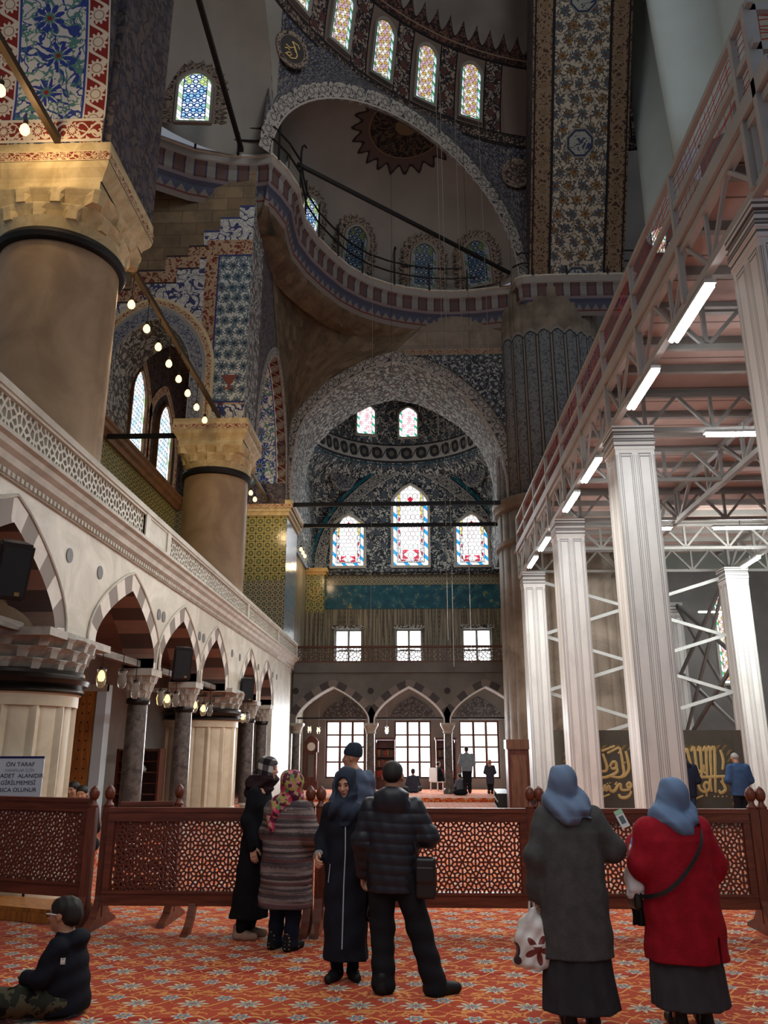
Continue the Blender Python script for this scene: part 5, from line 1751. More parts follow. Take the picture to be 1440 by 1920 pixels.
# ------------------------------------------------------------------ lamps
def bulb(loc, drop, label, lit=True, group='lit bulbs on the upper tie rods'):
    t = thing('hanging_bulb', loc, 0, label, 'lamp', group)
    MB().tube([(0, 0, 0), (0, 0, drop)], .008, 5).build('wire', M['bronze'], t)
    sk = MB().lathe([(.02, -.0), (.035, -.02), (.035, -.09), (.02, -.1)][::-1], 12).build('socket', M['bronze'], t)
    m = M['bulb'] if lit else M['glassy']
    MB().lathe([(.001, -.26), (.045, -.245), (.07, -.2), (.062, -.14), (.03, -.09)], 16, cap=False).build('globe', m, sk, True)
    return t
ORD = ('first', 'second', 'third', 'fourth', 'fifth', 'sixth', 'seventh', 'eighth', 'ninth')
for k, y in enumerate((12.35, 13.1, 14.0, 14.75, 15.5, 16.25, 17.0, 17.8, 18.6)):
    bulb((-5.2, y, 9.92), .48, 'lit bulb under the tie rod, %s after the nearest massive column' % ORD[k])
for k, y in enumerate((23.9, 24.6, 25.3)):
    bulb((-5.2, y, 9.92), .48, 'lit bulb just left of the tiled pier, %s of three' % ORD[k])
for k, (y, nm) in enumerate(((8.45, 'leftmost, at the picture edge'), (9.15, 'in front of the abacus'))):
    bulb((-5.42, y, 10.35), .1, 'large lit bulb under the rod by the blue painted arch, ' + nm)
for k, y in enumerate((31.6, 32.2, 32.8)):
    bulb((-4.5, y, 9.75), .4, 'small lit bulb by the far corner pilaster, %s of three' % ORD[k])
def oil_lamp(loc, drop, lit, label):
    t = thing('oil_lamp', loc, 0, label, 'lamp', 'glass lamps under the arcade beams')
    MB().tube([(0, 0, .02), (0, 0, drop)], .007, 5).build('wire', M['bronze'], t)
    if lit: MB().lathe([(.001, -.16), (.03, -.15), (.045, -.1), (.035, -.04), (.015, 0)], 14, cap=False).build('bulb', M['bulb'], t, True)
    MB().lathe([(.03, -.25), (.055, -.22), (.075, -.12), (.055, -.04), (.07, .02)], 18, cap=False).build('glass', M['glassy'], t, True)
    MB().lathe([(.035, 0), (.035, .05), (.01, .06)], 10).build('cap', M['bronze'], t)
    return t
def px_at(u, v, x):
    return x
LAMPS = [(11.75, -4.55, 2.86, 1), (12.75, -4.6, 2.92, 0), (13.4, -4.6, 2.8, 0), (15.1, -4.7, 2.78, 0), (15.55, -4.7, 2.76, 1), (16.1, -4.7, 2.8, 0), (17.75, -4.75, 2.76, 1), (18.5, -4.75, 2.72, 1), (19.1, -4.75, 2.74, 0), (22.3, -4.75, 2.7, 1), (22.9, -4.75, 2.7, 1), (23.5, -4.75, 2.72, 0)]
names = ['first right of the nearest massive column', 'left one of the pair under the second arch', 'right one of the pair under the second arch', 'unlit, beside the first dark mottled column', 'beside the first dark mottled column', 'left of the second dark mottled column', 'just right of the second dark mottled column', 'under the black speaker', 'unlit, in front of the pale fluted column', 'first beyond the fluted column', 'second beyond the fluted column', 'third beyond the fluted column, unlit']
for (y, x, z, lit), nm in zip(LAMPS, names):
    oil_lamp((x, y, z), 3.22-z, lit, ('lit' if lit else 'clear') + ' glass lamp under the arcade beam, ' + nm)
for x, y, nm in ((-4.2, 33.5, 'far left, by the clock'), (-3.95, 34.5, 'between the clock and the left far window'), (-1.1, 34.6, 'above the left bookcase')):
    oil_lamp((x, y, 2.62), 1.0, 1, 'lit glass lamp below the balcony, ' + nm)

# speakers
def speaker(loc, rz, tilt, label):
    t = thing('loudspeaker', loc, rz, label, 'speaker', 'black loudspeakers on the arcade')
    t.rotation_euler = (tilt, 0, rz)
    bm = bmesh.new(); bmesh.ops.create_cube(bm, size=1)
    bmesh.ops.scale(bm, vec=(.36, .32, .62), verts=bm.verts)
    for v in bm.verts:
        if v.co.y > 0: v.co.x *= .75; 
    bmesh.ops.bevel(bm, geom=bm.edges[:], offset=.025, segments=2, affect='EDGES')
    mb = MB().add([v.co[:] for v in bm.verts], [[v.index for v in f.verts] for f in bm.faces]); bm.free()
    mb.build('cabinet', M['black'], t)
    gr = MB().box(-.14, .14, -.175, -.16, -.26, .26).build('grille', plain('speaker_grille', srgb(34, 36, 40), .8), t)
    MB().box(.05, .1, -.18, -.175, -.25, -.21).build('badge', M['gold_dim'], gr)
    MB().tube([(0, .14, 0), (0, .3, .05), (0, .42, .02)], .02, 6).build('bracket', M['iron'], t)
speaker((-4.42, 15.35, 3.33), radians(25), radians(14), 'black loudspeaker hung in front of the first dark column capital')
speaker((-4.42, 21.6, 3.27), radians(20), radians(10), 'small black loudspeaker above the far fluted column capital')
speaker((-4.35, 8.35, 3.62), radians(40), radians(20), 'black loudspeaker cut by the left picture edge under the nearest arch')

# aisle furniture
t = thing('shelf_unit', (-6.25, 19.0, .26), 0, 'dark red wooden shelf unit standing between the arcade columns', 'shelf')
mb = MB().box(-.5, -.45, -.2, .2, 0, 1.5).box(.45, .5, -.2, .2, 0, 1.5).box(-.5, .5, .17, .2, 0, 1.5)
mb.build('carcass', M['wood_red'], t)
for k in range(7): MB().box(-.45, .45, -.19, .17, .04+.235*k, .065+.235*k).build('shelf_board', M['wood_red'] if k % 2 else M['wood_brown'], t)
o = MB().lathe([(.1, 0), (.12, .05), (.08, .12), (.05, .15)], 14).build('folded_white_cloth', M['white']); o.location = (-6.2, 18.95, 1.265)
tag(o, 'small white bundle lying on the dark red shelf unit', 'cloth')
# studded door and its pale reveal
t = thing('door_1', (-7.2, 17.6, .26), 0, 'studded golden wooden door leaf standing open in the left aisle', 'door', None, 'structure')
lf_ = MB().box(-.32, .3, -.04, .04, 0, 2.7).build('leaf', M['wood_gold'], t)
mb = MB()
for i in range(4):
    for j in range(14): mb.ball((-.22+.14*i, -.045, .15+.19*j), .018, 6, 4)
mb.build('studs', M['iron'], lf_)
MB().box(.34, .55, -.02, .3, 0, 2.85).build('reveal', plain('daylit_reveal', srgb(196, 210, 216), .6), t)  # pale blue stands for daylight falling on the reveal
MB().box(-.36, .55, -.03, .1, 2.7, 2.85).build('head', M['trimstone'], t)
# ------------------------------------------------------------------ scaffold hall on the right
SX = 3.6
LZ, UZ = 7.25, 8.1                     # lower / upper chord of the edge truss
PY = [7.22, 13.32, 19.3, 25.5]
def pillar(x, y, label):
    t = thing('white_pillar', (x+PW/2, y+PW/2, 0), 0, label, 'pillar', 'white cased scaffold pillars')
    w = PW/2
    mb = MB()
    for (ax, ay), (bx, by) in (((-w, -w), (w, -w)), ((w, -w), (w, w)), ((w, w), (-w, w)), ((-w, w), (-w, -w))):
        mb.add([(ax, ay, 0), (bx, by, 0), (bx, by, PH-.42), (ax, ay, PH-.42)], [(0, 1, 2, 3)], [[(0, 0), (PW, 0), (PW, PH-.42), (0, PH-.42)]])
    mb.build('casing', M['clad'], t)
    mb = MB()
    for z0, z1, e in ((PH-.44, PH-.33, .012), (PH-.33, PH-.22, .025), (PH-.22, PH-.12, .012), (PH-.12, PH, .03)):
        q = w+e
        for (ax, ay), (bx, by) in (((-q, -q), (q, -q)), ((q, -q), (q, q)), ((q, q), (-q, q)), ((-q, q), (-q, -q))):
            mb.add([(ax, ay, z0), (bx, by, z0), (bx, by, z1), (ax, ay, z1)], [(0, 1, 2, 3)], [[(0, z0), (PW, z0), (PW, z1), (0, z1)]])
        mb.add([(-q, -q, z0), (q, -q, z0), (q, q, z0), (-q, q, z0)], [(3, 2, 1, 0)], [[(0, z0)]*4])
        mb.add([(-q, -q, z1), (q, -q, z1), (q, q, z1), (-q, q, z1)], [(0, 1, 2, 3)], [[(0, z1)]*4])
    mb.build('capital', M['clad'], t)
    return t
for y, l in zip(PY, ('nearest white pillar, cut by the right picture edge', 'wide white pillar in front of the gold lettered panel', 'second white pillar, just right of the narrow one by the stone pier', 'farthest and narrowest white pillar, beside the huge stone pier')):
    pillar(SX, y, l)
BX = 9.85
pillar(BX, 25.0, 'white pillar of the back row, behind the man in the blue jacket')
pillar(BX, 31.4, 'grey white pillar of the back row, half hidden behind the wide one')
pillar(BX, 13.3, 'white pillar of the back row beyond the right picture edge')

# deck
mb = MB().poly([[(SX-.05, 6.4), (13.5, 6.4), (13.5, 27), (SX-.05, 27)]], lambda u, v, d: (u, v, 8.2+d), .1)
for i, f in enumerate(mb.f): pass
o = mb.build('scaffold_platform', M['deck'])
tag(o, 'boarded platform deck seen from below over the white pillars', 'deck')
def truss(p, q, z0, z1, n, name, label, group, w=.09, web=.05, mat='steel_dark'):
    t = thing(name, (0, 0, 0), 0, label, 'truss', group)
    p = np.array(p, float); q = np.array(q, float)
    P = lambda f, z: (p[0]+(q[0]-p[0])*f, p[1]+(q[1]-p[1])*f, z)
    MB().beam(P(0, z0), P(1, z0), w, w).build('lower_chord', M[mat], t)
    MB().beam(P(0, z1), P(1, z1), w, w).build('upper_chord', M[mat], t)
    mb = MB()
    for k in range(n):
        a, m, b = k/n, (k+.5)/n, (k+1)/n
        mb.beam(P(a, z1), P(m, z0), web, web); mb.beam(P(m, z0), P(b, z1), web, web)
        mb.beam(P(m, z0), P(m, z1), web, web)
    mb.build('web', M[mat], t)
    return t
truss((SX+.03, 6.3), (SX+.03, 26.6), LZ+.05, UZ-.05, 14, 'edge_truss', 'pale steel truss along the left edge of the scaffold deck', 'scaffold trusses', .1, .045, 'steel')
truss((6.75, 6.3), (6.75, 26.6), 7.3, 8.05, 10, 'inner_truss', 'grey steel truss running lengthwise under the middle of the deck', 'scaffold trusses', .11, .07)
truss((10.3, 6.3), (10.3, 26.8), 7.3, 8.05, 10, 'inner_truss', 'grey steel truss running lengthwise over the back pillars', 'scaffold trusses', .11, .07)
for y, l in ((13.75, 'over the wide white pillar'), (19.7, 'over the second white pillar'), (25.9, 'over the farthest white pillar'), (10.6, 'between the nearest and the wide pillar'), (16.6, 'between the wide and the second pillar'), (22.8, 'between the second and the farthest pillar')):
    truss((SX+.1, y), (13.4, y), 7.34, 8.02, 8, 'cross_truss', 'grey steel truss crossing under the deck ' + l, 'scaffold trusses', .08, .06)
mb = MB()
k = 0
for y in np.arange(6.9, 26.8, 1.0):
    o = MB().box(SX+.05, 13.4, y-.05, y+.05, 8.06, 8.2).build('purlin', M['steel_dark']); k += 1
    tag(o, 'grey steel purlin under the pinkish deck boards, %s from the camera' % NTH[k-1], 'purlin', 'purlins under the scaffold deck')
# edge beam, railing and netting
t = thing('deck_railing', (SX-.02, 0, 8.1), 0, 'pale steel railing with red netting along the scaffold deck edge', 'railing')
MB().beam((0, 6.4, .12), (0, 26.4, .12), .1, .2).build('edge_beam', M['steel'], t)
MB().beam((0, 6.6, 1.14), (0, 26.3, 1.14), .07, .07).build('top_rail', M['steel'], t)
MB().beam((0, 6.6, .62), (0, 26.3, .62), .06, .09).build('middle_rail', M['steel'], t)
for y in (7.1, 9.3, 11.4, 13.5, 15.7, 17.9, 20.1, 22.3, 24.4, 26.2):
    MB().beam((0, y, -.8), (0, y, 1.17), .08, .08, (0, 1, 0)).build('post', M['steel'], t)
# netting: wavy strands
mb = MB()
for z in np.arange(.26, 1.1, .085):
    if abs(z-.62) < .05: continue
    pts = []
    ph = random.uniform(0, 6)
    for y in np.arange(6.7, 26.2, .32):
        pts.append((.03+.015*sin(y*3+ph), y, z + .014*sin(y*5.3+ph) + .012*sin(y*11+z*40)))
    mb.tube(pts, .0052, 4, False)
for y in np.arange(6.75, 26.2, .17):
    mb.beam((.035, y, .25), (.035+.01*sin(y*7), y+.03*sin(y*9), 1.1), .004, .004, (0, 1, 0))
mb.build('netting', M['net'], t)
# end railing across the near side
t = thing('end_railing', (SX, 6.72, 8.1), 0, 'steel railing with red netting across the near end of the deck', 'railing')
for z in (.12, .62, 1.14): MB().beam((0, 0, z), (9, 0, z), .08, .1).build('rail', M['steel'], t)
for x in (0, 2.2, 4.4): MB().beam((x, 0, -.8), (x, 0, 1.17), .14 if x == 0 else .08, .08, (0, 1, 0)).build('post', M['steel'], t)
mb = MB()
for z in np.arange(.24, 1.1, .06):
    mb.tube([(x, .03, z+.02*sin(x*9+z*30)) for x in np.arange(.05, 5, .12)], .007, 4, False)
for x in np.arange(.1, 5, .12): mb.beam((x, .035, .2), (x+.02, .035, 1.1), .006, .006, (0, 1, 0))
mb.build('netting', M['net'], t)

# bracing between the front and the back row
def brace(p, q, label, w=.1, mat='steel'):
    o = MB().beam(p, q, w*.6, w).build('diagonal_brace', M[mat])
    tag(o, label, 'brace', 'diagonal scaffold braces')
yb = 25.55
zz = [7.0, 5.2, 3.45, 1.75]
wh = ('top', 'second', 'third', 'lowest')
for k in range(3):
    z0 = (6.1, 4.35, 2.6)[k]
    brace((4.2, yb, (5.25, 3.5, 1.75)[k]), (9.85, yb, (7.0, 5.2, 3.45)[k]), 'pale diagonal brace rising to the right towards the back pillar, %s one' % wh[k])
    brace((4.2, yb+.12, (6.95, 5.2, 3.45)[k]), (9.85, yb+.12, (5.2, 3.45, 1.7)[k]), 'pale diagonal brace falling to the right towards the back pillar, %s one' % wh[k])
for k in range(3):
    a, b = ((7.2, 4.4), (4.5, 2.0), (7.2, 2.2))[k]
    brace((10.2, 25.8, a), (10.2, 31.5, b), 'dark brace between the two back pillars, %s one falling away' % wh[k], .13, 'steel_dark')
    brace((10.35, 25.8, b), (10.35, 31.5, a), 'dark brace between the two back pillars, %s one rising away' % wh[k], .13, 'steel_dark')

# fluorescent tubes
def tube_light(c, d, L, label, tilt=.0):
    t = thing('tube_light', c, atan2(d[1], d[0]), label, 'light', 'fluorescent tube lights under the deck')
    MB().box(-L/2-.05, L/2+.05, -.07, .07, .02, .07).build('housing', M['steel'], t)
    mb = MB()
    mb.tube([(-L/2, -.035, 0), (L/2, -.035, 0)], .03, 10).tube([(-L/2, .035, 0), (L/2, .035, 0)], .03, 10)
    mb.build('tube', M['tube'], t)
    MB().tube([(0, 0, .07), (0, 0, .22)], .015, 6).build('hanger', M['steel'], t)
for k, (y0, y1) in enumerate(((8.6, 9.95), (10.85, 12.2), (14.6, 15.95), (16.75, 18.1), (20.6, 21.95), (22.8, 24.15))):
    tube_light((SX+.02, (y0+y1)/2, 7.1), (0, 1), 1.35, 'glowing tube light on the deck edge truss, %s from the camera' % ORD[k])
for x, y, d, l in ((5.95, 13.5, (1, 0), 'horizontal glowing tube, upper right, beside the nearest pillar'), (5.95, 19.9, (1, 0), 'glowing tube half hidden by the wide white pillar'), (8.35, 19.9, (1, 0), 'long horizontal glowing tube at the right edge, lower of two'), (10.2, 23.9, (.05, 1), 'slanting glowing tube above the back white pillar'), (12.4, 33., (1, 0), 'small far tube light just left of the back white pillar')):
    tube_light((x, y, 7.14), d, 1.3, l)

# calligraphy panel
t = thing('calligraphy_hanging', (3.45, 20.5, 0), 0, 'long olive cloth panel with large gold Arabic calligraphy behind the white pillars', 'panel')
PWD, PHT = 4.5, 2.2
MB().box(0, PWD, .0, .08, 0, PHT).build('board', M['panel'], t)
MB().box(PWD-.18, PWD+.02, -.02, .1, 0, PHT).build('edge_board', M['panel_edge'], t)
# dull gold leaf border
mb = MB()
def leafrow(u0, v0, u1, v1, n):
    for k in range(n):
        a = (k+.5)/n; u = u0+(u1-u0)*a; v = v0+(v1-v0)*a
        s = .075; sk = .05 if k % 2 else -.0
        mb.poly([[(u-s, v-.07), (u-s*.2+.0, v-.05), (u+s+.03, v+.08), (u+s*.1, v+.06)]], lambda p, q, d: (p, -.006+d, q), .006)
leafrow(.28, 1.78, 4.15, 1.78, 24); leafrow(.28, .25, 4.15, .25, 24)
leafrow(.25, .3, .25, 1.75, 9); leafrow(4.17, .3, 4.17, 1.75, 9)
mb.build('leaf_border', M['gold_dim'], t)
# gold lettering: brush strokes on the cloth (u right, v up, metres)
STROKES = [[(3.98, 1.74), (4.02, 1.58), (4.02, 1.44), (3.98, 1.28)], [(3.74, 1.7), (3.84, 1.81), (3.83, 1.52), (3.79, 1.11), (3.76, 0.76)], [(3.65, 1.7), (3.74, 1.81), (3.72, 1.45), (3.7, 1.1)], [(3.56, 1.71), (3.64, 1.8), (3.62, 1.45), (3.6, 1.1)], [(3.43, 1.71), (3.5, 1.81), (3.5, 1.52), (3.48, 1.2), (3.43, 1.13)], [(3.28, 1.7), (3.36, 1.81), (3.37, 1.52), (3.38, 1.3), (3.47, 1.22), (3.54, 1.3), (3.54, 1.4)], [(3.11, 1.67), (3.18, 1.76), (3.21, 1.58), (3.25, 1.39)], [(3.04, 1.49), (3.06, 1.3), (3.0, 1.13)], [(3.28, 1.1), (3.57, 1.11), (3.84, 1.12), (4.05, 1.13)], [(3.91, 1.03), (3.98, 0.92), (3.99, 0.81), (3.88, 0.75), (3.84, 0.82)], [(3.96, 1.1), (3.96, 0.93)], [(3.37, 1.1), (3.37, 0.94), (3.41, 0.82), (3.5, 0.78), (3.61, 0.83), (3.63, 0.94), (3.56, 0.99), (3.5, 0.91), (3.54, 0.79), (3.53, 0.67)], [(3.67, 1.1), (3.65, 0.93), (3.67, 0.78)], [(3.25, 0.61), (3.46, 0.69)], [(3.53, 1.22), (3.58, 1.24)], [(3.54, 1.19), (3.61, 1.22)], [(2.95, 0.93), (3.04, 0.78), (3.15, 0.81), (3.2, 0.94)], [(1.13, 1.71), (1.46, 1.83)], [(1.26, 1.66), (1.56, 1.8)], [(1.57, 1.8), (1.6, 1.58), (1.62, 1.33), (1.62, 1.18), (1.52, 1.1), (1.32, 1.12)], [(1.15, 1.65), (1.2, 1.48), (1.23, 1.33), (1.19, 1.25), (1.09, 1.24)], [(1.3, 1.35), (1.37, 1.45), (1.45, 1.44), (1.45, 1.33), (1.37, 1.3), (1.32, 1.33)], [(1.45, 1.35), (1.47, 1.25), (1.37, 1.17), (1.17, 1.1), (1.06, 1.11)], [(1.71, 1.71), (1.74, 1.52), (1.75, 1.3), (1.64, 1.14), (1.48, 1.09)], [(1.52, 1.66), (1.58, 1.69)], [(1.02, 0.79), (1.1, 0.81), (1.15, 0.92), (1.17, 0.8), (1.24, 0.9), (1.27, 0.8), (1.37, 0.8), (1.46, 0.92), (1.52, 0.94), (1.53, 0.83), (1.61, 0.81), (1.75, 0.83)], [(1.66, 0.92), (1.73, 0.98), (1.77, 0.92), (1.72, 0.86), (1.66, 0.92)], [(1.46, 0.72), (1.5, 0.65), (1.62, 0.64), (1.71, 0.69), (1.77, 0.79)], [(1.32, 0.75), (1.35, 0.77)], [(1.39, 0.93), (1.44, 1.0)], [(1.09, 0.66), (1.25, 0.72)], [(1.66, 1.45), (1.69, 1.44)], [(1.2, 0.97), (1.22, 0.95)], [(1.26, 0.98), (1.28, 0.97)], [(3.71, 0.68), (3.73, 0.66)], [(3.8, 0.68), (3.82, 0.66)], [(3.9, 0.68), (3.92, 0.66)], [(4.0, 0.68), (4.02, 0.67)]]
mb = MB()
def catmull(p, k=5):
    if len(p) < 3: return p
    q = [p[0]] + list(p) + [p[-1]]; out = []
    for i in range(1, len(q)-2):
        a, b, c, d = map(np.array, q[i-1:i+3])
        for j in range(k):
            t_ = j/k
            out.append(tuple(.5*((2*b)+(-a+c)*t_+(2*a-5*b+4*c-d)*t_*t_+(-a+3*b-3*c+d)*t_**3)))
    return out + [p[-1]]
for s_ in STROKES:
    p = catmull(s_); n = len(p)
    L = sum(hypot(p[i+1][0]-p[i][0], p[i+1][1]-p[i][1]) for i in range(n-1))
    wmax = .06 if L > .3 else .045
    r = [wmax*(.55+.45*sin(pi*(.15+.75*i/(n-1)))) for i in range(n)]
    mb.tube([(u, -.004, v) for u, v in p], .03, 6, True, 0, [x*.62 for x in r])
for i, v in enumerate(mb.v): mb.v[i] = (v[0], -.004+(v[1]+.004)*.3, v[2])
mb.build('lettering', M['gold'], t)
# ------------------------------------------------------------------ wooden fence
def fence_post(x, y, label, z0=.0, h=1.16):
    t = thing('turned_post', (x, y, 0), 0, label, 'post', 'turned fence posts')
    MB().box(-.045, .045, -.05, .05, .1, h).build('shaft', M['fence_v'], t)
    MB().lathe([(.05, h), (.052, h+.02), (.03, h+.05), (.026, h+.075), (.04, h+.085), (.052, h+.12), (.054, h+.15), (.04, h+.19), (.012, h+.215), (.001, h+.225)], 20, cap=False, rfun=lambda a, z: 1+.03*cos(a*10)).build('finial', M['fence'], t, 40)
    # splayed foot across the fence
    mb = MB()
    prof = [(-.4, 0), (-.28, .02), (-.12, .12), (-.06, .2), (.06, .2), (.12, .12), (.28, .02), (.4, 0)]
    prof = [(-.4, .0), (.4, .0), (.38, .035), (.2, .1), (.09, .22), (.05, .3), (-.05, .3), (-.09, .22), (-.2, .1), (-.38, .035)]
    mb.poly([prof], lambda u, v, d: (-.04+d, u, v), .08)
    mb.build('foot', M['fence'], t)
    return t
def fence_panel(p, q, z0, z1, label, mid_leg=True):
    p = np.array(p); q = np.array(q); L = float(np.linalg.norm(q-p)); a = atan2(q[1]-p[1], q[0]-p[0])
    t = thing('carved_screen', (p[0], p[1], 0), a, label, 'fence', 'carved wooden fence panels')
    bh = .13
    mb = MB().box(0, L, -.035, .035, z0, z0+bh).box(0, L, -.035, .035, z1-bh*.85, z1).box(0, .07, -.035, .035, z0+bh, z1-bh*.85).box(L-.07, L, -.035, .035, z0+bh, z1-bh*.85)
    mb.box(0, L, -.05, .05, z1-.03, z1+.012).box(0, L, -.05, .05, z0+bh-.015, z0+bh+.01).box(0, L, -.045, .045, z1-bh*.85-.012, z1-bh*.85+.008)
    mb.build('frame', M['fence'], t)
    hh = z1-bh*.85-z0-bh
    rosette_lattice(L-.14, hh, .0095, .024, lambda u, v, d: (u+.07, d, v+z0+bh)).build('lattice', M['lattice'], t)
    if mid_leg:
        mb = MB(); c = L*.46
        prof = [(-.33, 0), (-.2, 0), (-.1, .07), (-.03, .2), (0, z0+.02), (.06, z0+.02), (.0, .2), (-.06, .06)]
        prof = [(-.34, 0), (-.22, 0), (.06, z0+.03), (-.04, z0+.03), (-.12, .14), (-.22, .05)]
        mb.poly([[(-.36, 0), (-.18, 0), (-.06, .1), (.03, z0+.03), (-.06, z0+.03), (-.14, .13), (-.22, .06)]], lambda u, v, d: (c-.04+d, u, v), .07)
        mb.build('leg', M['fence'], t)
    return t
FY = 8.9
fence_panel((-3.21, FY), (-1.13, FY), .22, 1.15, 'carved wooden fence panel left of the women, doubled by another behind it')
fence_panel((-.93, FY), (1.16, FY), .22, 1.15, 'carved wooden fence panel behind the man in the black quilted jacket', False)
fence_panel((1.35, FY), (3.43, FY), .22, 1.15, 'carved wooden fence panel behind the grey coat and the red coat', False)
fence_panel((3.63, FY), (5.8, FY), .22, 1.15, 'carved wooden fence panel cut by the right picture edge', False)
fence_panel((-5.35, 9.62), (-3.46, 8.99), .275, 1.235, 'angled carved wooden fence panel cut by the left picture edge', False)
fence_panel((-3.18, 9.12), (-2.66, 9.3), .22, 1.19, 'short carved fence panel standing behind the left one', False)
for x, y, l in ((-3.40, FY+.02, 'left one of the pair behind the sitting child'), (-3.27, FY+.12, 'right one of the pair behind the sitting child'), (-2.6, 9.32, 'single post behind the left fence panel'),
          (-1.23, FY+.1, 'leftmost of three between the striped and navy coats'), (-1.085, FY, 'middle of three between the striped and navy coats'), (-.975, FY, 'rightmost of three between the striped and navy coats'),
          (1.21, FY, 'left post of the pair beside the grey coat'), (1.305, FY, 'right post of the pair beside the grey coat'), (3.48, FY, 'left one of the pair at the right picture edge'), (3.58, FY, 'right one of the pair at the right picture edge')):
    fence_post(x, y, 'ball topped fence post, ' + l)

# sign behind the fence
t = thing('notice_board', (-4.73, 9.95, 0), radians(8), 'white notice board with dark blue capital letters behind the left fence', 'sign')
MB().box(-.26, .27, -.01, .01, .95, 1.66).build('board', plain('notice_white', srgb(196, 206, 214), .5), t)
MB().box(-.26, .27, -.014, .01, 1.645, 1.67).build('top_edge', plain('navy_edge', srgb(30, 34, 96), .5), t)
MB().tube([(-.2, .02, 0), (-.2, .02, 1.0)], .015, 8).tube([(.2, .02, 0), (.2, .02, 1.0)], .015, 8).box(-.25, .25, -.15, .2, 0, .03).build('stand', M['iron'], t)
INKM = plain('notice_ink', srgb(40, 44, 70), .6); INKL = plain('notice_ink_pale', srgb(140, 150, 166), .6)
def text(s, x, z, size, m, parent, y=-.013):
    c = bpy.data.curves.new('lettering', 'FONT'); c.body = s; c.size = size; c.align_x = 'CENTER'; c.extrude = .001
    c.materials.append(m)
    o = bpy.data.objects.new('lettering', c); COL.objects.link(o)
    bpy.context.view_layer.update()
    me = bpy.data.meshes.new_from_object(o.evaluated_get(bpy.context.evaluated_depsgraph_get()))
    bpy.data.objects.remove(o)
    o = bpy.data.objects.new('lettering', me); COL.objects.link(o); o.parent = parent
    o.location = (x, y, z); o.rotation_euler = (pi/2, 0, 0)
    return o
for s_, z, sz, m in (('ÖN TARAF', 1.555, .068, INKM), ('HANIMLAR İÇİN', 1.495, .045, INKL), ('İBADET  ALANIDIR', 1.425, .066, INKM), ('GİRİLMEMESİ', 1.345, .066, INKM), ('RICA OLUNUR', 1.265, .066, INKM), ('TEŞEKKÜRLER', 1.16, .045, INKM)):
    text(s_, .0, z, sz, m, t)
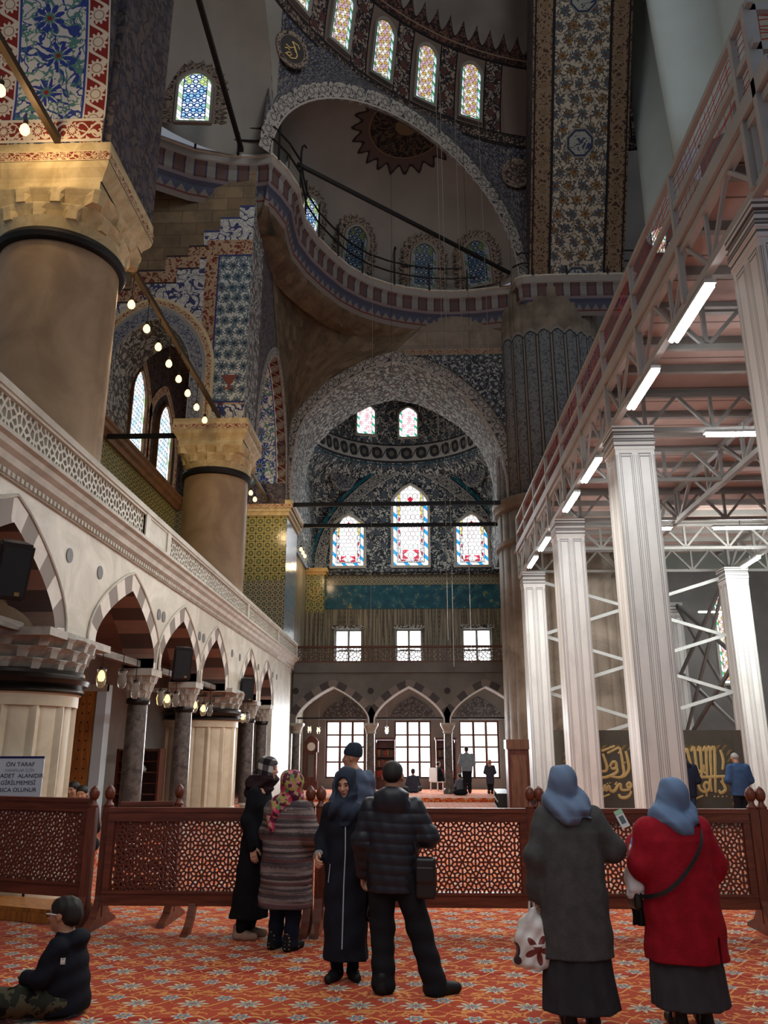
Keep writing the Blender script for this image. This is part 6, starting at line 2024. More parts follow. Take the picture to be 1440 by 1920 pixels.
# ------------------------------------------------------------------ people: implicit surfaces meshed with surface nets
class Sdf:
    def __init__(s, res): s.res = res; s.ops = []; s.disp_f = None; s.lo = np.full(3, 1e9); s.hi = np.full(3, -1e9)
    def _add(s, lo, hi, fn, k, sub=False):
        lo = np.array(lo, float); hi = np.array(hi, float)
        if not sub: s.lo = np.minimum(s.lo, lo); s.hi = np.maximum(s.hi, hi)
        s.ops.append((lo, hi, fn, k, sub)); return s
    def cap(s, a, b, ra, rb=None, k=.02, sub=False):
        a = np.array(a, float); b = np.array(b, float); rb = ra if rb is None else rb
        d = b-a; L2 = max(d@d, 1e-9); R = max(ra, rb)
        def fn(x, y, z):
            t = np.clip(((x-a[0])*d[0]+(y-a[1])*d[1]+(z-a[2])*d[2])/L2, 0, 1)
            return np.sqrt((x-a[0]-t*d[0])**2+(y-a[1]-t*d[1])**2+(z-a[2]-t*d[2])**2) - (ra+(rb-ra)*t)
        return s._add(np.minimum(a, b)-R, np.maximum(a, b)+R, fn, k, sub)
    def chain(s, pts, rs, k=.02):
        for i in range(len(pts)-1): s.cap(pts[i], pts[i+1], rs[i], rs[i+1], k)
        return s
    def ell(s, c, r, k=.02, R=None, sub=False):
        c = np.array(c, float); r = np.array(r, float); m = r.min(); RR = np.eye(3) if R is None else np.array(R)
        ext = np.sqrt(((RR*r[None, :])**2).sum(1))
        def fn(x, y, z):
            X_, Y_, Z_ = x-c[0], y-c[1], z-c[2]
            u = (RR[0, 0]*X_+RR[1, 0]*Y_+RR[2, 0]*Z_)/r[0]; v = (RR[0, 1]*X_+RR[1, 1]*Y_+RR[2, 1]*Z_)/r[1]; w = (RR[0, 2]*X_+RR[1, 2]*Y_+RR[2, 2]*Z_)/r[2]
            q = np.sqrt(u*u+v*v+w*w); g = np.sqrt((u/r[0])**2+(v/r[1])**2+(w/r[2])**2)+1e-9
            return q*(q-1)/g
        return s._add(c-ext, c+ext, fn, k, sub)
    def loft(s, sec, k=.03, fold=0, nf=9, ph=0., p=2.0, fold0=0.):
        """sec: (z, cx, cy, rx, ry) bottom to top; fold = depth of drapery folds at the bottom"""
        sec = sorted(sec); A = np.array(sec, float); zz = A[:, 0]
        R = A[:, 3].max()*(1+fold)+.02; R2 = A[:, 4].max()*(1+fold)+.02
        def fn(x, y, z):
            zc = np.clip(z, zz[0], zz[-1]); cx, cy, rx, ry = (np.interp(zc, zz, A[:, i]) for i in (1, 2, 3, 4))
            dx, dy = x-cx, y-cy
            e = (np.abs(dx/rx)**p + np.abs(dy/ry)**p)**(1/p)
            if fold or fold0:
                th = np.arctan2(dy/ry, dx/rx); f = np.clip((zz[-1]-zc)/(zz[-1]-zz[0]), 0, 1)
                e = e/(1+(fold0+(fold-fold0)*f)*(.6*np.cos(nf*th+ph+1.2*np.sin(zc*5))+.4*np.cos((nf*1.7//1)*th+2.1)))
            d = (e-1)*np.minimum(rx, ry)
            return np.maximum(d, np.maximum(zz[0]-z, z-zz[-1]))
        lo = (min(A[:, 1]-0)-R, min(A[:, 2])-R2, zz[0]); hi = (max(A[:, 1])+R, max(A[:, 2])+R2, zz[-1])
        return s._add(lo, hi, fn, k)
    def box(s, c, h, r=.01, k=.01, R=None, sub=False):
        c = np.array(c, float); h = np.array(h, float); RR = np.eye(3) if R is None else np.array(R); ext = np.abs(RR)@h+r
        def fn(x, y, z):
            X_, Y_, Z_ = x-c[0], y-c[1], z-c[2]
            q = [np.abs(RR[0, i]*X_+RR[1, i]*Y_+RR[2, i]*Z_)-h[i]+r for i in range(3)]
            return np.sqrt(sum(np.maximum(w, 0)**2 for w in q)) + np.minimum(np.maximum(q[0], np.maximum(q[1], q[2])), 0) - r
        return s._add(c-ext, c+ext, fn, k, sub)
    def disp(s, fn): s.disp_f = fn; return s
    def mesh(s, name, mats, parent=None, pick=None):
        h = s.res; pad = 3*h+.02
        lo = s.lo-pad; n = np.ceil((s.hi+pad-lo)/h).astype(int)+1
        F = np.full(n, 1e3, np.float32)
        ax = [lo[i]+h*np.arange(n[i]) for i in range(3)]
        for l, u, fn, k, sub in s.ops:
            m = max(k, 2*h)+.02
            i0 = np.clip(np.floor((l-m-lo)/h).astype(int), 0, n-1); i1 = np.clip(np.ceil((u+m-lo)/h).astype(int)+1, 1, n)
            if (i1 <= i0).any(): continue
            x = ax[0][i0[0]:i1[0], None, None]; y = ax[1][None, i0[1]:i1[1], None]; z = ax[2][None, None, i0[2]:i1[2]]
            d = fn(x, y, z); sl = tuple(slice(i0[i], i1[i]) for i in range(3)); a = F[sl]
            if sub:
                d = -d
                q = np.maximum(k-np.abs(a-d), 0)/max(k, 1e-9); F[sl] = np.maximum(a, d) + q*q*k*.25
            else:
                q = np.maximum(k-np.abs(a-d), 0)/max(k, 1e-9); F[sl] = np.minimum(a, d) - q*q*k*.25
        if s.disp_f is not None:
            x, y, z = np.meshgrid(*ax, indexing='ij', sparse=True)
            F = F - s.disp_f(x, y, z)*(np.abs(F) < .06)
        S = F < 0
        nx, ny, nz = n
        c8 = np.zeros((nx-1, ny-1, nz-1), np.int8)
        for dx in (0, 1):
            for dy in (0, 1):
                for dz in (0, 1): c8 += S[dx:nx-1+dx, dy:ny-1+dy, dz:nz-1+dz]
        act = (c8 > 0) & (c8 < 8)
        idx = -np.ones(act.shape, np.int64); I = np.argwhere(act); idx[act] = np.arange(len(I))
        acc = np.zeros((len(I), 3)); cnt = np.zeros(len(I))
        cor = [(dx, dy, dz) for dx in (0, 1) for dy in (0, 1) for dz in (0, 1)]
        for a in range(8):
            for b in range(a+1, 8):
                A_, B_ = np.array(cor[a]), np.array(cor[b])
                if np.abs(A_-B_).sum() != 1: continue
                fa = F[tuple((I+A_).T)]; fb = F[tuple((I+B_).T)]
                m = (fa < 0) != (fb < 0)
                t = np.where(m, fa/(fa-fb+1e-12), 0)
                acc[m] += (A_+np.outer(t[m], B_-A_)); cnt[m] += 1
        V = lo + h*(I + acc/np.maximum(cnt, 1)[:, None])
        Q = []
        for axis in range(3):
            o1, o2 = [(1, 2), (2, 0), (0, 1)][axis]
            sl0 = [slice(1, n[i]-1) for i in range(3)]; sl0[axis] = slice(0, n[axis]-1)
            sl1 = list(sl0); sl1[axis] = slice(1, n[axis])
            a = S[tuple(sl0)]; b = S[tuple(sl1)]
            E_ = np.argwhere(a != b)
            if not len(E_): continue
            base = E_.copy()
            for i in range(3):
                if i != axis: base[:, i] += 1
            e1 = np.zeros(3, int); e1[o1] = 1; e2 = np.zeros(3, int); e2[o2] = 1
            q = np.stack([idx[tuple((base-e1-e2).T)], idx[tuple((base-e2).T)], idx[tuple(base.T)], idx[tuple((base-e1).T)]], 1)
            fl = a[tuple(E_.T)]
            q[~fl] = q[~fl][:, ::-1]
            Q.append(q)
        Q = np.concatenate(Q)
        me = bpy.data.meshes.new(name)
        me.vertices.add(len(V)); me.vertices.foreach_set('co', V.astype(np.float32).ravel())
        me.loops.add(len(Q)*4); me.loops.foreach_set('vertex_index', Q.ravel().astype(np.int32))
        me.polygons.add(len(Q)); me.polygons.foreach_set('loop_start', np.arange(0, len(Q)*4, 4, dtype=np.int32))
        me.polygons.foreach_set('use_smooth', np.ones(len(Q), bool))
        me.update(calc_edges=True)
        if not isinstance(mats, (list, tuple)): mats = [mats]
        for m in mats: me.materials.append(m)
        if pick is not None:
            C_ = V[Q].mean(1); me.polygons.foreach_set('material_index', pick(C_).astype(np.int32))
        o = bpy.data.objects.new(name, me); COL.objects.link(o)
        if parent is not None: o.parent = parent
        return o

def unit(v): v = np.array(v, float); return v/np.linalg.norm(v)
def rotm(yaw, pitch=0, roll=0):
    """columns: right, forward, up of a head turned left by yaw and tipped down by pitch"""
    cy, sy, cp, sp = cos(yaw), sin(yaw), cos(pitch), sin(pitch)
    Rz = np.array([[cy, -sy, 0], [sy, cy, 0], [0, 0, 1]]); Rx = np.array([[1, 0, 0], [0, cp, sp], [0, -sp, cp]])
    cr, sr = cos(roll), sin(roll); Ry = np.array([[cr, 0, sr], [0, 1, 0], [-sr, 0, cr]])
    return Rz@Rx@Ry
SKIN = plain('skin', srgb(196, 150, 126), .55, .3); SKIN2 = plain('skin_tan', srgb(176, 128, 102), .55, .3)
EYE = plain('eye_dark', srgb(30, 24, 22), .3); LIP = plain('lips', srgb(150, 84, 80), .5); BROW = plain('brow', srgb(46, 34, 30), .8)
HAIRB = plain('dark_hair', srgb(30, 26, 25), .6); HAIRG = plain('grey_hair', srgb(150, 146, 140), .7)

def hand(s, w, d, n, th, curl=.5, sc=1., k=.006):
    """w wrist, d finger direction, n palm normal, th thumb side"""
    w = np.array(w, float); d = unit(d); n = np.array(n, float); n = unit(n-d*(n@d)); t = np.cross(d, n); t = t if t@np.array(th, float) > 0 else -t
    s.cap(w-d*.02*sc, w+d*.03*sc, .024*sc, .026*sc, .015)
    for o in (-.026, -.009, .009, .026): s.cap(w+d*.02*sc+t*o*.7*sc, w+d*.085*sc+t*o*sc, .0135*sc, .0115*sc, .014)
    for i, o in enumerate((.029, .0095, -.0095, -.028)):
        L = (.072, .08, .075, .058)[i]*sc; b = w+d*.085*sc+t*o*sc
        a1 = curl*.75; e1 = d*cos(a1)+n*sin(a1); p1 = b+e1*L*.45
        a2 = curl*1.6; e2 = d*cos(a2)+n*sin(a2); p2 = p1+e2*L*.32
        a3 = curl*2.2; e3 = d*cos(a3)+n*sin(a3); p3 = p2+e3*L*.25
        s.chain([b, p1, p2, p3], [.0098*sc, .009*sc, .0082*sc, .0068*sc], k)
    b = w+d*.025*sc+t*.028*sc; p1 = b+unit(d*.7+t*.65+n*.25)*.042*sc; p2 = p1+unit(d*.85+t*.2+n*.45)*.03*sc; p3 = p2+unit(d*.8+n*.55)*.02*sc
    s.chain([b, p1, p2, p3], [.0145*sc, .0115*sc, .01*sc, .008*sc], k)
def head(s, c, R, sc=1., k=.02):
    c = np.array(c, float); P = lambda x, y, z: c + R@np.array([x, y, z])*sc
    s.ell(P(0, -.012, .027), np.array([.074, .093, .084])*sc, k, R)
    s.ell(P(0, .022, -.036), np.array([.06, .064, .076])*sc, .03, R)
    s.ell(P(0, .058, -.088), np.array([.026, .024, .02])*sc, .025, R)
    s.cap(P(0, .083, .014), P(0, .103, -.02), .008*sc, .0125*sc, .012); s.cap(P(-.011, .093, -.025), P(.011, .093, -.025), .008*sc, .008*sc, .01)
    s.cap(P(-.036, .074, .028), P(.036, .074, .028), .012*sc, .012*sc, .015)
    for q in (-1, 1):
        s.ell(P(q*.033, .097, .008), np.array([.018, .016, .012])*sc, .012, R, True)
        s.ell(P(q*.042, .06, -.02), np.array([.018, .02, .018])*sc, .02, R)
        s.ell(P(q*.076, -.008, -.004), np.array([.011, .02, .032])*sc, .008, R)
    s.ell(P(0, .083, -.049), np.array([.023, .012, .006])*sc, .006, R); s.ell(P(0, .082, -.06), np.array([.02, .012, .007])*sc, .006, R)
def face(parent, c, R, sc=1.):
    c = np.array(c, float); P = lambda x, y, z: tuple(c + R@np.array([x, y, z])*sc)
    for q in (-1, 1):
        MB().ball(P(q*.032, .0785, .007), .0105*sc, 10, 6, sz=.6).build('eye', EYE, parent, True)
        MB().tube([P(q*.016, .085, .026), P(q*.034, .086, .032), P(q*.052, .074, .026)], .0038*sc, 6).build('eyebrow', BROW, parent, True)
    s = MB(); s.tube([P(-.022, .085, -.053), P(-.008, .0955, -.05), P(0, .0945, -.052), P(.008, .0955, -.05), P(.022, .085, -.053)], .005*sc, 6); s.build('lips', LIP, parent, True)

def body(t, H, L, R_, hc, hR, legs, res=.007, skin=None, sw=.17, zs=None, hands=('L', 'R'), hs=1., trunk=True, tc=(0, 0)):
    """L/R_: dict(e=elbow, w=wrist, d, n, th, curl); legs: [(hip,knee,ankle,toe)]"""
    s = Sdf(res); zs = zs or H-.29
    hip_z = legs[0][0][2]
    head(s, hc, hR, hs)
    nb = np.array([tc[0], tc[1], zs+.02]); s.cap(nb, np.array(hc)+hR@np.array([0, -.02, -.07])*hs, .056*hs, .05*hs, .03)
    if trunk: s.loft([(hip_z-.05, tc[0]*0, 0, .14, .1), (hip_z+.1, 0, 0, .14, .1), (zs-.25, tc[0]*.8, tc[1]*.8, .14, .1), (zs-.05, tc[0], tc[1], .16, .09), (zs+.02, tc[0], tc[1], .09, .06)], .05)
    for sg, A in ((-1, L), (1, R_)):
        if A is None: continue
        sh = A.get('s', (tc[0]+sg*sw, tc[1], zs-.03))
        s.chain([sh, A['e'], A['w']], [.052, .042, .028], .03)
        hand(s, A['w'], A['d'], A['n'], A['th'], A.get('curl', .5), A.get('sc', 1.))
    for hip, kn, an, toe in legs:
        s.chain([hip, kn, an], [.085, .055, .04], .04)
        an = np.array(an); toe = np.array(toe); f = unit((toe-an)*np.array([1, 1, 0]))
        s.cap((an[0]-f[0]*.03, an[1]-f[1]*.03, an[2]-.035), (toe[0]-f[0]*.03, toe[1]-f[1]*.03, toe[2]+.022), .035, .024, .03)
    return s.mesh('body', skin or SKIN, t)
def shoes(t, legs, mat, name='shoe', r=.044, res=.007):
    for hip, kn, an, toe in legs:
        an = np.array(an, float); toe = np.array(toe, float); f = unit((toe-an)*np.array([1, 1, 0])); s = Sdf(res)
        b = an-f*.045; b[2] = r*.92; e = toe-f*.03; e[2] = r*.78
        s.cap(b, (b+e)/2, r, r*1.05, .02).cap((b+e)/2, e, r*1.05, r*.8, .02).cap(b, (b[0], b[1], an[2]+.03), r*.95, r*.95, .02)
        s.box(((b+e)/2)*np.array([1, 1, 0])-np.array([0, 0, .05]), (.6, .6, .05), .0, .004, None, True)
        s.mesh(name, mat, t)
def trousers(t, legs, mat, wz, r=(.105, .075, .062), res=.009, ry=.12, rx=.165, cuff=None):
    s = Sdf(res)
    for hip, kn, an, toe in legs:
        a = np.array(an, float); a[2] = cuff if cuff is not None else a[2]+.0
        s.chain([hip, kn, a], list(r), .05)
    hz = legs[0][0][2]
    s.loft([(hz-.06, 0, 0, rx*.95, ry), (hz+.06, 0, 0, rx, ry), (wz, 0, 0, rx*.9, ry*.9)], .06)
    s.disp(lambda x, y, z: .004*np.sin(z*46+6*x+9*y)*np.clip((.75-z)*2, 0, 1))
    return s.mesh('trousers', mat, t)
def cloth(name, c, rough=.9, var=.12, scale=9, wool=0):
    t = NT(name, rough, .15); n = t.noise(scale=scale, detail=5)
    t.col(t.mix(n.ss(.3, .7), tuple(x*(1-var) for x in c), tuple(min(1, x*(1+var)) for x in c)))
    if wool:
        w = t.noise(scale=wool, detail=2); t.bump(w, .4, .01)
    return t.m
def hijab(t, c, R, mat, low, sc=1., opening=True, op=(.064, .1, .09), opc=(0, .135, -.006), cowl=0,  res=.006, fold=.05, name='headscarf', tail=None, rx=.16, ry=.13, cy=-.02, slim=1.):
    c = np.array(c, float); P = lambda x, y, z: c+R@np.array([x, y, z])*sc; s = Sdf(res)
    s.ell(P(0, -.018, .03), np.array([.09*slim, .112, .1])*sc, .03, R); s.ell(P(0, .0, -.06), np.array([.09*slim, .1, .1])*sc, .05, R)
    z0 = c[2]
    s.loft([(low, 0, cy, rx, ry), (low+.05, 0, cy, rx*.96, ry*.97), (z0-.19, c[0]*.6, cy*.5+c[1]*.5, rx*.8, ry*.86), (z0-.1, c[0], c[1]-.012, .1*sc, .112*sc)], .05, fold, 8)
    if opening:
        s.ell(P(*opc), np.array(op)*sc, .012, R, True)
    if cowl:
        for k in range(14):
            a, b = 2*pi*k/14, 2*pi*(k+1)/14
            f = lambda q: (c[0]*.6+(rx*.7)*cos(q), cy+c[1]*.4+(ry*.74)*sin(q), low+.075+.022*sin(2*q+1)+.03*sin(q))
            s.cap(f(a), f(b), cowl*(1+.2*sin(3*a)), cowl*(1+.2*sin(3*b)), .05)
    if tail: 
        for q in tail: s.chain(*q, .03)
    s.disp(lambda x, y, z: (.0045*np.sin(30*z+26*x-14*y)+.0035*np.sin(52*x+35*z+9*y))*(1+1.2*np.clip((c[2]-.06-z)*9, 0, 1)))
    return s.mesh(name, mat, t)
# ------------------------------------------------------------------ the people
def std_legs(w=.09, hip=.84, kn=.45, yaw=.1):
    return [((-w, 0, hip), (-w, .02, kn), (-w, -.02, .085), (-w-yaw*.15, .15, 0)), ((w, 0, hip), (w, .02, kn), (w, -.02, .085), (w+yaw*.15, .15, 0))]
def person(loc, rz, label, group=None):
    return thing('person', loc, rz, label, 'person', group)
DN = (0, 0, -1)
def sleeve(s, A, r=(.075, .068, .055), k=.05, sh=None, cut=.0):
    sh = sh or A['s']; w = np.array(A['w']); e = np.array(A['e']); w = w - unit(w-e)*cut
    s.chain([sh, e, w], list(r), k)
BLK = cloth('black_cloth', srgb(20, 21, 25)); BLK2 = cloth('black_trousers', srgb(28, 28, 32)); SOCK = cloth('beige_socks', srgb(150, 122, 104))
LEATH = plain('black_leather', srgb(26, 26, 28), .35, .5); SHOE = plain('black_shoe', srgb(22, 22, 24), .6)

# 1 woman in the long grey coat, seen from behind
t = person((1.085, 6.05, 0), radians(2), 'woman from behind in a long dark grey coat and blue headscarf holding a white bag')
t.scale = (.88, .95, 1)
lg = std_legs(.09, .84, .45)
L = dict(s=(-.2, 0, 1.285), e=(-.285, -.03, 1.04), w=(-.285, .03, .8), d=(0, .12, -1), n=(1, 0, 0), th=(0, 1, 0), curl=1.25)
R = dict(s=(.2, 0, 1.285), e=(.345, .0, 1.08), w=(.2, .24, 1.06), d=(-.6, .7, .2), n=(-.6, -.6, 0), th=(0, 0, 1), curl=.8)
hc = (-.03, .01, 1.5); hR = rotm(.0, .1)
body(t, 1.62, L, R, hc, hR, lg, .0075, SKIN2)
C_ = cloth('dark_grey_wool', srgb(70, 70, 70), .95, .14, 14, 120)
s = Sdf(.008)
s.loft([(.42, 0, 0, .275, .19), (.6, 0, 0, .268, .185), (.85, 0, 0, .258, .18), (1.05, 0, 0, .25, .172), (1.2, 0, -.005, .245, .155), (1.29, 0, -.01, .2, .125), (1.35, 0, -.01, .12, .09)], .05, .03, 7, .4, 2.2)
sleeve(s, L, (.085, .078, .066)); sleeve(s, R, (.09, .08, .066))
s.disp(lambda x, y, z: .006*np.sin(30*z+14*x+5*y)*np.clip(np.abs(x)*5-.7, 0, 1) + .003*np.sin(22*x+4*z))
s.mesh('long_coat', C_, t)
s = Sdf(.009); s.loft([(.1, .01, 0, .285, .2), (.3, 0, 0, .265, .185), (.55, 0, 0, .24, .17)], .03, .06, 9, 1.); s.mesh('skirt', cloth('charcoal_skirt', srgb(48, 48, 52)), t)
hijab(t, hc, hR, cloth('slate_blue_scarf', srgb(98, 116, 142), .85, .08, 6), 1.3, 1.14, False, rx=.175, ry=.145, cy=-.025, slim=1.14, cowl=.052)
shoes(t, lg, SHOE)
# her bag
def plastic_bag(name, loc, rz, w, d, h, mat, label, seed=0, handles=True, group=None):
    t = thing(name, loc, rz, label, 'bag', group)
    s = Sdf(.007)
    s.loft([(-h, 0, 0, w*.42, d*.42), (-h*.93, 0, 0, w*.5, d*.5), (-h*.6, .01, 0, w*.5, d*.5), (-h*.3, 0, 0, w*.4, d*.4), (-h*.1, 0, 0, w*.18, d*.22), (0, 0, 0, w*.07, d*.12)], .03, 0, 7, seed, 2.8, .05)
    s.disp(lambda x, y, z: .009*np.sin(25*x+31*z+seed)*np.sin(28*y+9*z+1.3) + .004*np.sin(70*x-50*z+seed))
    s.mesh('sack', mat, t)
    if handles:
        MB().tube([(-.02, 0, -.03), (-.015, 0, .04), (.015, 0, .04), (.02, 0, -.03)], .008, 6).build('handle', mat, t)
    return t
def m_bagprint():
    tt = NT('white_bag_with_dark_star', .4, .4); x, y, z = tt.obj()
    px, pz = x-.03, z+.24
    r = (px*px+pz*pz).sqrt(); th = pz.atan2(px)
    star = (r < .06+.034*((th*5+.9).cos())) & (y < 0.)
    bar = (abs(pz-.025-.1*px) < .007) & (abs(px) < .13)
    left = (((x+.125)*(x+.125)+(z+.25)*(z+.25)*.5).sqrt() < .035) | (((x+.11)*(x+.11)+(z+.31)*(z+.31)).sqrt() < .028)
    n = tt.noise(scale=6, detail=3)
    c = tt.mix(n.ss(.3, .7), srgb(214, 210, 206), srgb(186, 180, 176))
    c = tt.mix(star, c, srgb(104, 40, 36)); c = tt.mix(left & (y < .05), c, srgb(52, 44, 48)); c = tt.mix(bar & star, c, srgb(206, 196, 190))
    tt.col(c); return tt.m
plastic_bag('plastic_bag', (.8, 6.05, .71), radians(-8), .27, .17, .36, m_bagprint(), 'white plastic bag with a dark red star shape, held by the grey coated woman', 0)

# 2 woman in the red coat
t = person((1.81, 6.08, 0), radians(6), 'woman from behind in a red coat and blue headscarf, black strap across her back')
t.scale = (.9, .95, 1)
lg = std_legs(.1, .8, .42)
L = dict(s=(-.21, 0, 1.2), e=(-.265, .0, .98), w=(-.22, .24, 1.09), d=(.1, .6, .75), n=(1, 0, 0), th=(0, -.3, 1), curl=.7)
R = dict(s=(.21, 0, 1.2), e=(.31, .02, .97), w=(.2, .22, 1.02), d=(-.6, .7, .2), n=(-.6, -.6, 0), th=(0, 0, 1), curl=.8)
hc = (.03, .02, 1.41); hR = rotm(.15, .12)
body(t, 1.54, L, R, hc, hR, lg, .0075, SKIN2)
RED = cloth('red_wool', srgb(138, 20, 34), .9, .14, 12, 110)
s = Sdf(.008)
s.loft([(.4, .02, 0, .3, .215), (.6, .02, 0, .29, .21), (.85, .01, 0, .28, .205), (1.02, 0, 0, .275, .195), (1.15, 0, -.01, .265, .175), (1.22, 0, -.015, .225, .14), (1.29, 0, -.015, .13, .095)], .05, .03, 6, 1.2, 2.2)
sleeve(s, L, (.1, .095, .075)); sleeve(s, R, (.1, .092, .075))
s.box((.2, -.22, .46), (.006, .1, .09), .0, .01, None, True)
s.disp(lambda x, y, z: .006*np.sin(26*z+16*x)*np.clip(np.abs(x)*5-.8, 0, 1)+.003*np.sin(18*x+3*z))
s.mesh('red_coat', RED, t)
s = Sdf(.009); s.loft([(.12, .02, 0, .28, .2), (.35, .01, 0, .27, .19), (.55, 0, 0, .25, .18)], .03, .06, 8, 2.); s.mesh('skirt', cloth('dark_grey_skirt', srgb(56, 56, 60)), t)
hijab(t, hc, hR, cloth('slate_blue_scarf_long', srgb(98, 120, 150), .85, .1, 6), 1.22, 1.16, False, rx=.17, ry=.14, cy=-.02, slim=1.12, cowl=.05)
s = Sdf(.007); s.chain([(-.1, .08, 1.26), (-.2, .12, 1.2), (-.275, .1, 1.1)], [.05, .05, .03], .03); s.disp(lambda x, y, z: .006*np.sin(60*x+50*z)); s.mesh('scarf_end', cloth('scarf_end_blue', srgb(104, 140, 190), .85), t)
shoes(t, lg, SHOE)
# her things
t = thing('shoulder_bag', (1.81, 6.08, 0), radians(6), 'black shoulder bag with fringe at the red coated woman\'s left hip, strap across her back', 'bag')
s = Sdf(.007); s.box((-.27, .1, .8), (.035, .09, .11), .03); s.mesh('pouch', LEATH, t)
mb = MB()
for k in range(9): mb.tube([(-.27+.012*sin(k*2.), .01+.02*k, .7), (-.27+.02*sin(k), .01+.02*k, .6-.02*sin(k*3))], .011, 5)
mb.build('fringe', BLK, t)
pts = [(.15, -.02, 1.275), (.155, -.115, 1.24), (.12, -.186, 1.16), (.065, -.214, 1.07), (-.01, -.22, .98), (-.09, -.214, .9), (-.18, -.172, .83), (-.262, -.04, .79), (-.27, .06, .82)]
pts = [tuple(p) for p in catmull(pts, 6)]
P = []
for i, p in enumerate(pts):
    a = np.array(pts[max(i-1, 0)]); b = np.array(pts[min(i+1, len(pts)-1)]); tg = unit(b-a); nn = unit(np.array([p[0], p[1]*1.6, 0])+1e-6); sd = unit(np.cross(tg, nn))
    P.append([np.array(p)+sd*.014, np.array(p)-sd*.014])
MB().grid(P).build('strap', LEATH, t)
t2 = plastic_bag('plastic_bag', (1.555, 6.16, 1.1), radians(70), .22, .15, .34, cloth('white_plastic', srgb(206, 204, 204), .4, .08, 7), 'plain white plastic bag hanging from the red coated woman\'s left arm', 2.)
t = thing('leaflet', (1.56, 6.36, 1.2), radians(20), 'small white and green leaflet held up by the woman in the red coat', 'leaflet')
MB().box(-.035, .035, -.002, .002, 0, .13).build('paper', M['white'], t)
MB().box(-.035, .035, -.004, -.002, .1, .13).build('green_stripe', plain('leaflet_green', srgb(150, 190, 150)), t)
MB().box(-.02, .02, -.004, -.002, .03, .085).build('dark_picture', plain('leaflet_dark', srgb(90, 100, 96)), t)
t.rotation_euler = (radians(-20), radians(-18), radians(20))

# 3 man in the black quilted jacket
t = person((-.17, 6.78, 0), radians(-6), 'man from behind in a black quilted jacket and black trousers, standing with legs apart')
lg = [((-.09, 0, .8), (-.085, .03, .43), (-.07, -.02, .085), (-.05, .16, 0)), ((.1, 0, .8), (.2, .02, .44), (.32, -.02, .085), (.5, .06, 0))]
L = dict(s=(-.175, 0, 1.31), e=(-.25, -.02, 1.06), w=(-.25, .06, .82), d=(0, .2, -1), n=(1, 0, 0), th=(0, 1, 0), curl=.5)
R = dict(s=(.175, 0, 1.31), e=(.285, .0, 1.09), w=(.22, .26, 1.1), d=(-.5, .8, .1), n=(-.6, -.6, 0), th=(0, 0, 1), curl=.8)
hc = (0, .03, 1.535); hR = rotm(.0, .2)
body(t, 1.66, L, R, hc, hR, lg, .0075, SKIN2, hs=1.05)
s = Sdf(.007); s.ell((0, .012, 1.585), (.083, .102, .078), .02, hR); s.ell((0, -.03, 1.555), (.076, .07, .065), .02, hR)
s.ell((0, .16, 1.51), (.11, .1, .09), .01, hR, True); [s.ell((q*.09, .02, 1.515), (.03, .035, .04), .01, None, True) for q in (-1, 1)]; s.mesh('short_hair', HAIRB, t)
t0 = NT('quilted_black', .45, .4); t0.col(srgb(24, 27, 36)); QUILT = t0.m
s = Sdf(.007)
s.loft([(.7, 0, 0, .19, .145), (.85, 0, 0, .195, .15), (1.05, 0, 0, .205, .15), (1.2, 0, -.005, .212, .14), (1.3, 0, -.01, .175, .12), (1.37, 0, -.01, .12, .1), (1.43, 0, .0, .08, .08)], .05, 0, 8, 0, 2.3)
sleeve(s, L, (.078, .07, .056)); sleeve(s, R, (.08, .074, .058))
s.ell((0, -.1, 1.37), (.13, .07, .1), .05); s.ell((.0, -.05, 1.41), (.14, .1, .045), .03)
s.disp(lambda x, y, z: (.006*np.abs(np.sin(z*pi/.075+.35*np.sin(x*7)))**.7 - .003)*np.clip((1.36-z)*12, 0, 1) + .002*np.sin(60*x+20*z))
s.mesh('quilted_jacket', QUILT, t)
trousers(t, lg, BLK2, .95, (.115, .088, .09), .009, .135, .175, .06)
shoes(t, lg, SHOE, r=.05)
t = thing('shoulder_bag', (.085, 6.66, .86), radians(-10), 'black shoulder bag hanging at the right hip of the man in the quilted jacket', 'bag')
s = Sdf(.007); s.box((0, 0, -.05), (.08, .025, .15), .025); s.box((0, -.02, .0), (.075, .02, .09), .02); s.mesh('pouch', LEATH, t)
MB().tube([tuple(p) for p in catmull([(-.06, 0, .1), (-.1, .0, .25), (-.16, .0, .4), (-.3, .02, .53)], 5)], .009, 6).build('strap', LEATH, t)
MB().box(-.06, .06, -.045, -.04, .02, .028).build('zip', M['disc'], t)

# 4 woman in the long navy coat, facing the camera
t = person((-.56, 7.12, 0), radians(180), 'woman facing us in a long navy zipped coat and dark blue headscarf, looking down')
t.scale = (.88, .95, 1)
lg = [((-.08, 0, .82), (-.08, .02, .44), (-.07, -.02, .08), (-.13, .13, 0)), ((.08, 0, .82), (.08, .02, .44), (.08, .0, .08), (.15, .17, 0))]
L = dict(s=(-.165, 0, 1.26), e=(-.215, -.05, 1.02), w=(-.225, .02, .8), d=(0, .1, -1), n=(1, 0, 0), th=(0, 1, 0), curl=1.)
R = dict(s=(.165, 0, 1.26), e=(.235, -.07, 1.04), w=(.25, .07, .915), d=(.15, .75, -.35), n=(-1, 0, -.2), th=(0, .4, 1), curl=.9)
hc = (0.01, .03, 1.475); hR = rotm(-.3, .28)
body(t, 1.6, L, R, hc, hR, lg, .0055, SKIN, .16)
face(t, hc, hR)
NAVY = cloth('navy_coat', srgb(26, 29, 38), .8, .14, 10)
s = Sdf(.0075)
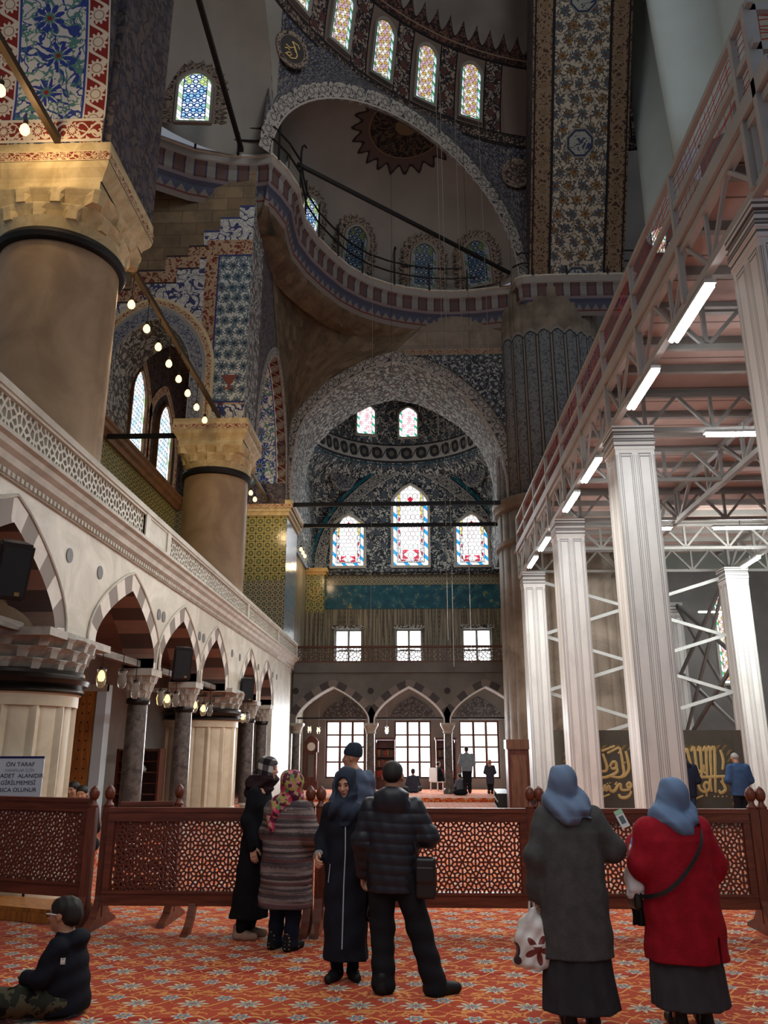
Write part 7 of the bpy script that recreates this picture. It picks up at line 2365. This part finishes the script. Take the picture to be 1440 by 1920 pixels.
s.loft([(.15, 0, 0, .2, .16), (.4, 0, 0, .198, .155), (.75, 0, 0, .2, .15), (.98, 0, 0, .192, .142), (1.15, 0, 0, .2, .14), (1.24, 0, 0, .18, .12), (1.31, 0, 0, .11, .09)], .045, .03, 7, 0., 2.2)
sleeve(s, L, (.072, .066, .056)); sleeve(s, R, (.072, .066, .052))
s.disp(lambda x, y, z: .004*np.sin(28*z+15*x)+.003*np.sin(24*x+5*z)); s.mesh('long_coat', NAVY, t)
ZIP = plain('pale_zip', srgb(170, 178, 186), .4, .5)
zp = [(.012+.0*z, 0, z) for z in (1.24, 1.1, .9, .7, .5, .3)]
mb = MB(); mb.tube([(.0, .128, 1.24), (.0, .147, 1.12), (-.002, .152, .95), (.008, .16, .7), (.012, .166, .45), (.016, .17, .25)], .006, 6).build('zip', ZIP, t)
for q in (-1, 1): MB().tube([(q*.14, .118, .86), (q*.155, .11, .72)], .004, 5).build('pocket_zip', ZIP, t)
s = Sdf(.006); s.cap((.245, .04, .935), (.25, .065, .918), .05, .05); s.mesh('fur_cuff', cloth('grey_cuff', srgb(130, 130, 130), .95, .3, 60), t)
hijab(t, hc, hR, cloth('navy_scarf', srgb(42, 50, 64), .85, .12, 6), 1.17, 1.07, True, op=(.066, .1, .095), rx=.155, ry=.13, cy=.015, slim=1.06, cowl=.05)
s = Sdf(.006); s.loft([(1.15, .0, .05, .12, .1), (1.25, .0, .04, .14, .105), (1.34, .005, .03, .1, .09)], .04, .06, 8); s.disp(lambda x, y, z: .006*np.sin(50*z+20*x)); s.mesh('scarf_wrap', bpy.data.materials['navy_scarf'], t)
trousers(t, lg, BLK, .9, (.09, .07, .055), .01, .1, .14, .1)
shoes(t, lg, SHOE)
plastic_bag('plastic_bag', (-.33, 7.16, .82), radians(30), .2, .13, .4, plain('black_plastic_sack', srgb(26, 27, 30), .25, .5), 'crumpled black plastic bag hanging between the navy coat and the quilted jacket', 4.)

# 5 woman in the striped cardigan
t = person((-1.2, 8.1, 0), radians(-28), 'woman in a grey and brown striped long cardigan with a bright flowered headscarf')
lg = std_legs(.09, .8, .42)
L = dict(s=(-.18, 0, 1.2), e=(-.25, .03, .98), w=(-.14, .22, .98), d=(.7, .6, 0), n=(0, -1, 0), th=(0, 0, 1), curl=.6)
R = dict(s=(.18, 0, 1.2), e=(.29, -.03, 1.0), w=(.2, .17, .87), d=(-.3, .7, -.4), n=(-1, 0, 0), th=(0, .3, 1), curl=.7)
hc = (.03, .02, 1.425); hR = rotm(-.35, .12)
body(t, 1.56, L, R, hc, hR, lg, .0075)
t0 = NT('striped_knit', .95, .1); x, y, z = t0.obj(); n = t0.noise(scale=30, detail=3); n2 = t0.noise(t0.vec(x*2., y*2., z*40.), 1.2, 3)
q = ((z*95. + (n-.5)*2. + (z*23.).sin()*2.2).sin()*.5+.5); c = t0.mix(q.ss(.3, .7), srgb(80, 70, 72), srgb(126, 112, 108)); c = t0.mix(n2.ss(.5, .65)*.6, c, srgb(40, 36, 42)); c = t0.mix((((z*5.3).fr()) < .12), c, srgb(96, 66, 66)); t0.col(c); t0.bump(n, .4, .01)
s = Sdf(.008)
s.loft([(.36, 0, 0, .265, .2), (.6, 0, 0, .258, .195), (.85, 0, 0, .25, .19), (1.0, 0, 0, .24, .18), (1.13, 0, -.005, .225, .155), (1.2, 0, -.01, .19, .125), (1.27, 0, -.01, .11, .09)], .05, .03, 6, .5, 2.2)
sleeve(s, L, (.085, .08, .07)); sleeve(s, R, (.09, .085, .07)); s.disp(lambda x, y, z: .005*np.sin(25*z+14*x)+.002*np.sin(90*z)); s.mesh('striped_cardigan', t0.m, t)
t0 = NT('flowered_scarf', .8, .2); x, y, z = t0.obj(); v1 = t0.vor(t0.vec(x, y, z), 30, 'F1', 1, 1)
sp = t0.sep(v1.s); c = t0.mix(sp[0] > .45, srgb(176, 58, 88), srgb(186, 118, 120)); c = t0.mix(sp[1] > .66, c, srgb(150, 136, 76)); c = t0.mix(sp[2] > .7, c, srgb(84, 34, 54)); c = t0.mix(sp[1] < .08, c, srgb(96, 130, 84)); t0.col(c)
hijab(t, hc, hR, t0.m, 1.2, 1.06, True, rx=.13, ry=.115, cy=-.02, slim=1.05, tail=[([(-.03, -.11, 1.28), (-.05, -.16, 1.15), (-.06, -.185, 1.02)], [.06, .05, .02])])
trousers(t, lg, cloth('navy_trousers', srgb(26, 32, 48)), .85, (.1, .08, .065), .01, .12, .16, .07)
tp = NT('spotted_socks', .9); x, y, z = tp.obj(); d = tp.vor(tp.vec(x, y, z), 34, 'F1', .2); tp.col(tp.mix(d < .28, srgb(20, 20, 22), srgb(130, 120, 110)))
shoes(t, lg, tp.m, 'spotted_sock')

# 6 woman in the black abaya with the checked scarf
t = person((-1.57, 8.52, 0), radians(-98), 'tall woman in a long black coat with a black and white checked headscarf, in profile')
t.scale = (1, .92, 1)
lg = [((-.08, 0, .84), (-.08, .03, .45), (-.08, -.06, .08), (-.1, .12, 0)), ((.08, -.02, .84), (.08, -.02, .45), (.08, -.1, .08), (.09, .08, 0))]
L = dict(s=(-.17, .02, 1.33), e=(-.22, .0, 1.1), w=(-.16, .2, 1.0), d=(.3, .8, -.2), n=(1, 0, 0), th=(0, 0, 1), curl=.6)
R = dict(s=(.17, .02, 1.33), e=(.205, -.04, 1.08), w=(.215, .035, .85), d=(.05, .22, -1), n=(-1, 0, 0), th=(0, 1, 0), curl=.35)
hc = (0, .105, 1.555); hR = rotm(-.05, .05)
body(t, 1.68, L, R, hc, hR, lg, .006, SKIN, tc=(0, .04)); face(t, hc, hR)
s = Sdf(.0075)
s.loft([(.19, 0, -.05, .2, .2), (.5, 0, -.03, .195, .175), (.85, 0, 0, .19, .16), (1.05, 0, .01, .185, .145), (1.22, 0, .02, .195, .135), (1.31, 0, .03, .17, .115), (1.39, 0, .04, .1, .085)], .045, .04, 7, 0., 2.1)
sleeve(s, L, (.07, .062, .052)); sleeve(s, R, (.07, .062, .054)); s.disp(lambda x, y, z: .004*np.sin(26*z+13*y)+.003*np.sin(20*y+6*z)); s.mesh('long_coat', BLK, t)
t0 = NT('checked_scarf', .85, .1); x, y, z = t0.obj()
ck = ((z*8.5+y*2+.2).fr() > .5)*1.; ck2 = ((y*7+x*3+.3).fr() > .5)*1.
c = t0.mix(ck*ck2, t0.mix(abs(ck-ck2), srgb(34, 30, 32), srgb(78, 74, 74)), srgb(176, 172, 166)); c = t0.mix(z < 1.5, c, srgb(44, 30, 34)); t0.col(c)
hijab(t, hc, hR, t0.m, 1.34, 1.04, True, op=(.12, .1, .085), opc=(0, .15, -.01), rx=.15, ry=.13, cy=.02, tail=[([(0, -.02, 1.5), (0, -.08, 1.42), (0, -.12, 1.33)], [.06, .06, .05])])
trousers(t, lg, BLK, .9, (.09, .07, .06), .01, .11, .14, .11)
shoes(t, lg, SOCK, 'beige_sock', .042)

# 7 man with the knitted hat behind the fence
t = person((-.68, 9.7, 0), radians(46), 'man in a blue grey jacket and dark knitted hat behind the fence, facing left')
lg = std_legs(.1, .92, .5)
L = dict(s=(-.2, 0, 1.43), e=(-.25, .02, 1.16), w=(-.15, .24, 1.05), d=(.4, .8, 0), n=(1, 0, 0), th=(0, 0, 1), curl=.6)
R = dict(s=(.2, 0, 1.43), e=(.27, .02, 1.16), w=(.15, .24, 1.05), d=(-.4, .8, 0), n=(-1, 0, 0), th=(0, 0, 1), curl=.6)
hc = (0, .06, 1.65); hR = rotm(.75, .0)
body(t, 1.8, L, R, hc, hR, lg, .009, SKIN2)
JB = cloth('blue_grey_jacket', srgb(68, 80, 100), .8, .12, 8)
s = Sdf(.009)
s.loft([(.75, 0, 0, .22, .17), (1.0, 0, 0, .225, .17), (1.25, 0, 0, .235, .16), (1.4, 0, 0, .22, .135), (1.49, 0, 0, .14, .1), (1.54, 0, .01, .09, .085)], .05, 0, 8, 0, 2.2)
sleeve(s, L, (.09, .08, .065)); sleeve(s, R, (.09, .08, .065)); s.disp(lambda x, y, z: .006*np.sin(40*z+10*x)); s.mesh('jacket', JB, t)
s = Sdf(.007); HP = lambda x, y, z: np.array(hc)+hR@np.array([x, y, z])
s.ell(HP(0, -.02, .06), (.094, .112, .1), .02, hR); s.cap(HP(0, -.06, .12), HP(0, -.01, .13), .055, .045, .05); s.box(HP(0, .05, -.09), (.3, .3, .125), .0, .01, rotm(.75, -.18), True)
s.disp(lambda x, y, z: .003*np.sin(np.arctan2(y-.045, x)*40)); s.mesh('knitted_hat', cloth('dark_knit', srgb(44, 52, 62), .95, .15, 30), t)
trousers(t, lg, BLK2, 1.0, (.11, .08, .065), .012, .13, .17); shoes(t, lg, SHOE, res=.012)

# 8 sitting child
t = person((-2.45, 6.2, 0), radians(84), 'boy with glasses sitting cross-legged on the carpet in a black hooded top and camouflage trousers')
t.scale = (1.1, 1.1, 1.03)
lg = [((-.08, 0, .1), (-.27, .27, .13), (-.04, .34, .05), (.1, .34, 0)), ((.08, 0, .1), (.27, .27, .13), (.04, .38, .05), (-.1, .4, 0))]
L = dict(s=(-.13, 0, .43), e=(-.19, .06, .25), w=(-.08, .22, .23), d=(.6, .7, .1), n=(.3, -.3, -1), th=(0, .5, 1), curl=.7, sc=.75)
R = dict(s=(.13, 0, .43), e=(.19, .06, .25), w=(.08, .22, .22), d=(-.6, .7, .1), n=(-.3, -.3, -1), th=(0, .5, 1), curl=.7, sc=.75)
hc = (0, .05, .605); hR = rotm(.0, .02)
body(t, .72, L, R, hc, hR, lg, .006, SKIN2, .13, .45, hs=.96, tc=(0, .01)); face(t, hc, hR, .96)
HOOD = cloth('black_hoodie', srgb(20, 22, 30), .85, .15, 9)
s = Sdf(.006)
s.loft([(.03, 0, -.02, .17, .15), (.15, 0, -.01, .165, .145), (.3, 0, 0, .16, .13), (.4, 0, .0, .15, .105), (.47, 0, .0, .1, .08), (.5, 0, 0, .07, .07)], .04, 0, 8, 0, 2.2)
sleeve(s, L, (.065, .058, .05), .03, None, .02); sleeve(s, R, (.065, .058, .05), .03, None, .02); s.ell((0, -.075, .46), (.1, .05, .06), .04)
s.disp(lambda x, y, z: .004*np.sin(50*z+20*y)); s.mesh('hooded_top', HOOD, t)
t0 = NT('camouflage', .9, .1); n = t0.noise(scale=11, detail=3); n2 = t0.noise(scale=16, detail=2); c = t0.mix(n > .52, srgb(40, 42, 36), srgb(74, 70, 54)); c = t0.mix(n2 > .6, c, srgb(24, 24, 24)); t0.col(c)
s = Sdf(.007)
for hip, kn, an, toe in lg: s.chain([hip, kn, an], [.095, .08, .06], .04)
s.ell((0, 0, .09), (.18, .16, .095), .05); s.disp(lambda x, y, z: .004*np.sin(45*x+30*y)); s.box((0, .2, -.06), (.8, .8, .06), 0, .004, None, True)
s.mesh('camouflage_trousers', t0.m, t)
s = Sdf(.006); s.ell((0, .035, .645), (.083, .1, .078), .02, hR); s.ell((0, -.012, .6), (.072, .066, .07), .02, hR); s.ell((0, .155, .575), (.1, .085, .085), .01, hR, True); s.disp(lambda x, y, z: .003*np.sin(110*x)*np.sin(100*y)); s.mesh('dark_hair', HAIRB, t)
mb = MB()
for q in (-1, 1):
    mb.tube([(q*.075, .04, .612), (q*.073, .1, .617), (q*.062, .135, .616)], .0045, 6)
mb.build('glasses_arm', M['white'], t)
mb = MB()
for q in (-1, 1): mb.tube([(q*.033+.026*cos(a), .142-abs(q*.033+.026*cos(a))*.15, .612+.02*sin(a)) for a in np.linspace(0, 2*pi, 16)], .003, 5)
mb.tube([(-.008, .142, .615), (.008, .142, .615)], .003, 5).build('glasses_frame', M['iron'], t)
mb = MB(); E0 = (-.172, -.0, .315)
o = MB().box(-.014, .014, 0, .002, -.016, .0).box(-.014, -.006, 0, .002, 0, .014).box(-.003, .003, 0, .002, 0, .014).box(.006, .014, 0, .002, 0, .014).box(-.014, .014, 0, .002, -.024, -.019).build('white_chest_emblem', M['white'], t)
o.location = (-.158, -.06, .36); o.rotation_euler = (0, 0, radians(111))
s = Sdf(.006)
for hip, kn, an, toe in lg:
    an = np.array(an); s.cap(an, np.array(toe)+np.array([0, 0, .03]), .036, .028)
s.mesh('sock', BLK, t)

# 9, 10 people sitting behind the fence on the left (only heads and shoulders show)
def sitter(loc, rz, label, top, hair, skin=SKIN2, sc=1., zb=.0, res=.01):
    t = person(loc, rz, label)
    lg = [((-.09, 0, .1), (-.28, .28, .13), (-.04, .36, .05), (.1, .36, 0)), ((.09, 0, .1), (.28, .28, .13), (.04, .4, .05), (-.1, .42, 0))]
    L = dict(s=(-.18, 0, .56), e=(-.24, .08, .32), w=(-.1, .25, .26), d=(.5, .7, 0), n=(0, -.3, -1), th=(0, 0, 1), curl=.6); R = dict(s=(.18, 0, .56), e=(.24, .08, .32), w=(.1, .25, .26), d=(-.5, .7, 0), n=(0, -.3, -1), th=(0, 0, 1), curl=.6)
    hc = (0, .04, .775); hR = rotm(0, .1)
    body(t, .9, L, R, hc, hR, lg, res, skin, .18, .6)
    s = Sdf(res); s.loft([(.04, 0, 0, .2, .16), (.3, 0, 0, .2, .15), (.5, 0, 0, .21, .13), (.58, 0, 0, .16, .1), (.65, 0, 0, .08, .08)], .05, 0, 8, 0, 2.2); sleeve(s, L); sleeve(s, R); s.mesh('jacket', top, t)
    s = Sdf(res)
    for hip, kn, an, toe in lg: s.chain([hip, kn, an], [.11, .09, .07], .04)
    s.mesh('trousers', BLK2, t)
    if hair:
        s = Sdf(.008); s.ell((0, .025, .82), (.084, .103, .08), .02, hR); s.ell((0, -.025, .775), (.074, .066, .07), .02, hR); s.ell((0, .15, .745), (.1, .085, .08), .01, hR, True); s.mesh('dark_hair', hair, t)
    return t
sitter((-5.02, 12.35, .4), radians(170), 'dark haired man sitting by the nearest massive column, left of two heads above the fence', BLK, HAIRB)
sitter((-4.75, 12.0, .36), radians(185), 'person in black sitting right of the other head above the left fence', BLK, HAIRB)

# men at the calligraphy panel
def stander(loc, rz, H, top, bottom, label, hair=HAIRB, bow=.5, coat=.62, res=.012, sc=1., hood=False, arms='front', skin=SKIN2, w=1.):
    t = person(loc, rz, label)
    k = H/1.7
    S = lambda *p: tuple(q*k for q in p)
    lg = [(S(-.09, 0, .86), S(-.09, .02, .46), S(-.09, -.02, .085), S(-.1, .15, 0)), (S(.09, 0, .86), S(.09, .02, .46), S(.09, -.02, .085), S(.1, .15, 0))]
    wr = (.1, .26, 1.2) if arms == 'front' else (.27, .1, .85)
    L = dict(s=S(-.19, 0, 1.36), e=S(-.26, .0, 1.08), w=S(-wr[0], wr[1], wr[2]), d=(.4, .7, .4) if arms == 'front' else (0, .2, -1), n=(1, 0, 0), th=(0, 0, 1), curl=.5); R = dict(s=S(.19, 0, 1.36), e=S(.26, 0, 1.08), w=S(*wr), d=(-.4, .7, .4) if arms == 'front' else (0, .2, -1), n=(-1, 0, 0), th=(0, 0, 1), curl=.5)
    hc = S(0, .03+.12*bow, 1.585-.04*bow); hR = rotm(0, bow)
    body(t, H, L, R, hc, hR, lg, res, skin, .19*k, 1.39*k, tc=(0, .03*bow))
    s = Sdf(res); s.loft([S(coat, 0, 0, .21*w, .16), S(.9, 0, 0, .215*w, .16), S(1.15, 0, 0, .235*w, .155), S(1.32, 0, .01, .22, .135), S(1.41, 0, .02, .14, .1), S(1.47, 0, .03, .08, .08)], .05, .02, 7, 0, 2.2)
    sleeve(s, L, tuple(q*k for q in (.09, .08, .062))); sleeve(s, R, tuple(q*k for q in (.09, .08, .062)))
    if hood: s.ell(S(0, -.07, 1.42), S(.13, .07, .09), .04)
    s.mesh('jacket', top, t)
    trousers(t, lg, bottom, .98*k, tuple(q*k for q in (.11, .08, .07)), res, .13*k, .17*k); shoes(t, lg, SHOE, res=res)
    if hair:
        c = np.array(hc); P = lambda x, y, z: c+hR@np.array([x, y, z])*k
        s = Sdf(min(res, .01)); s.ell(P(0, -.02, .045), np.array([.085, .103, .08])*k, .02, hR); s.ell(P(0, -.07, .0), np.array([.074, .06, .07])*k, .02, hR); s.ell(P(0, .11, -.03), np.array([.1, .085, .085])*k, .01, hR, True); s.mesh('hair', hair, t)
    return t
stander((6.3, 19.75, 0), radians(-8), 1.68, cloth('navy_hooded_jacket', srgb(36, 42, 58)), cloth('jeans', srgb(48, 66, 92)), 'man in a dark navy hooded jacket facing the gold lettering, half behind the wide pillar', HAIRB, .4, .72, .012, 1, True)
stander((7.52, 19.75, 0), radians(4), 1.68, cloth('blue_jacket', srgb(58, 82, 116)), BLK2, 'grey haired man in a blue jacket at the right end of the gold lettered panel', HAIRG, .7, .74)
# distant worshippers
stander((2.07, 32.7, .13), radians(4), 1.72, cloth('pale_jacket', srgb(120, 132, 140)), BLK2, 'man standing in prayer before the right far window, dark trousers and paler jacket', HAIRB, .15, .8, .016)
stander((2.92, 32.3, .13), radians(-8), 1.22, cloth('dark_coat', srgb(60, 60, 72)), BLK2, 'shorter dark dressed figure at the right edge of the right far window', HAIRB, .2, .5, .014)
sitter((-.02, 33.0, .13), radians(6), 'man in dark clothes kneeling before the middle far window', cloth('dusky_coat', srgb(52, 56, 68)), HAIRB, SKIN2, 1, 0, .014)
sitter((1.8, 32.9, .13), radians(40), 'small figure sitting on the carpet beside the slim column, left of the praying man', cloth('grey_coat', srgb(92, 96, 104)), HAIRB, SKIN2, 1, 0, .014).scale = (.8, .8, .8)
t = thing('cloth_bag', (1.72, 31.3, .13), 0, 'dark bag lying on the far carpet by the slim column', 'bag'); s = Sdf(.015); s.ell((0, 0, .1), (.28, .16, .12)); s.ell((.12, 0, .16), (.1, .1, .09)); s.mesh('sack', BLK, t)
sitter((1.0, 34.4, .5), radians(-60), 'dark figure sitting on a pale chair between the middle and right far windows', BLK, HAIRB, SKIN2, 1, 0, .016).scale = (.85, .85, .85)
t = thing('pale_chair', (.98, 34.4, .13), radians(-60), 'pale low chair under the dark sitting figure by the far wall', 'chair')
MB().box(-.3, .3, -.2, .45, .33, .36).build('seat', M['white'], t)
for x in (-.27, .27):
    for y in (-.17, .42): MB().box(x-.02, x+.02, y-.02, y+.02, 0, .33).build('leg', M['white'], t)
MB().box(-.3, .3, -.23, -.2, .36, .9).build('backrest', M['white'], t)
# ------------------------------------------------------------------ light
W = bpy.data.worlds.new('world'); SC.world = W; W.use_nodes = True
bg = W.node_tree.nodes['Background']; bg.inputs[0].default_value = (.80, .86, 1., 1); bg.inputs[1].default_value = .22
def area(name, loc, target, sx, sy, power, col):
    l = bpy.data.lights.new(name, 'AREA'); l.shape = 'RECTANGLE'; l.size = sx; l.size_y = sy; l.energy = power; l.color = col
    o = bpy.data.objects.new(name, l); COL.objects.link(o); o.location = loc
    d = Vector(target)-Vector(loc); o.rotation_mode = 'QUATERNION'; o.rotation_quaternion = d.to_track_quat('-Z', 'Y')
    return o
def point(name, loc, power, col, r=.1):
    l = bpy.data.lights.new(name, 'POINT'); l.energy = power; l.color = col; l.shadow_soft_size = r
    o = bpy.data.objects.new(name, l); COL.objects.link(o); o.location = loc
    return o
# daylight pouring in through the far windows and the stained glass
area('daylight_low_windows', (0, 35.7, 2.2), (0, 10, .6), 7.5, 2.6, 1000, (.92, .96, 1.))
area('daylight_bay_windows', (0, 35.2, 12.), (0, 20, 5), 6, 4, 160, (.95, .98, 1.))
# added fill over the nave in place of unseen hanging lamp rings
area('nave_fill_near', (0, 4., 5.2), (0, 6.5, 0), 5, 5, 125, (1., .97, .93))
area('nave_fill_mid', (-.2, 14., 6.2), (0, 14, 0), 6, 6, 330, (1., .96, .9))
area('nave_fill_far', (-.2, 22., 6.2), (0, 22, 0), 6, 6, 280, (1., .96, .9))
area('central_dome_fill', (8.2, 6, 30), (0, 24, 20), 5, 5, 700, (.93, .98, 1.))  # added fill brightening the upper plaster from under the central dome
point('bay_fill', (-.3, 33.2, 11.5), 110, (.95, .97, 1.), .6)  # no lamp hangs here: fill added to lift the dark bay
area('right_hall_fill', (11, 21, 6.6), (11, 36, 5), 8, 2, 420, (.96, 1., .96))  # added fill that brightens the wall and pier behind the scaffold
area('upper_fill', (.5, 13, 21.5), (-.3, 25, 22), 4, 4, 150, (.96, .98, 1.))  # added fill for the niche dome plaster, without any fixture
# wall wash from the gallery bulbs
for y in (12.8, 15.2, 17.6): point('gallery_bulb_glow', (-5.0, y, 9.6), 45, (1., .66, .34), .15)
for y in (7.6, 9.0): point('near_bulb_glow', (-5.2, y, 10.0), 32, (1., .68, .36), .15)
point('pier_bulb_glow', (-4.9, 26.2, 9.6), 60, (1., .7, .38), .15)
point('far_corner_glow', (-4.0, 33.6, 9.3), 30, (1., .7, .38), .15)
# ------------------------------------------------------------------ render look
SC.view_settings.view_transform = 'Standard'; SC.view_settings.look = 'None'
SC.view_settings.exposure = 0.0; SC.view_settings.gamma = 1.0; SC.view_settings.use_curve_mapping = False
SC.cycles.use_denoising = True
SC.cycles.max_bounces = 6; SC.cycles.diffuse_bounces = 3; SC.cycles.glossy_bounces = 3; SC.cycles.transmission_bounces = 4
SC.cycles.caustics_reflective = False; SC.cycles.caustics_refractive = False
SC.cycles.sample_clamp_indirect = 6
